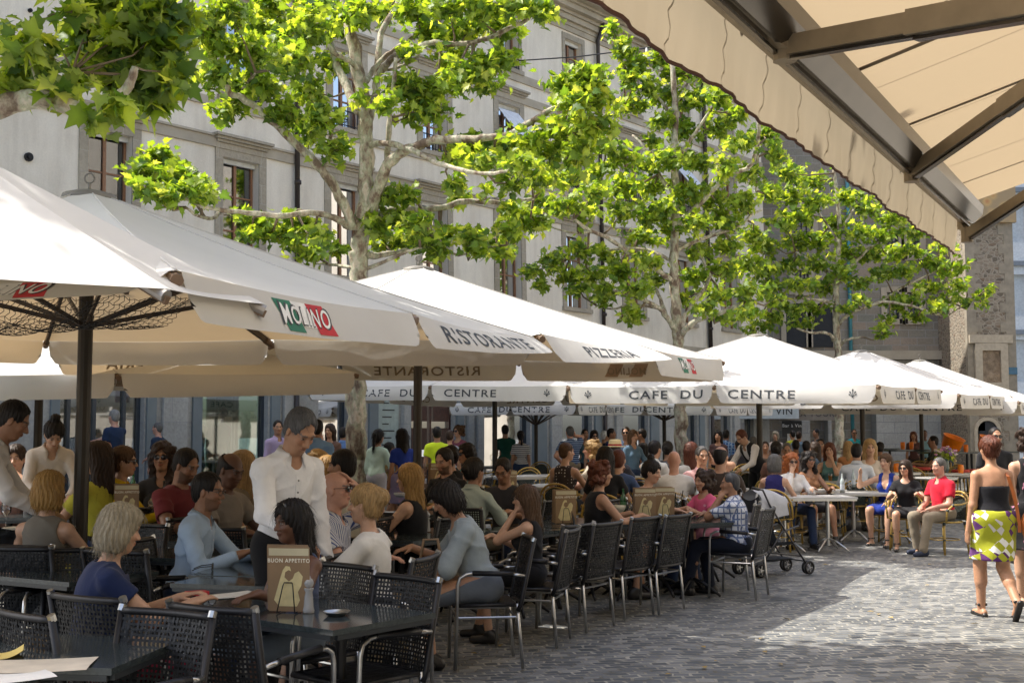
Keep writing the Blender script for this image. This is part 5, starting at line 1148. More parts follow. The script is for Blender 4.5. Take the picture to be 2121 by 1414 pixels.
    # head
    hd = [ell(HT(0, -.012, .035), V3(.074, .094, .088) * hs, .02, M=Mh), ell(HT(0, .030, -.035), V3(.058, .062, .078) * hs, .03, M=Mh), ell(HT(0, .058, -.092), V3(.030 if fem else .036, .026, .024) * hs, .03, M=Mh),
          ell(HT(0, -.01, -.02), V3(.066, .07, .07) * hs, .03, M=Mh), cap(HT(0, .090, .012), HT(0, .112, -.026), .008 * hs, .0125 * hs, .012), ell(HT(.012, .098, -.030), V3(.011, .012, .009) * hs, .006, M=Mh), ell(HT(-.012, .098, -.030), V3(.011, .012, .009) * hs, .006, M=Mh),
          cap(HT(-.035, .082, .028), HT(.035, .082, .028), .012 * hs, .012 * hs, .015), ell(HT(.037, .067, -.022), V3(.02, .02, .018) * hs, .02, M=Mh), ell(HT(-.037, .067, -.022), V3(.02, .02, .018) * hs, .02, M=Mh)]
    for sd in (-1, 1):
        hd.append(ell(HT(sd * .030, .098, .008), V3(.017, .014, .011) * hs, .012, 's', Mh)); hd.append(ell(HT(sd * .030, .078, .008), V3(.014, .0135, .0125) * hs, .003, M=Mh))
        hd.append(ell(HT(sd * .077, -.004, -.006), V3(.009, .020, .030) * hs, .006, M=Mh @ Rz(-sd * .35)))
    hd += [ell(HT(0, .092, -.053), V3(.022, .011, .0065) * hs, .006, M=Mh), ell(HT(0, .090, -.064), V3(.019, .011, .007) * hs, .006, M=Mh), cap(HT(-.02, .1035, -.0585), HT(.02, .1035, -.0585), .0025 * hs, .0025 * hs, .003, 's')]
    body += hd
    fine = [(Hc - .16 * hs, Hc + .14 * hs, hf)]
    if fing and s_ > 170:
        for sd in (-1, 1):
            am = arms[0 if sd < 0 else 1] if isinstance(arms, (tuple, list)) else arms
            if am not in ('lap',): fine.append((Wr[sd] - .09, Wr[sd] + .12, max(.0055, hf)))
    co, Q = field(body, h, fine)
    c = np.tile(np.array(skin, np.float32), (len(co), 1)); q = (co - Hc) @ Mh / hs
    inh = (np.abs(q) < .15).all(1)
    def reg(mask, colr, a=1.0): c[mask] = c[mask] * (1 - a) + np.array(colr, np.float32) * a
    ax_, ay_, az_ = np.abs(q[:, 0]), q[:, 1], q[:, 2]
    if beard: reg(inh & (ay_ > .015) & (az_ < -.046 + .25 * np.maximum(0, .07 - ay_) * (ay_ < .07)) & (az_ < -.03) & (az_ > -.13) & ~((ax_ < .022) & (np.abs(az_ + .0585) < .010)), tuple(x * .5 for x in hcol), beard)
    reg(inh & (((q[:, 0] / .024) ** 2 + ((az_ + .0585) / .0125) ** 2) < 1) & (ay_ > .08), (skin[0] * .82, skin[1] * .42, skin[2] * .40), .75 if fem else .45)
    reg(inh & (ay_ > .06) & (ax_ > .012) & (ax_ < .050) & (np.abs(az_ - .031 + (ax_ - .03) ** 2 * 12) < .0058), tuple(min(.12, x) for x in (hcol if hcol[0] < .3 else (.12, .08, .05))), .8)
    e1 = inh & (((ax_ - .030) / .0135) ** 2 + ((az_ - .008) / .0052) ** 2 < 1) & (ay_ > .07); reg(e1, (.34, .31, .29)); reg(e1 & (((ax_ - .030) / .0058) ** 2 + ((az_ - .008) / .0066) ** 2 < 1), (.03, .018, .012))
    reg(inh & (ay_ > .06) & (np.abs((az_ - .0155)) < .0022) & (np.abs(ax_ - .03) < .016), (.03, .02, .015), .75)
    reg(inh & (ay_ > .085) & (ax_ < .021) & (np.abs(az_ + .0585) < .0022), tuple(x * .35 for x in skin), .8)  # shade of the mouth crease painted into the skin colour
    reg(inh & (ay_ > .055) & (((ax_ - .030) / .019) ** 2 + ((az_ - .010) / .012) ** 2 < 1) & ~e1, tuple(x * .72 for x in skin), .5)
    chk = inh & (((ax_ - .04) / .02) ** 2 + ((az_ + .02) / .02) ** 2 < 1); reg(chk, (skin[0], skin[1] * .72, skin[2] * .68), .3)
    if s_ < 120 and not shoes: reg(co[:, 2] < .13, (.03, .028, .028))
    rz = -R(face); base = Vector((hp.x, hp.y, g0)); hl = Vector((Hc[0], Hc[1], 0)); rot = Matrix.Rotation(rz, 3, 'Z'); base = base - rot @ hl; base.z = gz(base.x, base.y)
    root = empty("person", base, rz, who + (", " + detail if detail else ""), "person", group)
    bo = mkmesh("body", co, Q, M_skin, col=c); bo.parent = root
    def add(name, prims, mat, disp=None, clips=(), hh=None, fn=None, par=None):
        r_ = field(prims, hh or h, fn, disp, clips)
        if r_ is None or len(r_[1]) == 0: return None
        o = mkmesh(name, r_[0], r_[1], mat); o.parent = par or root; return o
    # ---- top garment
    kind, tcol, *tp = top; mat = cloth_mat(tcol, tp[0] if tp else None, tp[1] if len(tp) > 1 else None); e = .011
    seed = px * .37 + ytop; vneck = ell(neck + FWD * .075 * k + U * .015 * k, V3(.045, .05, .075) * k, .012, 's', Mt); nk = cap(neck - U * .01 * k, neck + U * .12 * k, .062 * k, .07 * k, .008, 's')
    D = folds((.0075 if kind in ('shirt', 'blouse', 'jacket') else .0058) if kind != 'strapless' else .0015, seed)
    if kind != 'none':
        pr = torso(e / k if k else e, .06)
        if kind in ('shirt', 'polo', 'tee', 'blouse', 'jacket'):
            fr, fo = {'shirt': (1, .95), 'jacket': (1, .95), 'blouse': (1, .35), 'tee': (.55, 0), 'polo': (.6, 0)}[kind]
            if sleeve: fr, fo = sleeve
            fl = {'blouse': .03, 'tee': .012, 'polo': .012}.get(kind, .004)
            for sd in (-1, 1):
                ap = arm_p(sd, .010 * k + .001, fr, fo, fl * k); pr += ap
                if fo: pr.append(ell(El[sd], V3(.047, .047, .047) * ra, .03))
                last = ap[-1]; d = last[2] - last[1]; L_ = np.linalg.norm(d); d = d / L_
                pr.append(('e', last[2] + d * (last[4] + .02) , V3(last[4] * 1.6, last[4] * 1.6, last[4] + .018), _basis(d), None, .006, 's'))
            if kind in ('shirt', 'polo', 'jacket'):
                for j in range(12):
                    a = (j - 5.5) * .46 + math.pi / 2 + math.pi; a0 = math.pi * 1.5 + (j - 5.5) * .47; a1 = a0 + .47
                    q0 = neck + X_ * math.cos(a0) * .066 * k + FWD * math.sin(a0) * .066 * k + U * (.028 - .012 * abs(j - 5.5) / 5.5) * k; q1 = neck + X_ * math.cos(a1) * .066 * k + FWD * math.sin(a1) * .066 * k + U * (.028 - .012 * abs(j - 4.5) / 5.5) * k
                    pr.append(cap(q0, q1, .011 * k, .011 * k, .012)); pr.append(cap(q0 - U * .025 * k, q1 - U * .025 * k, .010 * k, .010 * k, .012))
                pr.append(vneck)
                pr.append(cap(neck + U * .0 * k, neck + U * .12 * k, .052 * k, .06 * k, .006, 's'))
            else:
                pr.append(nk)
                if kind == 'blouse' or fem: pr.append(ell(neck + FWD * .06 * k, V3(.075, .06, .05) * k, .012, 's', Mt))
        elif kind == 'tank': 
            pr.append(nk); pr.append(ell(neck + FWD * .07 * k - U * .0 * k, V3(.075, .06, .085) * k, .012, 's', Mt))
            for sd in (-1, 1): pr.append(ell(S[sd] + X_ * sd * .015 * k + U * .0, V3(.062, .10, .10) * k, .012, 's', Mt))
        elif kind == 'strapless': pass
        elif kind == 'vest':
            for sd in (-1, 1): pr.append(ell(S[sd] + X_ * sd * .01 * k, V3(.055, .10, .095) * k, .01, 's', Mt))
            pr.append(ell(neck + FWD * .1 * k - U * .04 * k, V3(.05, .07, .17) * k, .01, 's', Mt))
        clips = []
        hem = T(0, 0, -.07 if kind not in ('strapless',) else .02); nU = -U; clips.append((nU, float(nU @ hem)))
        if kind == 'strapless': hh_ = T(0, 0, .315); clips.append((U, float(U @ hh_)))
        if sit: clips = [(np.array([0, 0, -1.0]), -(seatz + .012))]
        to = add('shirt' if kind in ('shirt', 'polo') else ('blouse' if kind == 'blouse' else ('jacket' if kind == 'jacket' else 'top')), pr, mat, D, clips)
        if kind in ('shirt', 'polo') and s_ > 75 and to:
            cb = MB()
            def cf(u, v):
                a = (u - .5) * 2 * 2.62; f3 = (abs(a) / 2.62) ** 3; r = [.060, .057, .060, .084 + .012 * f3][v]; z = [-.012, .022, .040 - .012 * f3, .008 - .038 * f3 - .012][v] - .034 * f3
                return Vector(neck + X_ * math.sin(a) * r * 1.08 * k + FWD * (-math.cos(a) * r * 1.02 - .004 + .022 * f3) * k + U * (z + .018) * k)
            cb.grid(lambda u, v: cf(u, int(round(v * 3))), 24, 3); cb.build('collar', mat, to, smooth=True)
            if s_ > 190:
                cv = np.empty(len(to.data.vertices) * 3, np.float32); to.data.vertices.foreach_get('co', cv); cv = cv.reshape(-1, 3)
                uu = (cv - P) @ U / k; ff = (cv - P) @ FWD; xx = cv[:, 0]; pts = []
                for j in range(12):
                    m_ = (np.abs(xx) < .02) & (np.abs(uu - (.40 - .033 * j)) < .012)
                    if m_.any(): pts.append(Vector(P + U * (.40 - .033 * j) * k + FWD * (ff[m_].max() + .0015)))
                if len(pts) > 3:
                    pb = MB()
                    for w0, w1 in zip(pts[:-1], pts[1:]): pb.bar(w0, w1, .030, .003, Vector(FWD))
                    po = pb.build('placket', mat, to)
                    for w0 in pts[1::2]:
                        bt = MB(); bt.tube([w0, w0 + Vector(FWD) * .004], .005, 8); bt.build('button', M_shade if tcol[0] > .7 else M_whiteb, po)
        if extra and 'vest' in extra:
            pr = torso((e + .012) / k, .06)
            for sd in (-1, 1): pr.append(ell(S[sd] + X_ * sd * .01 * k, V3(.06, .10, .095) * k, .01, 's', Mt))
            pr.append(ell(neck + FWD * .1 * k - U * .04 * k, V3(.05, .07, .19) * k, .01, 's', Mt)); add('waistcoat', pr, cloth_mat((.02, .02, .024)), None, [(nU, float(nU @ T(0, 0, .0)))])
    # ---- bottoms
    bk, bcol, *bp = bot; bm = cloth_mat(bcol, bp[0] if bp else None, bp[1] if len(bp) > 1 else None)
    hipE = ell(T(0, -.005, .0), (V3(.155 if fem else .15, .118, .115) * f_ + .012) * k, .05, M=Mt)
    if bk in ('trousers', 'shorts'):
        pr = [hipE]
        for sd in (-1, 1):
            pr.append(cap(HipP[sd], Kn[sd], .094 * lf, .068 * lf, .03))
            if bk == 'trousers': pr.append(cap(Kn[sd], An[sd] + V3(0, 0, .0), .066 * lf, .055 * lf, .02))
        cl_ = [(U, float(U @ T(0, 0, .075)))]
        add('trousers' if bk == 'trousers' else 'shorts', pr, bm, folds(.004, seed + 3), cl_)
    elif bk in ('skirt', 'dress'):
        pr = [hipE]; 
        if sit:
            for sd in (-1, 1): pr.append(cap(HipP[sd], Kn[sd] - V3(0, .08, 0), .095 * lf, .075 * lf, .06))
            pr.append(cap((HipP[1] + HipP[-1]) / 2, (Kn[1] + Kn[-1]) / 2 - V3(0, .1, 0), .09 * lf, .07 * lf, .06))
        else:
            ln_ = {'skirt': .40, 'dress': .5}[bk]
            for sd in (-1, 1): pr.append(cap(HipP[sd] + V3(0, 0, .04) * k, HipP[sd] + (Kn[sd] - HipP[sd]) * (ln_ / .43) , .10 * lf, .092 * lf, .08))
            pr.append(cap(P, P - V3(0, 0, ln_ - .02) * k, .12 * lf, .12 * lf, .08))
        cl_ = [(U, float(U @ T(0, 0, .085)))]
        if not sit: cl_.append((np.array([0, 0, -1.0]), -(P[2] - (.385 if bk == 'skirt' else .5) * k)))
        add(bk, pr, bm, folds(.004, seed + 3), cl_)
    if s_ < 120 and not shoes: pass
    elif not shoes: shoes = True
    if shoes:
        for sd in (-1, 1):
            toe = V3(sd * .05, 1, 0); a0 = An[sd] - V3(0, .02, .03) * k
            if pose == 'walk' and sd > 0: toe = V3(.03, .55, -.8); a0 = An[sd] - V3(0, .0, .0)
            toe /= np.linalg.norm(toe); dn = V3(0, 0, -1) if not (pose == 'walk' and sd > 0) else V3(0, -.8, -.55) 
            m_ = shoes if isinstance(shoes, bpy.types.Material) else M_shoe
            if isinstance(shoes, str) and shoes == 'sandal':
                add('sandal', [cap(a0 - toe * .045 * k + dn * .048 * k, a0 + toe * .165 * k + dn * .048 * k, .030 * k, .030 * k, .01), cap(a0 + toe * .11 * k + V3(-.035, 0, -.03) * k, a0 + toe * .11 * k + V3(.035, 0, -.03) * k, .008, .008, .004), cap(An[sd] + V3(-.036, -.02, .02) * k, An[sd] + V3(.036, -.02, .02) * k, .014, .014, .01), cap(An[sd] + V3(-.036, .03, .02) * k, An[sd] + V3(.036, .03, .02) * k, .010, .010, .01)], M_shoe, None, [(-dn * -1.0, float(dn @ (a0 + dn * .058 * k)))], hh=.007)
            else: add('shoe', [cap(a0 - toe * .035 * k - V3(0, 0, .022), a0 + toe * .17 * k - V3(0, 0, .03), .042 * k, .034 * k, .02), cap(a0 - toe * .02 * k, An[sd] + V3(0, 0, .0), .045 * k, .045 * k, .02)], m_, None, [(np.array([0, 0, -1.0]), .002 + (0 if g0 == 0 else 0))], hh=max(.009, h * .7))
    # ---- hair
    hm_ = hair_mat(hcol); hv = max(.006, hf * 1.05)
    if hair != 'none':
        t = {'short': .008, 'crew': .003, 'bald': .005, 'curlyshort': .022}.get(hair, .018)
        pr = [ell(HT(0, -.016, .042), (V3(.076, .097, .088) + t) * hs, .02, M=Mh), ell(HT(0, -.045, -.02), (V3(.064, .062, .07) + t * .8) * hs, .03, M=Mh)]
        vol = []
        if hair == 'bob': vol = [ell(HT(sd * .068, -.03, -.035), V3(.040, .068, .095) * hs, .03, M=Mh) for sd in (-1, 1)] + [ell(HT(0, -.07, -.04), V3(.085, .055, .095) * hs, .03, M=Mh), ell(HT(0, -.01, .09), V3(.085, .09, .055) * hs, .03, M=Mh), ell(HT(0, .065, .085), V3(.06, .03, .03) * hs, .03, M=Mh)]
        if hair in ('long', 'longcurly'):
            vol = [cap(HT(sd * .07, -.03, .0), HT(sd * .075, -.055, -.24), .042 * hs, .045 * hs, .05) for sd in (-1, 1)] + [cap(HT(0, -.07, .0), HT(0, -.10, -.26), .07 * hs, .06 * hs, .05), ell(HT(0, -.02, .085), V3(.082, .09, .055) * hs, .03, M=Mh)]
        if hair in ('bun', 'updo', 'pony', 'topbun'):
            c_ = {'bun': (0, -.125, .02), 'updo': (0, -.115, .05), 'topbun': (0, -.05, .165), 'pony': (0, -.125, .04)}[hair]; vol = [ell(HT(*c_), V3(.045, .042, .042) * hs * (1.0 if hair != 'updo' else 1.35), .02, M=Mh)]
            if hair == 'pony': vol.append(cap(HT(0, -.14, .03), HT(0, -.16, -.22), .035 * hs, .022 * hs, .03))
        if hair in ('curly', 'longcurly'): 
            rr = random.Random(int(seed)); vol += [ell(HT(rr.uniform(-.10, .10), rr.uniform(-.12, .03), rr.uniform(-.10 if hair == 'curly' else -.24, .13)), V3(.034, .034, .034) * hs * rr.uniform(.8, 1.4), .012, M=Mh) for _ in range(34)]
        pr += vol
        # clear the face and (for short hair) the neck
        fz = {'bald': .075}.get(hair, .0)
        pr.append(ell(HT(0, .105, -.03 if hair not in ('short', 'crew') else -.018), V3(.054 if hair in ('long', 'bob', 'longcurly') else (.068 if hair in ('short', 'crew') else .060), .085, .105 if hair not in ('short', 'crew') else .128) * hs, .012, 's', Mh))
        if hair in ('short', 'crew', 'curlyshort', 'bun', 'updo', 'topbun', 'pony'):
            pr.append(ell(HT(0, .07, -.11), V3(.12, .105, .10) * hs, .012, 's', Mh)); 
            for sd in (-1, 1): pr.append(ell(HT(sd * .090, .016, -.035), V3(.034, .040, .052) * hs, .008, 's', Mh))
        if hair == 'bald': pr.append(ell(HT(0, .03, .11), V3(.085, .125, .075) * hs, .01, 's', Mh)); pr.append(ell(HT(0, .07, -.08), V3(.12, .115, .12) * hs, .012, 's', Mh))
        clp = []
        if hair not in ('long', 'longcurly', 'pony'):
            zz = HT(0, -.05, {'bob': -.125, 'curly': -.13}.get(hair, -.085)); dn = -(Mh @ V3(0, 0, 1)); clp = [(dn, float(dn @ zz))]
        cy = Hc
        amp = {'short': .0022, 'crew': .001, 'bald': .001}.get(hair, .0036)
        def hdisp(x, y, z):
            a = np.arctan2(x - cy[0], y - cy[1] + .02); 
            w1 = np.sin(a * 23 + 3 * np.sin(z * 26 + seed) + seed) + .7 * np.sin(a * 41 + 4 * np.sin(z * 19 + seed)); 
            if hair in ('curly', 'longcurly', 'curlyshort'): w1 = 1.6 * np.sin(x * 95 + 2 * np.sin(z * 60)) * np.sin(y * 90 + z * 40) + np.sin(z * 110 + x * 50)
            return (amp * w1).astype(np.float32)
        ho = add('hair', pr, hm_, hdisp if s_ > 60 else None, clp, hh=hv)
        if ho and s_ > 135 and hair not in ('crew', 'bald'):
            nv_ = len(ho.data.vertices); cv = np.empty(nv_ * 3, np.float32); ho.data.vertices.foreach_get('co', cv); cv = cv.reshape(-1, 3); nn_ = np.empty(nv_ * 3, np.float32); ho.data.vertices.foreach_get('normal', nn_); nn_ = nn_.reshape(-1, 3)
            rg = np.random.default_rng(int(seed) + 5); ns = 520 if hair in ('short', 'bald') else 900; ii = rg.integers(0, nv_, ns); st = MB()
            crown = HT(0, -.03, .12); ln_ = {'short': .03, 'curlyshort': .03, 'bob': .05, 'updo': .03, 'bun': .03, 'topbun': .03, 'curly': .035}.get(hair, .08)
            for i_ in ii:
                p0, n0 = cv[i_], nn_[i_]
                ql = (p0 - Hc) @ Mh / hs
                if n0 @ n0 < .5 or (ql[1] > .035 and ql[2] < .085) or (hair == 'short' and ql[2] < .0): continue
                fl_ = p0 - crown + np.array([0, 0, -.10]) + rg.normal(0, .025, 3); fl_ -= n0 * (fl_ @ n0); q_ = np.linalg.norm(fl_)
                if q_ < 1e-4: continue
                fl_ /= q_; sd_ = np.cross(fl_, n0); L_ = ln_ * rg.uniform(.5, 1.3); w_ = .0016; o_ = rg.uniform(.002, .009); cu_ = rg.normal(0, .008)
                vs_ = []
                for t_ in (0, .35, .7, 1.0):
                    c_ = p0 + n0 * (o_ * math.sin(t_ * 2.6) - .002 - .004 * t_ * t_) + fl_ * L_ * t_ + sd_ * cu_ * t_ * t_ - np.array([0, 0, L_ * .25 * t_ * t_]); vs_ += [c_ - sd_ * w_ * (1 - t_ * .8), c_ + sd_ * w_ * (1 - t_ * .8)]
                st.add(vs_, [(0, 1, 3, 2), (2, 3, 5, 4), (4, 5, 7, 6)])
            st.build('strands', hm_, ho)
    # ---- glasses
    if glasses:
        gl = MB(); up = .105 if glasses == 'ontop' else 0; sm = glasses in ('sun', 'ontop')
        def hv_(x, y, z): return Vector(HT(x, y, z))
        for sd in (-1, 1):
            cx, cy_, cz = sd * .032, (.106 if not up else .062), .006 + up; w_, h_ = (.026, .021) if sm else (.025, .016)
            ring = [hv_(cx + w_ * math.cos(a), cy_ - .006 * abs(math.cos(a)) * (1 if sd * math.cos(a) > 0 else 0), cz + h_ * math.sin(a)) for a in [j * math.pi / 7 for j in range(15)]]
            gl.tube(ring, .0022 * hs, 4, cap=False); gl.tube([hv_(sd * .058, cy_ - .008, cz + .006), hv_(sd * .075, .02 if not up else -.01, cz + .008), hv_(sd * .078, -.01, cz if not up else cz - .01)], .0022 * hs, 4)
            if sm: gl.add([hv_(cx, cy_ + .003, cz)] + ring[:-1], [(0, j + 1, (j + 1) % 14 + 1) for j in range(14)])
        gl.tube([hv_(-.008, .108 if not up else .064, .012 + up), hv_(.008, .108 if not up else .064, .012 + up)], .002 * hs, 4); gl.build("sunglasses" if sm else "glasses", M_shade if sm else M_specs, root)
    info = dict(root=root, Hc=Hc, HT=HT, T=T, Wr=Wr, El=El, S=S, k=k, base=base, rz=rz, who=who, k0=k0, An=An)
    return info
def _basis(d):
    d = d / np.linalg.norm(d); a = V3(1, 0, 0) if abs(d[0]) < .8 else V3(0, 1, 0); x = np.cross(a, d); x /= np.linalg.norm(x); y = np.cross(d, x); return np.stack([x, y, d], 1)
# ================================================================ furniture prototypes
M_weave = simple("black woven resin", (.008, .009, .011), .5, var=.2, scale=40, spec=.35)
M_wrap = simple("black wrapped tube", (.008, .008, .010), .45, spec=.4)
M_granite = simple("dark polished table top", (.038, .048, .050), .10, var=.35, scale=60, spec=.7)
M_edge = simple("dark table edge", (.025, .03, .034), .35)
M_cast = simple("black cast iron", (.012, .012, .014), .4, .3)
def weave(mb, fn, nu, nv, w, L1, L2, th=.0028, seg=10):
    """woven panel: fn(u,v)->point,u across v up ; real crossing ribbons with holes between them"""
    e = 1e-3
    def strip(horizontal, c, ln):
        vs = []; fs = []
        for i in range(seg + 1):
            s = i / seg; u, v = (s, c) if horizontal else (c, s)
            p = fn(u, v); a = fn(min(1, u + .01), v) - fn(max(0, u - .01), v); b_ = fn(u, min(1, v + .01)) - fn(u, max(0, v - .01)); n = a.cross(b_).normalized(); t = (b_ if horizontal else a).normalized()
            o = n * (.0022 if (i + int(c * 97)) % 2 else -.0022)
            for x, y in ((-1, -1), (1, -1), (1, 1), (-1, 1)): vs.append(p + t * w / 2 * x + n * th / 2 * y + o)
        for i in range(seg):
            for k in range(4): fs.append((i * 4 + k, i * 4 + (k + 1) % 4, i * 4 + 4 + (k + 1) % 4, i * 4 + 4 + k))
        mb.add(vs, fs)
    for j in range(nv): strip(True, (j + .5) / nv, L1)
    for j in range(nu): strip(False, (j + .5) / nu, L2)
def mk_woven_chair():
    root = empty("woven_chair", (0, 0, 0), 0, "x", "chair", "black woven armchairs of the restaurant terrace")
    hw = .235
    def bf(u, v): x = (u - .5) * 2 * (hw - .012); return Vector((x, -.235 - .085 * v - .03 * (1 - (2 * u - 1) ** 2), .43 + .44 * v))
    b = MB(); weave(b, bf, 21, 21, .0105, .46, .44, seg=12)
    b.build("backrest", M_weave, root)
    f = MB()
    for sd in (-1, 1): f.tube([(sd * hw, -.215, .40), (sd * hw, -.24, .46), (sd * hw, -.325, .875)], .0165, 8)
    f.tube([bf(u, 1.0) if 0 < u < 1 else Vector(((u - .5) * 2 * hw, -.322, .87)) for u in [i / 10 for i in range(11)]], .0165, 8)
    f.tube([bf(u, 0.0) for u in [i / 8 for i in range(9)]], .012, 8); f.build("back_frame", M_wrap, root, smooth=True)
    t = MB()
    for sd in (-1, 1): t.tube([(sd * hw, -.320, .868), (sd * hw, -.330, .893)], .0175, 8)
    t.build("frame_cap", M_metal, root)
    def sf(u, v): return Vector(((u - .5) * .44, -.21 + .43 * v, .447 - .014 * math.sin(math.pi * v) * math.sin(math.pi * u)))
    s = MB(); weave(s, sf, 24, 24, .0155, .44, .43, seg=10); s.box((0, .0, .428), (.40, .38, .008)); s.build("seat", M_weave, root)
    fr = MB(); fr.tube([(-.222, .22, .44), (.222, .22, .44)], .014, 8); fr.tube([(-.222, -.21, .44), (-.222, .22, .44)], .013, 8); fr.tube([(.222, -.21, .44), (.222, .22, .44)], .013, 8); fr.build("seat_frame", M_wrap, root, smooth=True)
    for sd in (-1, 1):
        l = MB(); l.tube([(sd * .225, -.21, .45), (sd * .235, -.25, .012)], .0125, 8); l.build("leg", M_metal, root, smooth=True)
        l = MB(); l.tube([(sd * .245, .215, .012), (sd * .25, .20, .58), (sd * .25, .185, .63), (sd * .25, .14, .655), (sd * .25, .06, .66)], .0125, 8); l.build("leg", M_metal, root, smooth=True)
        a = MB(); a.tube([(sd * .25, .10, .661), (sd * .25, -.10, .655), (sd * .248, -.18, .648)], .018, 8); ao = a.build("armrest", M_wrap, root, smooth=True)
        e = MB(); e.tube([(sd * .248, -.17, .649), (sd * .242, -.262, .638)], .0125, 8); e.build("armrest_tube", M_metal, ao, smooth=True)
    c = MB(); c.tube([(-.235, -.2, .36), (.235, -.2, .36)], .009, 6); c.tube([(-.24, .2, .36), (.24, .2, .36)], .009, 6)
    for sd in (-1, 1): c.tube([(sd * .24, -.2, .36), (sd * .24, .2, .36)], .009, 6)
    c.build("stretcher", M_metal, root)
    return Proto(root)
M_bamboo = simple("honey rattan cane", (.40, .26, .055), .35, var=.25, scale=25); M_rweave = simple("dark green rattan weave", (.02, .028, .022), .45, var=.3, scale=60)
def mk_rattan_chair():
    root = empty("rattan_chair", (0, 0, 0), 0, "x", "chair", "rattan bistro chairs of the cafe")
    arch = [Vector((.26 * math.cos(a), -.19 - .10 * math.sin(a), .45 + (.38 * math.sin(a) ** .6 if math.sin(a) > 0 else 0))) for a in [math.pi * i / 16 for i in range(17)]]
    f = MB(); f.tube(arch, .015, 8)
    f.tube([p * .0 + Vector((p.x * .86, p.y + .012, .45 + (p.z - .45) * .88)) for p in arch], .010, 6)
    arm = [Vector((.245, .20, .44)), Vector((.265, .19, .60)), Vector((.275, .10, .665)), Vector((.275, -.06, .675)), Vector((.255, -.19, .70))]
    for sd in (-1, 1): f.tube([Vector((sd * p.x, p.y, p.z)) for p in arm], .0135, 8)
    for sd in (-1, 1): f.tube([(sd * .16, -.27, .46), (sd * .15, -.285, .76)], .008, 6)
    f.build("back_frame", M_bamboo, root, smooth=True)
    def bf(u, v): 
        a = math.pi * (1 - u); w = .40 * (1 - .10 * v); x = (u - .5) * w; lim = (.33 * max(.05, math.sin(math.pi * (.12 + .76 * u))) ** .6); return Vector((x, -.225 - .05 * v - .035 * (1 - (2 * u - 1) ** 2), .455 + lim * v))
    b = MB(); weave(b, bf, 18, 15, .0165, .4, .33, seg=10); b.build("backrest", M_rweave, root)
    s = MB(); s.lathe((0, .0, 0), [(.0, .435), (.225, .435), (.238, .447), (.225, .459), (.20, .462), (.0, .455)], 24, cap=False); s.build("seat", M_rweave, root, smooth=True)
    r_ = MB(); r_.tube([Vector((.236 * math.cos(a), .236 * math.sin(a), .437)) for a in [math.pi * i / 12 for i in range(25)]], .013, 8)
    r_.tube([Vector((.20 * math.cos(a), .20 * math.sin(a), .20)) for a in [math.pi * i / 12 for i in range(25)]], .008, 6); r_.build("seat_ring", M_bamboo, root, smooth=True)
    for sx in (-1, 1):
        for sy, y in ((1, .18), (-1, -.18)):
            l = MB(); l.tube([(sx * .19, y, .44), (sx * .225, y * 1.2, .01)], .0145, 8); l.build("leg", M_bamboo, root, smooth=True)
    d = MB()
    for sx in (-1, 1):
        for y in (-.18, .18): d.tube([(sx * .205, y * 1.09, .18), (sx * .208, y * 1.11, .22)], .019, 8); d.tube([(sx * .192, y * 1.01, .40), (sx * .195, y * 1.02, .44)], .019, 8)
        for p in (arm[2], arm[1]): d.tube([(sx * p.x, p.y - .012, p.z - .01), (sx * p.x, p.y + .012, p.z + .008)], .019, 8)
    d.build("binding", M_rweave, root); return Proto(root)
def mk_table(w, d, dark=True):
    root = empty("cafe_table" if not dark else "dark_table", (0, 0, 0), 0, "x", "table", "dark topped restaurant tables" if dark else "pale topped cafe tables")
    t = MB(); t.box((0, 0, .728), (w, d, .026)); t.build("tabletop", M_granite if dark else simple("pale grey table top", (.50, .50, .49), .35, var=.1, scale=5), root)
    r_ = MB()
    for a, b_ in (((0, d / 2 - .012, .703), (w - .04, .02, .022)), ((0, -d / 2 + .012, .703), (w - .04, .02, .022)), ((w / 2 - .012, 0, .703), (.02, d - .06, .022)), ((-w / 2 + .012, 0, .703), (.02, d - .06, .022))): r_.box(a, b_)
    r_.build("apron", M_edge if dark else M_metal, root)
    xs = (-w / 2 + .3, w / 2 - .3) if w > 1 else (0,)
    for x in xs:
        p = MB(); p.tube([(x, 0, .08), (x, 0, .69)], .028 if not dark else .026, 10); p.box((x, 0, .69), (.3, .06, .02)); p.box((x, 0, .69), (.06, .3, .018)); po = p.build("pedestal", M_metal if not dark else M_cast, root)
        for k in range(4):
            a = k * math.pi / 2 + math.pi / 4; c, s = math.cos(a), math.sin(a); q = MB()
            q.tube([(x + c * .02, s * .02, .17), (x + c * .12, s * .12, .135), (x + c * .24, s * .24, .06), (x + c * .30, s * .30, .014)], [.017, .017, .016, .012], 8); q.build("foot", M_cast if dark else M_metal, po, smooth=True)
    return Proto(root)
P_wc = mk_woven_chair(); P_rc = mk_rattan_chair()
P_t12 = mk_table(1.25, .68); P_t8 = mk_table(.72, .72); P_c7 = mk_table(.66, .66, False); P_c12 = mk_table(1.2, .68, False)
def face_rz(f): return -R(f)
def chair(proto, x, y, face, label): return proto.put((x, y, gz(x, y)), face_rz(face), label)
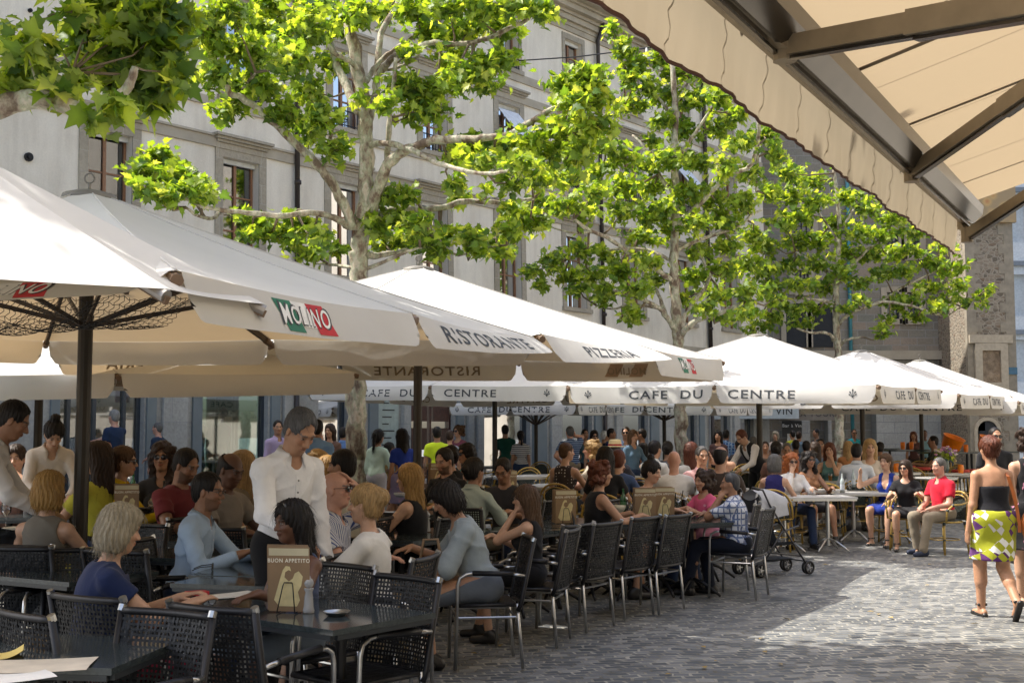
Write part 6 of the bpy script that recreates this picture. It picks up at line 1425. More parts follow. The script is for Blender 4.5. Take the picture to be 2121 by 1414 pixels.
# ---------------------------------------------------------------- small things
def place(o, p, rz=0): o.location = p; o.rotation_euler = (0, 0, rz); return o
M_menu = simple("brown menu card", (.25, .16, .085), .5, var=.12, scale=8); M_menug = simple("golden menu print", (.62, .52, .27), .55, var=.15, scale=20); M_menul = simple("cream menu band", (.52, .46, .30), .6)
def mk_menu(text=True):
    root = empty("menu_stand", (0, 0, 0), 0, "x", "menu", "brown menus standing in wire holders")
    b = MB()
    for k, (dx, dy, r_) in enumerate(((0, 0, 0), (-.012, .018, .03), (-.02, .04, -.02))):
        b.box((dx, dy, .16 + .004 * k), (.205, .008, .31), Matrix.Rotation(R(4), 3, 'X') @ Matrix.Rotation(r_, 3, 'Z'))
    bo = b.build("menu", M_menu, root)
    g_ = MB(); 
    pts = [(-.05, .03), (-.075, .06), (-.06, .11), (-.045, .16), (-.03, .205), (-.015, .225), (.005, .222), (.012, .2), (-.002, .205), (-.018, .195), (-.022, .17), (.0, .15), (.02, .165), (.03, .19), (.05, .2), (.07, .175), (.062, .13), (.045, .1), (.055, .06), (.04, .03)]
    yf = lambda z: -.0048 - (z - .16) * -.0 - .0005
    MM = Matrix.Rotation(R(4), 3, 'X')
    def on(x, z, o=.0052): v = MM @ Vector((x, -o, z - .16)); return Vector((v.x, v.y, v.z + .16))
    g_.add([on(x, z) for x, z in pts], [tuple(range(len(pts)))]); g_.build("print", M_menug, bo)
    g_ = MB(); g_.add([on(-.1, .275), on(.1, .275), on(.1, .31), on(-.1, .31)], [(0, 1, 2, 3)]); g_.build("cream_band", M_menul, bo)
    vs, fs = tm("BUON APPETITO"); t = MB(); t.add([on(v.x * .025, .250 + v.y * .027, .0056) for v in vs], fs); t.build("lettering", simple("pale menu letters", (.85, .8, .65), .6), bo)
    h = MB(); h.tube([(-.045, -.045, .004), (-.025, -.02, .13), (-.02, -.015, .145), (.02, -.015, .145), (.025, -.02, .13), (.045, -.045, .004)], .003, 6); h.tube([(-.045, -.045, .004), (-.04, .06, .004), (-.03, .06, .10), (.03, .06, .10), (.04, .06, .004), (.045, -.045, .004)], .003, 6); h.build("wire_holder", M_iron, root, smooth=True)
    return Proto(root)
def mk_mill():
    root = empty("pepper_mill", (0, 0, 0), 0, "x", "pepper mill", "clear pepper mills"); 
    m = MATS.get('acr') 
    if not m:
        m, nt, b = newmat("clear acrylic"); b.inputs['Base Color'].default_value = (.75, .76, .76, 1); b.inputs['Roughness'].default_value = .12; b.inputs['Transmission Weight'].default_value = .55; b.inputs['IOR'].default_value = 1.2; MATS['acr'] = m
    b = MB(); b.lathe((0, 0, 0), [(.027, 0), (.029, .01), (.024, .03), (.021, .075), (.018, .10), (.024, .112), (.024, .118)], 14); b.build("body", m, root, smooth=True)
    b = MB(); b.lathe((0, 0, 0), [(.014, .118), (.022, .13), (.025, .143), (.019, .158), (.009, .166), (.008, .172), (.004, .178)], 14); b.build("knob", m, root, smooth=True)
    b = MB(); b.lathe((0, 0, 0), [(.010, .02), (.012, .08), (.008, .09)], 10); b.build("peppercorns", simple("peppercorns", (.05, .04, .03), .7, var=.5, scale=300), root)
    return Proto(root)
GL = clear_glass("table glass", (.97, .98, .98), .10)
def mk_wine():
    root = empty("wine_glass", (0, 0, 0), 0, "x", "glass", "stemmed glasses"); b = MB(); b.lathe((0, 0, 0), [(.033, 0), (.032, .003), (.004, .008), (.0035, .09), (.012, .10), (.034, .125), (.039, .16), (.033, .20)], 14, cap=False); b.build("bowl", GL, root, smooth=True); return Proto(root)
def mk_tumbler(col=None, name="tumbler", lvl=.07, h=.11):
    root = empty(name, (0, 0, 0), 0, "x", "glass"); b = MB(); b.lathe((0, 0, 0), [(.027, 0), (.028, .003), (.034, h)], 14, cap=False); b.build("glass", GL, root, smooth=True)
    if col: q = MB(); q.lathe((0, 0, 0), [(.025, .006), (.031, lvl)], 14); q.build("drink", simple("drink " + name, col, .2, spec=.6), root)
    return Proto(root)
def mk_bottle(col, label_col, name="bottle", h=.25, r=.032):
    root = empty(name, (0, 0, 0), 0, "x", "bottle"); m = simple(name + " glass", col, .12, spec=.8)
    b = MB(); b.lathe((0, 0, 0), [(r, 0), (r, h * .58), (r * .75, h * .68), (r * .38, h * .78), (r * .36, h * .97), (r * .45, h)], 14); b.build("body", m, root, smooth=True)
    q = MB(); q.lathe((0, 0, 0), [(r * 1.02, h * .15), (r * 1.02, h * .45)], 14, cap=False); q.build("label", simple(name + " label", label_col, .6), root); return Proto(root)
M_paper = simple("white paper", (.72, .71, .67), .8, var=.05); M_yel = simple("yellow paper napkin", (.60, .46, .14), .8)
def paper(px, py, w, d, rz, label, mat=M_paper, z=.742, name="paper_sheet", cat="paper", curl=.004):
    p = GP(px, py, z); o = MB(); o.grid(lambda u, v: Vector(((u - .5) * w, (v - .5) * d, .0015 + curl * (u - .5) ** 2 * 4 + curl * .6 * math.sin(v * 5))), 10, 10)
    o.grid(lambda u, v: Vector(((u - .5) * w, (v - .5) * d, .0005 + curl * (u - .5) ** 2 * 4 + curl * .6 * math.sin(v * 5))), 10, 10)
    k = o.build(name, mat, smooth=True); place(k, p, R(rz)); tag(k, label, cat); return k
def napkin(px, py, mat, label, z=.742, s=.09, group=None):
    p = GP(px, py, z); b = MB(); b.lathe((0, 0, 0), [(s * .55, 0), (s * .38, s * .35), (s * .2, s * .9), (.004, s * 1.5)], 5); k = b.build("napkin", mat); place(k, p, px * .7); tag(k, label, "napkin", group); return k
P_menu = mk_menu(); P_mill = mk_mill(); P_wine = mk_wine(); P_tum = mk_tumbler(); P_oj = mk_tumbler((.75, .30, .02), "juice_glass", .09, .12); P_cola = mk_tumbler((.05, .015, .01), "cola_glass", .09, .13)
P_green = mk_bottle((.01, .10, .03), (.10, .25, .12), "green_bottle"); P_dark = mk_bottle((.012, .008, .006), (.35, .32, .2), "dark_bottle", .30); P_clear = mk_bottle((.45, .52, .52), (.6, .65, .7), "water_bottle", .27)
def item(P, px, py, label, z=.742, rz=0, group=None, scale=1):
    p = GP(px, py, z); p.z += gz(p.x, p.y); return P.put(p, R(rz), label, group, scale)
def gp2(px, py, z):
    p = GP(px, py, z)
    for _ in range(3): g = gz(p.x, p.y); p = GP(px, py, z + g)
    return p
def item(P, px, py, label, z=.742, rz=0, group=None, scale=1):
    p = gp2(px, py, z); return P.put(p, R(rz), label, group, scale)
# skin and hair palette
LS = (.50, .30, .20); MS = (.40, .22, .135); TS = (.30, .155, .09); DS = (.14, .065, .038); RS = (.52, .28, .20)
BK = (.012, .009, .008); DB = (.035, .02, .013); BR = (.085, .045, .022); RB = (.10, .03, .015); GR = (.11, .105, .10); LG = (.22, .215, .205); BL = (.36, .23, .10); AB = (.30, .26, .19); RD = (.30, .09, .025); GO = (.33, .19, .06)
WH = (.74, .74, .75); NV = (.012, .022, .07); BLK = (.012, .012, .014); JN = (.03, .05, .11); KH = (.26, .21, .14); DT = (.04, .035, .035)
PEOPLE = []
def pp(*a, ch=None, tb=None, **k):
    i = person(*a, **k); PEOPLE.append(i)
    if ch:
        proto = P_wc if ch == 'm' else P_rc; b = i['base']
        proto.put((b.x, b.y, b.z), i['rz'], ("black woven armchair" if ch == 'm' else "rattan bistro chair") + " under the " + short(i['who']))
    if tb:
        P_, fw, rz_ = tb[0], tb[1], tb[2] if len(tb) > 2 else 0
        b = i['base']; v = Matrix.Rotation(i['rz'], 3, 'Z') @ Vector((tb[3] if len(tb) > 3 else 0, fw, 0)); q = b + v; q.z = gz(q.x, q.y)
        P_.put(q, i['rz'] + R(rz_), "table in front of the " + short(i['who']))
    return i
def short(w): 
    w = w.replace("woman ", "woman ").strip(); return " ".join(w.split()[:10])
# ---------------------------------------------------------------- foreground, restaurant terrace
waiter = pp(622, 849, 7.1, 'stand', 138, 'm', 'short', (.085, .085, .09), MS, ('shirt', (.80, .80, .82)), ('trousers', BLK), "standing waiter in white shirt", "grey hair, looking down beside the tables", arms=('hang', 'work'), yaw=-4, pitch=34, lean=9, fat=.98)
blue = pp(432, 984, 8.15, 'sit', 96, 'm', 'short', BK, TS, ('shirt', (.42, .55, .72)), ('trousers', JN), "man in light blue shirt and glasses", "smiling with both arms on the table", arms=((-.10, .50, .80), (.16, .42, .80)), yaw=4, pitch=2, lean=12, glasses='clear', beard=.35, ch='m', tb=(P_t12, .62, 0, .05))
navy = pp(250, 1052, 5.85, 'sit', 62, 'f', 'bob', AB, LS, ('tee', (.012, .022, .075)), ('trousers', (.25, .02, .05)), "woman in navy tee with grey blond bob", "seen from behind, reaching for the table", arms=((-.02, .42, .80), (.10, .46, .79)), yaw=-8, pitch=8, lean=10, fat=1.12, sleeve=(.42, 0))
dark = pp(603, 1042, 6.5, 'sit', 222, 'f', 'long', BK, DS, ('tank', (.09, .12, .22)), ('shorts', (.2, .25, .32)), "dark haired woman behind the brown menus", "looking left with sunglasses on her hair", arms=('table', 'lap'), yaw=6, pitch=4, glasses='ontop', ch='m')
blouse = pp(756, 1008, 7.35, 'sit', 285, 'f', 'updo', BL, LS, ('blouse', (.72, .70, .66)), ('skirt', (.6, .58, .52)), "woman in loose white blouse with blond updo", "turned left towards the old man", arms='table', yaw=-4, ch='m', fat=1.08, tb=(P_t12, .72, 0, .1))
old = pp(696, 981, 8.3, 'sit', 100, 'm', 'none', LG, RS, ('polo', (.55, .56, .6), 'vstripe', (.05, .08, .25)), ('trousers', KH), "bald old man in striped polo shirt", "resting one hand on his forehead", arms=('head', 'table'), yaw=0, pitch=-4, glasses='sun', ch='m', fat=1.15)
cream = pp(708, 934, 10.2, 'sit', 285, 'm', 'short', BK, MS, ('tee', (.62, .56, .44)), ('trousers', JN), "dark haired man in cream printed shirt", "sitting before the tree trunk", arms='table', ch='m', yaw=0, fat=1.15)
grey = pp(925, 1001, 8.55, 'sit', 262, 'f', 'bob', BK, MS, ('blouse', (.30, .35, .38)), ('skirt', (.12, .14, .17)), "woman in grey linen shirt with black hair", "bent over her beige bag at the table", arms=('work', 'table'), yaw=10, pitch=22, lean=20, shoes=True, ch='m', fat=1.1, sleeve=(1, .1))
blk = pp(1087, 1011, 9.45, 'sit', 285, 'f', 'long', BR, LS, ('tank', BLK), ('skirt', BLK), "long haired woman in black top", "propping her chin on her hand", arms=('chin', 'table'), yaw=-8, glasses='clear', ch='m')
bb = pp(846, 964, 10.4, 'sit', 290, 'f', 'long', GO, LS, ('vest', BLK), ('trousers', BLK), "woman with golden blond hair in black sleeveless top", "facing left with bare arm", arms='table', ch='m', fat=1.12, tb=(P_t12, .7, 0))
pp(920, 930, 12.6, 'sit', 215, 'm', 'short', BK, MS, ('shirt', BLK), ('trousers', BLK), "young bearded man in black shirt", "looking down left beside the third pole", arms='table', pitch=14, beard=.7, ch='m', tb=(P_t8, .62))
pp(983, 951, 11.6, 'sit', 20, 'f', 'bun', BK, TS, ('shirt', (.36, .42, .38)), ('trousers', KH), "person with dark bun in pale green linen shirt", "seen from behind at the next table", arms='table', ch='m', yaw=25)
pp(1042, 951, 12.2, 'sit', 200, 'm', 'short', BK, TS, ('tee', (.03, .03, .035)), ('trousers', JN), "balding man in black tee with glasses", "looking down at his table", arms='table', pitch=22, glasses='clear', ch='m')
# left rows
pp(104, 982, 7.9, 'sit', 8, 'f', 'bob', GO, LS, ('vest', (.16, .145, .12)), ('trousers', DT), "blond woman in sleeveless taupe top", "seen from behind near the left pole", arms='table', ch='m', tb=(P_t12, .75, 0, .2))
pp(28, 838, 8.2, 'lean', 75, 'm', 'short', BK, TS, ('shirt', (.62, .60, .58)), ('trousers', BLK), "waiter in white shirt pouring a drink", "bending over at the left edge", arms=('work', 'work'), pitch=18, lean=22)
pp(112, 880, 10.5, 'lean', 150, 'f', 'topbun', BK, LS, ('shirt', (.66, .60, .54)), ('trousers', BLK), "waitress in white shirt with top bun", "leaning over between the two left poles", arms=('work', 'work'), pitch=26, lean=32)
pp(33, 925, 10.8, 'sit', 170, 'f', 'bun', DB, LS, ('tank', (.35, .2, .16)), ('skirt', BLK), "woman drinking from a glass at the left edge", "", arms=('glass', 'table'), ch='m')
pp(200, 919, 10.2, 'sit', 300, 'f', 'long', DB, MS, ('tee', (.45, .42, .05)), ('trousers', JN), "long haired woman in yellow green top behind the thick pole", "", arms='table', yaw=-20, ch='m')
yel = pp(258, 929, 10.4, 'sit', 88, 'f', 'bun', BR, LS, ('shirt', (.72, .50, .01)), ('trousers', JN), "woman in bright yellow shirt", "brown hair tied back, facing right", arms='table', glasses='sun', ch='m', tb=(P_t12, .66, 0))
pp(336, 920, 10.9, 'sit', 172, 'f', 'longcurly', DB, MS, ('jacket', (.03, .03, .03)), ('trousers', BLK), "curly haired woman with round sunglasses", "facing the camera in a dark jacket", arms='table', glasses='sun', ch='m')
pp(386, 933, 10.0, 'sit', 118, 'm', 'short', BK, TS, ('tee', (.17, .03, .035)), ('trousers', JN), "bearded man in maroon tee", "looking down at his plate", arms='table', pitch=20, beard=.6, ch='m', fat=1.15, tb=(P_t12, .62, 0))
pp(478, 941, 9.6, 'sit', 120, 'm', 'bald', BK, DS, ('tee', (.22, .19, .16)), ('trousers', DT), "balding man with moustache in taupe tee", "eating behind the man in light blue", arms='table', pitch=18, ch='m', fat=1.1)
pp(500, 937, 10.6, 'sit', 300, 'f', 'long', BL, LS, ('tee', (.20, .16, .11)), ('trousers', DT), "woman with long light blond hair beside the balding man", "", arms='table', ch='m')
pp(660, 935, 11.5, 'sit', 30, 'f', 'curlyshort', BL, LS, ('tee', (.3, .25, .2)), ('trousers', JN), "person with short sandy hair behind the waiter", "", arms='table', ch='m')
pp(676, 948, 10.9, 'sit', 300, 'f', 'long', GO, LS, ('tee', (.25, .2, .15)), ('trousers', JN), "long blond haired woman just left of the cream shirt man", "", arms='table', ch='m')
# shop front walkers
pp(236, 850, 22.6, 'stand', 300, 'm', 'short', LG, RS, ('tee', (.015, .03, .07)), ('trousers', JN), "grey haired man in navy tee at the shop door", "reaching for the door", arms=('hang', (-.1, .55, 1.25)), fat=1.1)
pp(326, 876, 23.2, 'stand', 285, 'm', 'crew', GR, RS, ('tee', (.015, .03, .06)), ('trousers', (.2, .25, .3)), "man in navy tee smoking by the grey pillar", "", arms=('hang', 'work'))
pp(576, 872, 19.5, 'stand', 140, 'm', 'short', BK, MS, ('shirt', (.42, .34, .55)), ('trousers', DT), "man in lilac shirt standing at the shop window", "", arms=('hang', 'hang'), yaw=20)
pp(658, 871, 15.5, 'stand', 10, 'm', 'short', BK, TS, ('shirt', (.20, .36, .66)), ('trousers', (.02, .025, .04)), "man in light blue shirt walking away behind the waiter", "", arms=('hang', 'hang'), fat=1.2)
pp(683, 880, 19.5, 'stand', 200, 'f', 'long', DB, MS, ('tee', (.14, .08, .06)), ('trousers', JN), "woman with brown hair left of the tree trunk", "", arms='hang')
pp(712, 886, 20.5, 'stand', 20, 'm', 'short', BK, TS, ('shirt', (.11, .2, .42)), ('trousers', JN), "person in blue shirt half hidden by the tree trunk", "", arms='hang')
pp(785, 897, 17.6, 'walk', 30, 'f', 'pony', BK, MS, ('blouse', (.50, .66, .58)), ('trousers', (.45, .45, .5)), "woman in mint green top with a pink scarf", "", arms=('hang', 'front'))
pp(808, 919, 18.0, 'stand', 60, 'm', 'short', BK, TS, ('tee', (.45, .30, .12)), ('shorts', DT), "small child beside the woman in mint green", "", arms='hang', child=1)
pp(832, 895, 16.6, 'walk', 330, 'f', 'long', BK, MS, ('tee', (.02, .05, .35)), ('skirt', (.28, .25, .45), 'floral', (.5, .3, .5)), "woman with black hair, blue shawl and lilac skirt", "", arms='hang')
pp(905, 885, 19.6, 'stand', 350, 'm', 'short', BK, TS, ('tee', (.60, .78, .03)), ('trousers', BLK), "boy in neon yellow tee", "standing with his back to us", arms='hang')
pp(932, 897, 20.4, 'stand', 10, 'f', 'short', DB, MS, ('tee', (.3, .35, .4), 'floral', (.03, .03, .05)), ('trousers', BLK), "person with patterned backpack next to the neon tee", "", arms='hang')
pp(948, 882, 22.6, 'stand', 215, 'f', 'curly', BR, LS, ('tee', (.25, .08, .12)), ('trousers', BLK), "woman in burgundy top with sunglasses in front of the portal", "", arms='hang', glasses='sun')
pp(965, 921, 14.6, 'sit', 215, 'f', 'longcurly', BK, MS, ('tank', (.15, .42, .40)), ('skirt', BLK), "woman with long dark curls in turquoise top", "", arms='table', yaw=20, ch='c', glasses='sun')
pp(933, 925, 14.2, 'sit', 330, 'f', 'bun', BK, LS, ('tank', BLK), ('skirt', BLK), "woman in black tank top with raised bare shoulders", "", arms='table', ch='c', tb=(P_c7, .6))
pp(1046, 881, 25.0, 'stand', 350, 'm', 'short', BK, MS, ('tee', (.01, .07, .05)), ('trousers', JN), "man in dark green tee looking into the shop window", "", arms='hang')
pp(1078, 899, 24.0, 'stand', 350, 'f', 'pony', BK, MS, ('tee', (.65, .65, .65), 'hstripe', (.02, .02, .04)), ('trousers', JN), "woman in black and white striped tee with ponytail", "", arms='hang')
pp(1180, 884, 22.5, 'stand', 340, 'm', 'short', GR, RS, ('polo', (.02, .04, .14), 'hstripe', (.25, .35, .5)), ('trousers', KH), "man in blue striped polo talking on the phone", "", arms=('hip', 'phone'), fat=1.3)
pp(1212, 889, 24.0, 'stand', 160, 'f', 'short', BK, MS, ('tee', (.06, .12, .16)), ('trousers', BLK), "woman with short black hair in petrol top", "", arms='hang')
pp(1231, 893, 23.0, 'walk', 170, 'f', 'bob', BK, LS, ('tank', (.03, .30, .40)), ('skirt', BLK), "woman with sunglasses in turquoise tank top walking towards us", "", arms='hang', glasses='sun')
pp(1253, 895, 24.5, 'stand', 60, 'm', 'short', (.6, .65, .7), MS, ('tee', (.02, .03, .06)), ('trousers', JN), "person in a pale cap and dark tee", "", arms='hang')
pp(1267, 888, 24.0, 'stand', 110, 'm', 'short', BK, TS, ('tee', (.01, .03, .12)), ('trousers', JN), "man in dark blue tee near the shop windows", "", arms='hang')
pp(1296, 885, 21.5, 'stand', 190, 'm', 'short', BK, MS, ('shirt', (.26, .38, .62)), ('trousers', (.03, .04, .07)), "man in light blue shirt with sunglasses and dark trousers", "", arms=('hang', 'back'), glasses='sun')
pp(1312, 901, 20.5, 'stand', 150, 'f', 'long', BR, MS, ('jacket', (.10, .17, .25)), ('trousers', JN), "woman in denim jacket in front of the dark pole", "", arms=('front', 'hang'))
pp(1328, 889, 22.0, 'stand', 280, 'm', 'short', BK, TS, ('tee', BLK), ('trousers', BLK), "man in black tee behind the dark pole", "", arms='hang')
# cafe du centre, left part
pp(1174, 918, 16.0, 'sit', 25, 'f', 'short', BR, LS, ('tank', (.04, .03, .03), 'dots', (.6, .55, .5)), ('skirt', BLK), "woman in black and white patterned top", "short brown hair, seen from behind", arms='table', yaw=40, ch='c')
pp(1224, 913, 16.6, 'sit', 285, 'f', 'curly', BL, RS, ('tee', (.55, .48, .38)), ('trousers', KH), "older woman with curly blond hair in beige top", "", arms='table', ch='c', fat=1.2, tb=(P_c12, .62))
hat = pp(1274, 918, 17.5, 'sit', 20, 'm', 'short', GR, RS, ('tee', (.05, .05, .06)), ('trousers', DT), "man wearing a straw hat", "", arms='table', ch='c')
pp(1254, 928, 14.5, 'sit', 10, 'f', 'long', BK, MS, ('tee', BLK), ('trousers', BLK), "woman with black hair and dark top", "back turned beneath the straw hat", arms='table', ch='c')
pp(1281, 936, 15.4, 'sit', 20, 'm', 'short', RB, LS, ('tee', (.06, .10, .22)), ('trousers', JN), "red haired boy drinking", "", arms=('glass', 'table'), child=1, ch='c')
pp(1246, 959, 11.9, 'sit', 75, 'f', 'curly', RB, MS, ('tank', BLK), ('skirt', BLK), "woman with auburn curls in black sleeveless top", "bare arm, gold necklace, facing right", arms='table', ch='m', glasses='ontop', fat=1.15, tb=(P_t12, .68, 90))
pp(1350, 956, 12.9, 'sit', 120, 'f', 'topbun', BK, LS, ('tee', (.55, .36, .34)), ('trousers', JN), "woman in pale pink top with black bun", "", arms='table', pitch=12, ch='m', fat=1.1)
pp(1396, 935, 15.2, 'sit', 12, 'm', 'none', GR, RS, ('tee', (.74, .74, .76)), ('trousers', (.35, .35, .4)), "bald man in white tee", "seen from behind on a rattan chair", arms='table', ch='c', fat=1.2)
pp(1357, 914, 17.8, 'sit', 45, 'm', 'short', BK, MS, ('shirt', (.70, .68, .62)), ('trousers', DT), "young man in white shirt looking right", "", arms='table', ch='c')
pp(1383, 916, 19.0, 'sit', 20, 'f', 'bun', BK, TS, ('tee', (.05, .05, .06)), ('trousers', DT), "dark person with hair bun beside the white shirt man", "", arms='table', ch='c')
pp(1430, 918, 17.4, 'sit', 350, 'f', 'long', RB, LS, ('tee', (.55, .52, .48)), ('trousers', JN), "girl with long auburn hair right of the middle trunk", "", arms='table', ch='c')
pp(1454, 927, 16.0, 'sit', 170, 'm', 'short', GR, MS, ('polo', (.62, .36, .36)), ('trousers', KH), "man in pink shirt talking on his phone", "", arms=('phone', 'table'), ch='c', fat=1.2)
pp(1493, 926, 15.0, 'sit', 10, 'm', 'bald', BK, MS, ('tee', (.045, .03, .022)), ('trousers', DT), "balding man in dark brown tee", "", arms='table', yaw=20, ch='c', fat=1.2, tb=(P_c12, .65))
kid = pp(1455, 980, 12.9, 'sit', 235, 'f', 'curly', DB, MS, ('tee', (.60, .10, .20), 'floral', (.8, .6, .65)), ('skirt', (.5, .2, .3)), "little girl with brown curls in pink scarf", "", arms='table', child=1, seatz=.5)
plaid = pp(1512, 982, 12.1, 'sit', 296, 'm', 'crew', (.05, .05, .055), TS, ('shirt', (.60, .63, .70), 'plaid', (.10, .14, .28)), ('trousers', (.012, .016, .03)), "heavy man in blue and white plaid shirt", "seated from behind at the row's end", arms=('chin', 'table'), yaw=-15, ch='m', fat=1.32, sleeve=(.7, 0), tb=(P_t12, .72, 0, .1))
pp(1536, 893, 20.0, 'lean', 235, 'm', 'short', RB, LS, ('shirt', (.74, .72, .72)), ('trousers', BLK), "waiter in white shirt and black waistcoat", "bending over a table", arms='work', lean=38, pitch=20, extra=('vest',))
pp(1504, 891, 25.0, 'stand', 20, 'm', 'short', BK, TS, ('shirt', (.03, .10, .28), 'plaid', (.2, .35, .6)), ('trousers', JN), "man in blue checked shirt behind the leaning waiter", "", arms='hang')
pp(1487, 893, 24.0, 'stand', 200, 'f', 'long', BK, MS, ('tee', (.1, .06, .06)), ('trousers', BLK), "woman with long black hair left of the checked shirt", "", arms='hang')
# cafe du centre, right part
pp(1604, 944, 16.4, 'sit', 20, 'f', 'bob', GR, LS, ('vest', (.02, .018, .10)), ('trousers', (.1, .12, .2)), "grey haired woman in purple sleeveless top", "seen from behind beside the pole", arms='table', ch='c')
pp(1640, 941, 17.0, 'sit', 175, 'f', 'longcurly', RD, LS, ('shirt', (.70, .68, .66)), ('trousers', JN), "red haired woman with sunglasses in white shirt", "elbow on the table", arms=('table', 'chin'), glasses='sun', ch='c', tb=(P_c12, .62))
pp(1676, 937, 17.6, 'sit', 165, 'f', 'longcurly', BK, TS, ('tank', (.25, .12, .06)), ('skirt', BLK), "dark curly haired woman with sunglasses and bare shoulders", "", arms='table', glasses='sun', ch='c')
pp(1718, 919, 20.5, 'sit', 200, 'f', 'long', RB, LS, ('tank', (.10, .22, .22)), ('skirt', BLK), "woman in teal top propping her chin", "", arms=('chin', 'table'), ch='c', tb=(P_c7, .6))
pp(1630, 918, 20.6, 'sit', 190, 'm', 'crew', GR, MS, ('polo', (.25, .25, .3)), ('trousers', DT), "grey haired man looking down behind the red haired woman", "", arms='table', ch='c', pitch=10)
pp(1608, 916, 19.6, 'sit', 20, 'f', 'bun', BK, TS, ('tee', (.3, .16, .12)), ('trousers', DT), "dark haired woman with brown top left of the grey haired man", "", arms='table', ch='c')
pp(1774, 920, 19.2, 'sit', 20, 'm', 'short', BK, MS, ('shirt', (.62, .66, .74)), ('trousers', JN), "man in white shirt seen from behind near the right pole", "", arms='table', ch='c', tb=(P_c7, .65))
pp(1802, 912, 20.0, 'sit', 190, 'f', 'long', BL, LS, ('tee', (.62, .55, .48)), ('trousers', KH), "blond woman in cream top right of the third tree", "", arms='table', ch='c')
blued = pp(1834, 941, 17.6, 'sit', 215, 'f', 'pony', BR, LS, ('vest', (.01, .03, .22)), ('dress', (.01, .03, .22)), "young woman in royal blue dress", "legs crossed, holding a cigarette", arms=('lap', (.30, .30, 1.02)), ch='c', shoes='sandal', yaw=10)
pp(1874, 955, 16.9, 'sit', 200, 'f', 'long', DB, LS, ('tee', BLK), ('skirt', BLK), "woman in black tee with sunglasses at the pale table", "", arms='table', glasses='sun', ch='c', shoes='sandal', yaw=20)
red = pp(1944, 950, 16.4, 'sit', 245, 'm', 'short', GR, RS, ('polo', (.55, .012, .035)), ('trousers', (.24, .20, .145)), "grey haired man in red polo shirt", "sitting with hands on his lap", arms='lap', ch='c', fat=1.15, shoes=simple("navy suede", (.02, .03, .06), .7))
walkw = pp(2048, 906, 10.75, 'walk', 355, 'f', 'updo', RB, (.46, .25, .15), ('strapless', (.012, .012, .016)), ('skirt', (.42, .44, .03), 'harlequin'), "woman walking away in black strapless top", "lime green patterned miniskirt and sandals", arms=('hang', 'front'), shoes='sandal', sc=1, fat=1.14, yaw=-5)
flor = pp(2128, 890, 11.4, 'walk', 5, 'f', 'curly', DB, LS, ('tank', (.012, .012, .014), 'floral', (.55, .22, .32)), ('skirt', (.012, .012, .014), 'floral', (.55, .22, .32)), "curly haired woman in black floral dress", "cut by the right edge", shoes='sandal', arms='hang')
pp(2061, 887, 15.5, 'walk', 180, 'm', 'crew', BK, MS, ('tee', BLK), ('trousers', BLK), "man with sunglasses and black tee walking towards us", "", arms='hang', glasses='sun')
# bar terrace far right
pp(1769, 889, 31.0, 'stand', 180, 'm', 'crew', BK, TS, ('shirt', (.02, .32, .42)), ('trousers', DT), "man in turquoise shirt before the stone house", "", arms='hang', glasses='sun')
BARP = [(1606, 896, 30, 'f', 'bob', AB, LS, (.6, .5, .45), "pale haired person in white top at the far bar", 200), (1641, 892, 31, 'm', 'crew', BK, TS, (.35, .38, .03), "man in olive yellow tee at the far bar", 340), (1655, 897, 29, 'm', 'short', DB, MS, (.18, .28, .4), "person in grey blue shirt at the far bar", 30),
 (1690, 889, 31, 'm', 'short', BK, TS, (.02, .02, .03), "man in black with dark hair at the far bar", 250), (1648, 912, 25, 'm', 'short', BK, TS, (.05, .06, .12), "dark haired guest in dark tee left of the third tree", 10), (1670, 914, 24, 'm', 'short', BK, TS, (.02, .06, .15), "guest in dark blue tee by the third tree", 20), (1687, 916, 23, 'f', 'long', DB, MS, (.08, .12, .18), "guest with long dark hair by the third tree", 330), (1700, 910, 24, 'm', 'crew', BK, TS, (.3, .2, .16), "bald looking guest right behind the third tree", 200),
 (1757, 915, 24, 'f', 'long', BL, LS, (.45, .2, .08), "guest with light hair beside the orange chair", 20), (1823, 917, 25, 'f', 'curlyshort', BK, TS, (.2, .2, .22), "guest with black curls behind the cream top woman", 30), (1892, 898, 30, 'f', 'long', RB, MS, (.1, .05, .05), "dark red haired woman at the bar tables", 200), (1915, 891, 31, 'm', 'crew', BK, DS, (.2, .36, .44), "man in pale blue shirt at the bar tables", 190), (1932, 903, 27, 'm', 'crew', BK, TS, (.06, .065, .045), "bearded man in olive tee at the bar tables", 280), (1585, 915, 24, 'f', 'short', DB, MS, (.15, .12, .1), "guest in brown top right of the leaning waiter", 190), (1560, 905, 25, 'm', 'short', GR, MS, (.3, .3, .35), "grey haired guest behind the leaning waiter", 30), (1530, 912, 24, 'm', 'short', BK, TS, (.04, .04, .05), "dark guest just below the leaning waiter", 350)]
for (x, y, Y, sx, hr, hc, sk_, tc, lb, fc) in BARP:
    st = y < 900
    pp(x, y, Y, 'stand' if st else 'sit', fc, sx, hr, hc, sk_, ('tee', tc), ('trousers', DT), lb, "", arms='hang' if st else 'table', ch=None if st else 'c')
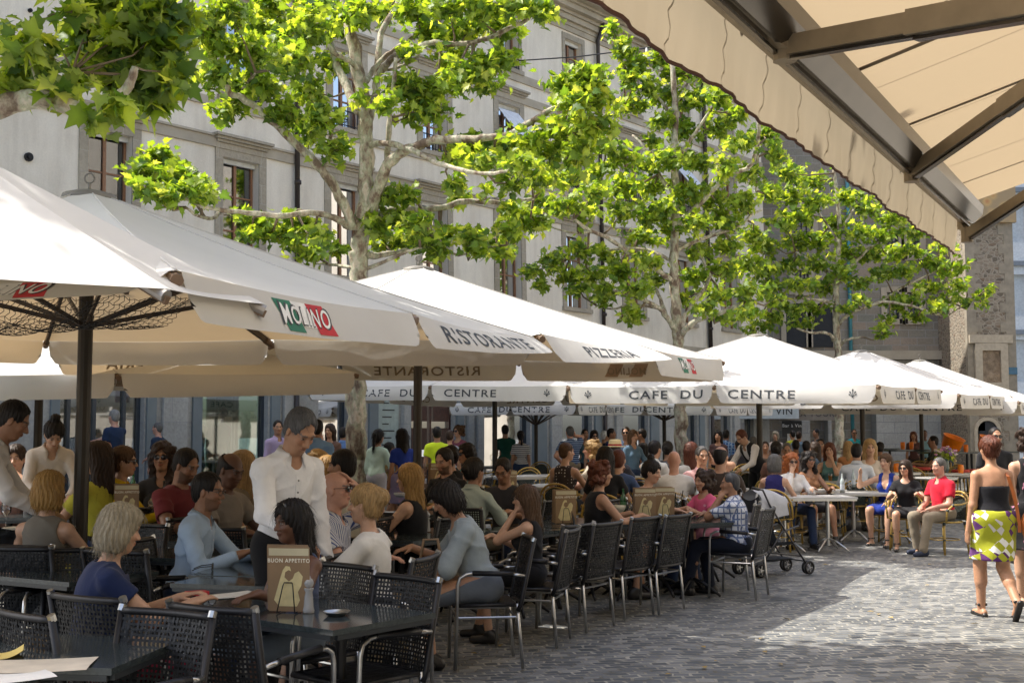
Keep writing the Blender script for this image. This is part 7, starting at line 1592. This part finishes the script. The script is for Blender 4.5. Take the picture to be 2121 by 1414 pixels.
# straw hat of the man
def hat_on(i, m1, m2):
    rt = i['root']; H = i['HT']; o = MB(); c = Vector(H(0, -.01, .075))
    o.lathe(c, [(.155, -.012), (.158, -.004), (.10, .004), (.094, .01), (.09, .07), (.075, .095), (.03, .10)], 20); ho = o.build("straw_hat", m1, smooth=True)
    ho.matrix_world = rt.matrix_basis if False else Matrix.Translation(rt.location) @ Matrix.Rotation(i['rz'], 4, 'Z')
    tag(ho, "cream straw hat with a red band on a seated man's head", "hat"); b = MB(); b.lathe(c, [(.099, .004), (.097, .032)], 20, cap=False); b.build("hat_band", m2, ho)
hat_on(hat, simple("straw", (.62, .48, .24), .8, bmp=.4), simple("red band", (.35, .02, .02), .7))
# ---------------------------------------------------------------- empty chairs and tables, foreground
def backpx(px, py, face, label, proto=None, ztop=.88, off=.31):
    """place a chair so that the middle of its back's top edge shows at the photo pixel"""
    proto = proto or P_wc; g_ = 0
    for _ in range(3): p = GP(px, py, ztop + g_); g_ = gz(p.x, p.y)
    fd = Vector((math.sin(R(face)), math.cos(R(face)), 0)); b = p + fd * off; return proto.put((b.x, b.y, gz(b.x, b.y)), -R(face), label)
backpx(838, 1194, 222, "empty black woven armchair drawn up to the right end of the glossy table")
backpx(340, 1266, 205, "empty black woven armchair in the near foreground with arms towards us")
backpx(443, 1254, 28, "black woven armchair with its back to us, left of the glossy table")
backpx(184, 1233, 30, "black woven armchair behind the woman in the navy tee")
backpx(52, 1267, 40, "black woven armchair cut by the left edge in the foreground")
backpx(38, 1131, 195, "sunlit black woven armchair behind the table at the left edge")
backpx(178, 1135, 170, "woven armchair with glinting weave left of the navy tee woman")
backpx(240, 1140, 20, "woven armchair half hidden behind the navy tee woman")
backpx(1195, 1086, 305, "empty woven armchair third from the left in the outer row"); backpx(1256, 1082, 303, "empty woven armchair right of the third one in the outer row")
backpx(1335, 1071, 308, "empty woven armchair in front of the twin menu stands"); backpx(1402, 1066, 306, "empty woven armchair just left of the plaid man")
backpx(1566, 1043, 288, "empty woven armchair in front of the stroller")
backpx(700, 1150, 100, "woven armchair between the dark haired woman and the white blouse"); backpx(450, 1095, 20, "woven armchair in the shadow right of the pole"); backpx(290, 1090, 200, "empty woven armchair behind the grey blond bob"); backpx(640, 1085, 190, "woven armchair behind the standing waiter"); backpx(1010, 1005, 280, "woven armchair behind the grey linen shirt"); backpx(960, 1020, 200, "woven armchair in the second row beside the black haired woman"); backpx(815, 1062, 200, "small looking woven armchair past the blouse woman's table"); backpx(1140, 1040, 290, "woven armchair in shadow behind the brown menus"); backpx(30, 1040, 20, "woven armchair far left below the leaning waiter"); backpx(410, 1032, 200, "woven armchair behind the light blue shirt man")
def table(P_, px, py, z, rz, label):
    p = gp2(px, py, z); P_.put((p.x, p.y, gz(p.x, p.y)), R(rz), label)
def tcorner(P_, px, py, w, d, rz, label, cx=1, cy=-1):
    """table whose right near corner shows at the pixel"""
    p = gp2(px, py, .74); r_ = Matrix.Rotation(R(rz), 3, 'Z'); c = p - r_ @ Vector((cx * w / 2, cy * d / 2, 0)); P_.put((c.x, c.y, gz(c.x, c.y)), R(rz), label)
tcorner(P_t12, 690, 1305, 1.25, .68, -38, "glossy dark table with menus, pepper mill and ashtray in the foreground")
tcorner(P_t12, 231, 1384, 1.25, .68, -8, "dark table with white papers at the bottom left corner")
tcorner(P_t12, 143, 1212, 1.25, .68, -30, "dark sheeny table at the left edge")
rowt = [(1108, 1092, "dark table beside the woman in black top"), (880, 1105, "dark table with yellow napkins and pepper mill")]
for (px, py, lb) in rowt: table(P_t12, px, py, .74, 58, lb)
table(P_t12, 1180, 1082, .74, 56, "dark table carrying the brown menu stand behind the empty chairs"); table(P_t12, 1310, 1072, .74, 56, "dark table with white bowl and twin menu stands")
table(P_t12, 1440, 1062, .74, 56, "dark table with cola glasses before the plaid man")
table(P_t8, 300, 1075, .74, 10, "dark table with orange drink in front of the pole"); table(P_t8, 20, 1062, .74, 10, "dark table at the far left below the leaning waiter"); table(P_t8, 640, 1040, .74, 20, "dark table in the shadow behind the standing waiter")
# outer edge of the cafe: chairs and tables
def cpx(px, py, face, label): return backpx(px, py, face, label, P_rc, .83, .27)
CH = [(1712, 1003, 20, "large rattan chair with dark woven back left of the pale table"), (1590, 998, 40, "rattan chair behind the stroller"), (1160, 975, 15, "rattan chair with golden arch left of the pair"), (1215, 972, 350, "rattan chair with golden arch, centre left"), (1096, 968, 200, "rattan chair at the edge of the restaurant terrace"), (1045, 962, 300, "rattan chair behind the man with glasses"), (1385, 1000, 40, "rattan chair by the pink top woman"), (1120, 956, 340, "rattan chair in the second cafe row, left"),
 (1545, 985, 320, "rattan chair by the plaid man's head"), (1570, 962, 340, "rattan chair left of the purple top"), (1700, 980, 200, "rattan chair between the pole and the curly woman"), (1740, 965, 200, "rattan chair in the shade of the right pole"), (1760, 975, 330, "rattan chair right of the pole"), (1890, 975, 30, "rattan chair behind the black tee woman"), (1905, 960, 200, "rattan chair in the middle of the right terrace"), (1860, 960, 0, "rattan chair behind the blue dress"), (1925, 950, 340, "rattan chair in the back of the right terrace"), (1985, 968, 250, "rattan chair right of the red polo man"), (2085, 972, 200, "rattan chair behind the walking women"), (1540, 950, 30, "rattan chair below the leaning waiter"), (1330, 965, 20, "rattan chair left of the bald man in white"), (1470, 975, 340, "rattan chair behind the little girl"), (760, 952, 250, "rattan chair right of the tree trunk"), (1640, 965, 20, "rattan chair with back to us beyond the red haired woman"), (1700, 945, 10, "rattan chair in the back row near the third tree"), (1960, 940, 200, "cane chair at the back right")]
for c_ in CH: cpx(*c_)
tcorner(P_c12, 1905, 1024, 1.2, .68, -12, "pale topped table on a steel column in front of the black tee woman")
for (px, py, lb, P_) in ((1655, 1012, "pale cafe table beside the big rattan chair", P_c12), (1450, 1005, "pale cafe table between bald man and little girl", P_c12), (1090, 985, "pale cafe table behind the restaurant terrace", P_c12), (1165, 983, "long pale table with folded napkins", P_c12), (1240, 985, "pale table under the curly blond woman's group", P_c12), (1310, 980, "pale table with wine glasses", P_c7), (1560, 975, "pale table where the waiter bends down", P_c7), (1740, 985, "pale table behind the young woman in blue", P_c7), (2060, 985, "pale table with flowers behind the walking woman", P_c12), (770, 968, "pale table right of the tree trunk", P_c7), (1930, 985, "pale table behind the red polo man", P_c7), (1005, 965, "pale table in the far left cafe corner", P_c7), (1390, 962, "pale table in the back middle", P_c7)):
    table(P_, px, py, .74, 24, lb)
# ---------------------------------------------------------------- items on tables
item(P_menu, 598, 1268, "pair of brown golden menus lettered BUON APPETITO in a wire holder", rz=-8); item(P_mill, 639, 1268, "clear pepper mill beside the big menus")
item(P_menu, 262, 1078, "wide brown menu stand in front of the thick pole", rz=6, scale=.95); item(P_menu, 1172, 1084, "brown menu stand with a figure print behind the empty chairs", rz=14); item(P_menu, 1337, 1077, "left one of the twin menu stands by the white bowl", rz=-4); item(P_menu, 1377, 1074, "right one of the twin menu stands by the white bowl", rz=10); item(P_menu, 1055, 1032, "narrow menu stand before the man in glasses", rz=40); item(P_menu, 908, 1012, "menu stand seen edge on beside the third pole", rz=20); item(P_menu, 705, 1108, "small brown menu card at the white blouse's elbow", rz=80, scale=.8); item(P_menu, 370, 1020, "menu stand among the left guests", rz=20, scale=.8)
for (px, py, lb) in ((312, 1075, "pepper mill beside the orange drink"), (885, 1100, "pepper mill next to the yellow napkins"), (1328, 1066, "pepper mill left before the twin menus"), (1342, 1072, "pepper mill right before the twin menus"), (1070, 1030, "pepper mill next to the narrow menu stand")): item(P_mill, px, py, lb)
for (px, py, lb) in ((12, 1094, "stemmed glass at the left edge"), (370, 1060, "stemmed glass behind the light blue shirt shoulder"), (1405, 1058, "stemmed glass beside the cola bottles"), (1420, 1052, "stemmed glass in front of the little girl"), (1320, 962, "wine glass under the white shirt man"), (1310, 966, "wine glass among the back tables"), (55, 1010, "glass the waiter is filling"), (880, 985, "wine glass by the third pole")): item(P_wine, px, py, lb)
for (px, py, lb) in ((1305, 1062, "tumbler by the auburn haired woman"), (1313, 1066, "second tumbler by the auburn haired woman"), (1190, 970, "water tumbler on the long pale table"), (1160, 972, "printed tumbler on the long pale table"), (1760, 1012, "tall water glass by the young woman in blue")): item(P_tum, px, py, lb)
for (px, py, lb) in ((1720, 996, "glass of orange juice near the big rattan chair"), (1750, 990, "second glass of orange juice right of it"), (345, 1068, "orange drink in a stemless glass")): item(P_oj, px, py, lb)
for (px, py, lb) in ((1417, 1050, "glass of cola in front of the little girl"), (1438, 1060, "cola glass at the plaid man's wrist")): item(P_cola, px, py, lb)
item(P_green, 1291, 1060, "green water bottle by the white bowl"); item(P_green, 18, 1020, "green bottle tilted in the waiter's hands"); item(P_green, 275, 1030, "green bottle in front of the yellow shirt"); item(P_dark, 339, 1066, "dark wine bottle beside the orange drink")
item(P_clear, 1444, 1055, "clear bottle with red cap beside the cola"); item(P_clear, 1768, 1008, "clear water bottle on the pale table"); item(P_clear, 1745, 1020, "clear plastic bottle by the steel column table")
# ashtray, bowl, napkins, papers
p = gp2(697, 1274, .742); b = MB(); b.lathe((0, 0, 0), [(.03, 0), (.045, .003), (.062, .02), (.065, .022), (.06, .018), (.04, .006), (.01, .005)], 24, cap=False); o = b.build("ashtray", M_metal, smooth=True); place(o, p); tag(o, "round silver ashtray on the glossy foreground table", "ashtray")
p = gp2(1282, 1064, .742); b = MB(); b.lathe((0, 0, 0), [(.035, 0), (.04, .02), (.065, .05), (.075, .09), (.07, .09), (.055, .05), (.01, .03)], 24, cap=False); o = b.build("bowl", simple("cream ceramic", (.6, .58, .48), .3), smooth=True); place(o, p); tag(o, "cream ceramic bowl in front of the auburn haired woman", "bowl")
paper(480, 1232, .30, .21, 40, "white open leaflet on the glossy foreground table"); paper(470, 1154, .30, .20, 15, "white paper under the light blue shirt man's hands"); paper(70, 1378, .42, .28, 10, "cream paper mat on the bottom left table", simple("cream paper", (.60, .53, .42), .8)); paper(25, 1402, .26, .20, 35, "folded white leaflet at the bottom left corner")
for (px, py, lb) in ((838, 1098, "folded yellow napkin before the white blouse woman"), (850, 1102, "second yellow napkin on the same table"), (505, 1045, "crumpled yellow napkin on the balding man's plate"), (3, 1360, "yellow napkin at the very left edge")):
    paper(px, py, .16, .11, 20, lb, M_yel, curl=.03, name="napkin", cat="napkin")
for i_, (px, py) in enumerate(((1006, 965), (1060, 962), (1080, 964), (1118, 962), (1133, 958), (1175, 962), (1300, 958), (1410, 968), (1560, 962), (1585, 968), (1735, 960), (1745, 975), (1935, 968), (1955, 962), (2050, 975), (640, 985), (1880, 965), (1700, 972), (1290, 950), (1345, 968))):
    napkin(px, py, simple("white napkin", (.78, .78, .78), .8), ["pointed white napkin standing on a pale cafe table", ""][0], group="pointed white napkins set on the cafe tables")
# sunglasses and phone on tables
def tspecs(px, py, rz, label):
    b = MB()
    for sd in (-1, 1):
        rg = [Vector((sd * .034 + .027 * math.cos(a), 0, .022 + .02 * math.sin(a))) for a in [math.pi * k / 6 for k in range(13)]]; b.tube(rg, .003, 5); b.add([(sd * .034, 0, .022)] + rg[:-1], [(0, k + 1, (k + 1) % 12 + 1) for k in range(12)]); b.tube([(sd * .06, 0, .03), (sd * .058, .07, .026), (sd * .05, .12, .006)], .003, 5)
    b.tube([(-.01, 0, .028), (.01, 0, .028)], .003, 5); o = b.build("sunglasses", M_shade); place(o, gp2(px, py, .742), R(rz)); tag(o, label, "sunglasses")
wq = MB(); wq.box((0, 0, .012), (.11, .075, .02)); wo_ = wq.build("wallet", simple("red wallet leather", (.40, .015, .03), .45)); place(wo_, gp2(408, 1232, .742), .6); tag(wo_, "small red wallet by the navy tee woman's hands", "wallet")
wq = MB(); wq.box((0, 0, .006), (.145, .072, .009)); wo_ = wq.build("phone", simple("black phone glass", (.012, .012, .014), .1)); place(wo_, gp2(498, 1148, .742), .3); tag(wo_, "black phone under the light blue shirt man's hand", "phone")
tspecs(428, 1250, 150, "brown sunglasses lying by the navy tee woman's hands"); tspecs(1365, 1072, 30, "sunglasses lying by the left twin menu"); tspecs(1388, 1074, 10, "sunglasses lying by the right twin menu"); tspecs(440, 1180, 100, "red cased glasses on the foreground table edge")
# plates on the left tables
for (px, py, lb) in ((480, 1058, "plate with food before the balding man"), (250, 1082, "plate beneath the wide menu stand"), (1862, 1008, "plate and papers on the steel column table"), (40, 1096, "cream plate at the left edge")):
    b = MB(); b.lathe((0, 0, 0), [(.06, 0), (.11, .012), (.125, .016), (.12, .018), (.07, .006), (.01, .005)], 24, cap=False); o = b.build("plate", simple("cream ceramic", (.6, .58, .48), .3), smooth=True); place(o, gp2(px, py, .742)); tag(o, lb, "plate")
# ---------------------------------------------------------------- bar terrace: high tables, orange candle cups, orange drums
M_or = simple("orange glass", (.85, .22, .01), .35)
hb = MB(); hb.box((0, 0, 1.08), (.75, .75, .04)); P_hb = None
def mk_high():
    root = empty("bar_table", (0, 0, 0), 0, "x", "table", "high dark bar tables"); b = MB(); b.box((0, 0, 1.05), (1.3, .6, .04)); b.build("tabletop", M_granite, root)
    for x in (-.5, .5):
        q = MB(); q.tube([(x, 0, .02), (x, 0, 1.03)], .03, 8); q.lathe((x, 0, 0), [(.24, 0), (.24, .02), (.04, .05)], 16); q.build("leg", M_iron, root)
    return Proto(root)
def mk_stool():
    root = empty("bar_stool", (0, 0, 0), 0, "x", "stool", "bar stools with red seats"); b = MB(); b.lathe((0, 0, 0), [(.17, .70), (.19, .72), (.19, .75), (.16, .77)], 18); b.build("seat", simple("red seat cushion", (.45, .04, .03), .5), root)
    for k in range(4):
        a = k * math.pi / 2 + .78; q = MB(); q.tube([(.13 * math.cos(a), .13 * math.sin(a), .70), (.2 * math.cos(a), .2 * math.sin(a), .01)], .014, 6); q.build("leg", M_bamboo, root)
    q = MB(); q.tube([Vector((.17 * math.cos(a), .17 * math.sin(a), .28)) for a in [math.pi * i / 10 for i in range(21)]], .010, 6); q.build("foot_ring", M_bamboo, root); return Proto(root)
P_hi = mk_high(); P_st = mk_stool()
for px, Y, lb in ((1882, 28.5, "high bar table left, before the stone wall"), (1965, 27.5, "high bar table with the orange drum"), (2040, 29, "high bar table near the arched tower door"), (1800, 30, "high bar table behind the third tree")):
    x = (px - CX) / F * Y; P_hi.put((x, Y, gz(x, Y)), .1, lb)
for px, Y, lb in ((1875, 26.5, "red bar stool left of the right pole"), (1905, 26, "red bar stool right of the pole"), (1985, 25.5, "red bar stool by the flowers"), (2018, 26, "red bar stool near the walking woman's head")):
    x = (px - CX) / F * Y; P_st.put((x, Y, gz(x, Y)), 0, lb)
def cup(px, py, Y, h, lb, g_=None):
    p = PT(px, py, Y); b = MB(); b.lathe((0, 0, 0), [(.06, 0), (.075, h * .5), (.07, h), (.06, h), (.05, .02)], 14, cap=False); b.lathe((0, 0, 0), [(.062, .002), (.05, .01), (.01, .012)], 14); o = b.build("candle_cup", M_or, smooth=True); place(o, p); tag(o, lb, "candle cup", "orange candle cups")
CUPS = [(1867, 918, 28.4, "orange candle cup left end of the bar tables"), (1885, 917, 28.6, "orange candle cup beside it to the right"), (1997, 919, 27.6, "orange candle cup right of the orange drum"), (2028, 914, 29, "orange candle cup on the rightmost high table"), (1985, 944, 24.5, "orange candle cup before the flowers"), (1853, 944, 24, "orange candle cup by the blue dress woman's head"), (1935, 946, 24.2, "orange candle cup centre right")]
for px, py, Y, lb in CUPS:
    if py > 930:
        x = (px - CX) / F * Y; py = CY + F * 0; P_c7.put((x, Y, gz(x, Y)), .4, "pale table under the " + lb); p = Vector((x, Y, gz(x, Y) + .742))
        b = MB(); b.lathe((0, 0, 0), [(.05, 0), (.06, .09), (.055, .17), (.05, .17), (.045, .02)], 14, cap=False); o = b.build("candle_cup", M_or, smooth=True); place(o, p); tag(o, lb, "candle cup", "orange candle cups")
    else:
        x = (px - CX) / F * Y; p = Vector((x, Y, gz(x, Y) + 1.072)); b = MB(); b.lathe((0, 0, 0), [(.045, 0), (.055, .09), (.05, .17), (.045, .17), (.04, .02)], 14, cap=False); o = b.build("candle_cup", M_or, smooth=True); place(o, p); tag(o, lb, "candle cup", "orange candle cups")
def drum(px, Y, s, lb):
    x = (px - CX) / F * Y; b = MB(); b.lathe((0, 0, 0), [(.16 * s, 0), (.22 * s, .12 * s), (.25 * s, .36 * s), (.27 * s, .38 * s), (.24 * s, .36 * s), (.15 * s, .08 * s), (.01, .06 * s)], 20, cap=False); o = b.build("orange_bucket", M_or, smooth=True); o.location = (x, Y, gz(x, Y) + 1.072); o.rotation_euler = (R(18), R(16), 0); tag(o, lb, "bucket", "orange tilted buckets")
drum(1962, 27.5, .95, "tilted orange bucket on the bar table right of the pole"); drum(2035, 28.8, .9, "smaller orange bucket near the arched tower door")
for px, Y, lb in ((1702, 27, "orange plastic chair back left of the third trunk"), (1762, 27, "orange plastic chair back right of the third trunk")):
    root = empty("orange_chair", ((px - CX) / F * Y, Y, gz((px - CX) / F * Y, Y)), 0, lb, "chair", "orange plastic chairs")
    b = MB(); b.grid(lambda u, v: Vector(((u - .5) * .44 * (1 - .3 * v * v), -.2 - .1 * v - .05 * math.cos((u - .5) * 3), .45 + .55 * v)), 10, 8); b.build("backrest", M_or, root, smooth=True)
    b = MB(); b.box((0, 0, .45), (.44, .42, .03)); b.build("seat", M_or, root)
    for sx in (-1, 1):
        for sy in (-1, 1): b = MB(); b.tube([(sx * .19, sy * .18, .44), (sx * .21, sy * .2, .01)], .012, 6); b.build("leg", M_metal, root)
# flowers in a vase
p = gp2(1960, 975, .742); vs_ = empty("flower_vase", p, 0, "pink and lilac bouquet in a dark vase behind the red polo man", "bouquet")
b = MB(); b.lathe((0, 0, 0), [(.05, 0), (.06, .04), (.05, .2), (.07, .26)], 14); b.build("vase", M_panegreen, vs_)
rr = random.Random(3)
for nm, col, n in (("blossoms", (.55, .28, .42), 22), ("blossoms", (.70, .62, .55), 14), ("blossoms", (.30, .18, .42), 12)):
    b = MB()
    for _ in range(n):
        a, e, r_ = rr.uniform(0, 6.28), rr.uniform(.2, 1.5), rr.uniform(.15, .24); c = Vector((math.cos(a) * math.cos(e) * r_ * 1.3, math.sin(a) * math.cos(e) * r_ * 1.3, .30 + math.sin(e) * r_ * .8))
        for k in range(5): t_ = k * 1.26; b.lathe(c + Vector((.018 * math.cos(t_), .018 * math.sin(t_), rr.uniform(-.01, .01))), [(.005, -.015), (.020, 0), (.005, .018)], 6)
    b.build(nm, simple("petals %d" % n, col, .7), vs_)
lc = np.array([[rr.uniform(-.2, .2), rr.uniform(-.2, .2), rr.uniform(.24, .42)] for _ in range(60)], np.float32); leaves("foliage", lc, .09, vs_, 8)
# orange and white/red lamp posts: red strip on the pole by the largest cafe parasol
# ---------------------------------------------------------------- stroller
def stroller():
    p = gp2(1578, 1188, 0); rz = R(-62); root = empty("stroller", (p.x + .10, p.y - .05, gz(p.x, p.y)), rz, "grey folding stroller with white straps behind the outer chairs", "stroller"); root.scale = (.9, .9, .95)
    F_ = simple("stroller tube", (.06, .06, .065), .35, .6); G_ = simple("pale grey stroller cloth", (.40, .41, .44), .8, bmp=.4); G2 = simple("dark stroller cloth", (.05, .055, .07), .8)
    b = MB()
    for sd in (-1, 1):
        b.tube([(sd * .20, .42, .10), (sd * .21, .10, .48), (sd * .22, -.20, .85), (sd * .22, -.30, 1.02), (sd * .22, -.42, 1.04)], .012, 8); b.tube([(sd * .21, -.36, .09), (sd * .21, .0, .52), (sd * .20, .28, .58)], .012, 8); b.tube([(sd * .21, -.30, .3), (sd * .20, .32, .22)], .010, 6)
    b.tube([(-.21, -.33, .12), (.21, -.33, .12)], .010, 6); b.tube([(-.2, .38, .16), (.2, .38, .16)], .010, 6); b.build("frame", F_, root, smooth=True)
    for sd in (-1, 1):
        q = MB(); q.tube([(sd * .22, -.36, 1.03), (sd * .22, -.47, 1.05)], .018, 8); q.build("handle", M_wrap, root, smooth=True)
    b = MB(); b.grid(lambda u, v: Vector(((u - .5) * .36, .26 - .30 * min(1, v * 2) - (.30 * max(0, v * 2 - 1)), .40 - .06 * math.sin(math.pi * u) + .55 * max(0, v * 2 - 1))), 10, 20); b.build("seat", G2, root, smooth=True)
    b = MB(); b.grid(lambda u, v: Vector((math.cos(math.pi * u) * .215, -.30 + .42 * v - .02 * math.sin(u * 20), .66 + .06 * v + (.36 - .12 * v * v) * math.sin(math.pi * u) ** .7)), 18, 12); b.build("canopy", G_, root, smooth=True)
    b = MB(); b.grid(lambda u, v: Vector(((u - .5) * .40, -.28 - .03 * math.sin(v * 5), .12 + .62 * v)), 8, 10); b.build("back_cloth", G_, root, smooth=True)
    b = MB(); b.grid(lambda u, v: Vector(((u - .5) * .36, -.25 + .48 * v, .20 - .05 * math.sin(math.pi * v) * math.sin(math.pi * u))), 8, 8); b.build("basket", G2, root, smooth=True)
    for sd in (-.19, .12):
        b = MB(); b.tube([(sd, -.31, .98), (sd - .01, -.34, .8), (sd + .03, -.36, .62), (sd + .02, -.34, .50)], .012, 4); b.build("strap", simple("white strap", (.7, .7, .7), .7), root)
    for sx in (-1, 1):
        for y in (-.36, .42):
            for o_ in (-.025, .025):
                w = MB(); c = Vector((sx * .21 + o_, y, .085)); rg = [c + Vector((0, .068 * math.cos(a), .068 * math.sin(a))) for a in [math.pi * i / 9 for i in range(19)]]; w.tube(rg, .016, 6, cap=False); wo = w.build("wheel", M_wrap, root, smooth=True)
                h = MB(); h.tube([c - Vector((.012, 0, 0)), c + Vector((.012, 0, 0))], .018, 10)
                for k in range(5): a = k * 1.257; h.bar(c, c + Vector((0, .06 * math.cos(a), .06 * math.sin(a))), .008, .01)
                h.build("hub", M_metal if y < 0 else simple("grey hub", (.3, .3, .32), .4), wo)
stroller()
# ---------------------------------------------------------------- bags
def bag(loc, rz, sc, mat, label, straps=None):
    root = empty("handbag", loc, rz, label, "bag"); k = Vector(sc)
    r_ = field([('e', V3(0, 0, k.z * .45), V3(k.x, k.y, k.z * .5), np.eye(3), None, .03, 'u'), ('e', V3(0, 0, k.z * .7), V3(k.x * .75, k.y * .7, k.z * .32), np.eye(3), None, .05, 'u')], .012, None, folds(.006, 3)); o = mkmesh("body", r_[0], r_[1], mat); o.parent = root
    if straps:
        b = MB(); b.tube([Vector(q) for q in straps], .011, 6); b.build("strap", mat, root, smooth=True)
    return root
M_blackl = simple("black soft leather", (.015, .014, .016), .35, bmp=.3); M_tan = simple("orange tan leather", (.42, .12, .03), .45); M_beige = simple("beige leather", (.30, .20, .12), .5)
wb_ = walkw['base']
bag((wb_.x + .40, wb_.y - .06, .62), .2, (.19, .11, .36), M_blackl, "black slouchy leather bag with tassel hanging at the walking woman's side", [(-.12, 0, .3), (-.16, .02, .5), (-.10, .0, .62), (.10, 0, .5), (.13, 0, .3)])
t_ = walkw['T']; rotw = Matrix.Rotation(walkw['rz'], 3, 'Z')
def wl(v): return rotw @ Vector(v)
b = MB(); pts = [wl(t_(.10, -.12, .40)), wl(t_(.135, -.135, .25)), wl(t_(.155, -.145, .10)), wl(t_(.17, -.15, -.05)), wl(t_(.17, -.14, -.12))]
for i in range(len(pts) - 1): b.bar(pts[i], pts[i + 1], .028, .006, Vector((0, 1, 0)))
pts2 = [wl(t_(.10, -.12, .40)), wl(t_(.13, -.02, .47)), wl(t_(.10, .10, .40))]
for i in range(2): b.bar(pts2[i], pts2[i + 1], .028, .006, Vector((0, 1, 0)))
o = b.build("shoulder_strap", M_tan, walkw['root']); o.rotation_euler = (0, 0, -walkw['rz'])
bag((wb_.x + .27, wb_.y - .10, .68), .3, (.08, .06, .26), M_tan, "orange tan shoulder bag against the walking woman's hip")
gb = grey['base']; fd_ = Vector((math.sin(R(262)), math.cos(R(262)), 0))
bag((gb.x + fd_.x * .36, gb.y + fd_.y * .36 - .1, .52), .4, (.12, .08, .24), M_beige, "beige handbag on the grey shirted woman's lap", [(-.08, 0, .2), (-.05, 0, .36), (.05, 0, .36), (.08, 0, .2)])
for px, py, lb in ((1765, 1105, "black handbag on the cobbles under the blue dress woman's table"), (1668, 1108, "dark bag on the ground by the big rattan chair")):
    q = gp2(px, py, 0); bag((q.x, q.y, q.z), .5, (.17, .12, .28), M_blackl, lb)
lr = np.random.default_rng(12); lv = MB()
for _ in range(60):
    x, y = lr.uniform(-1, 6), lr.uniform(6.5, 16); a = lr.uniform(0, 6.28); s = lr.uniform(.02, .045); p = Vector((x, y, gz(x, y) + .012)); ax_ = Vector((math.cos(a), math.sin(a), 0)); bx_ = Vector((-math.sin(a), math.cos(a), .15))
    lv.add([p, p + ax_ * s + bx_ * s * .5, p + ax_ * s * 2, p + ax_ * s - bx_ * s * .5 + Vector((0, 0, s * .3))], [(0, 1, 2), (0, 2, 3)])
tag(lv.build("fallen_leaves", simple("dry leaf", (.28, .20, .07), .8)), "small dry leaves and bud scales strewn over the cobbles", "leaves", kind="stuff")
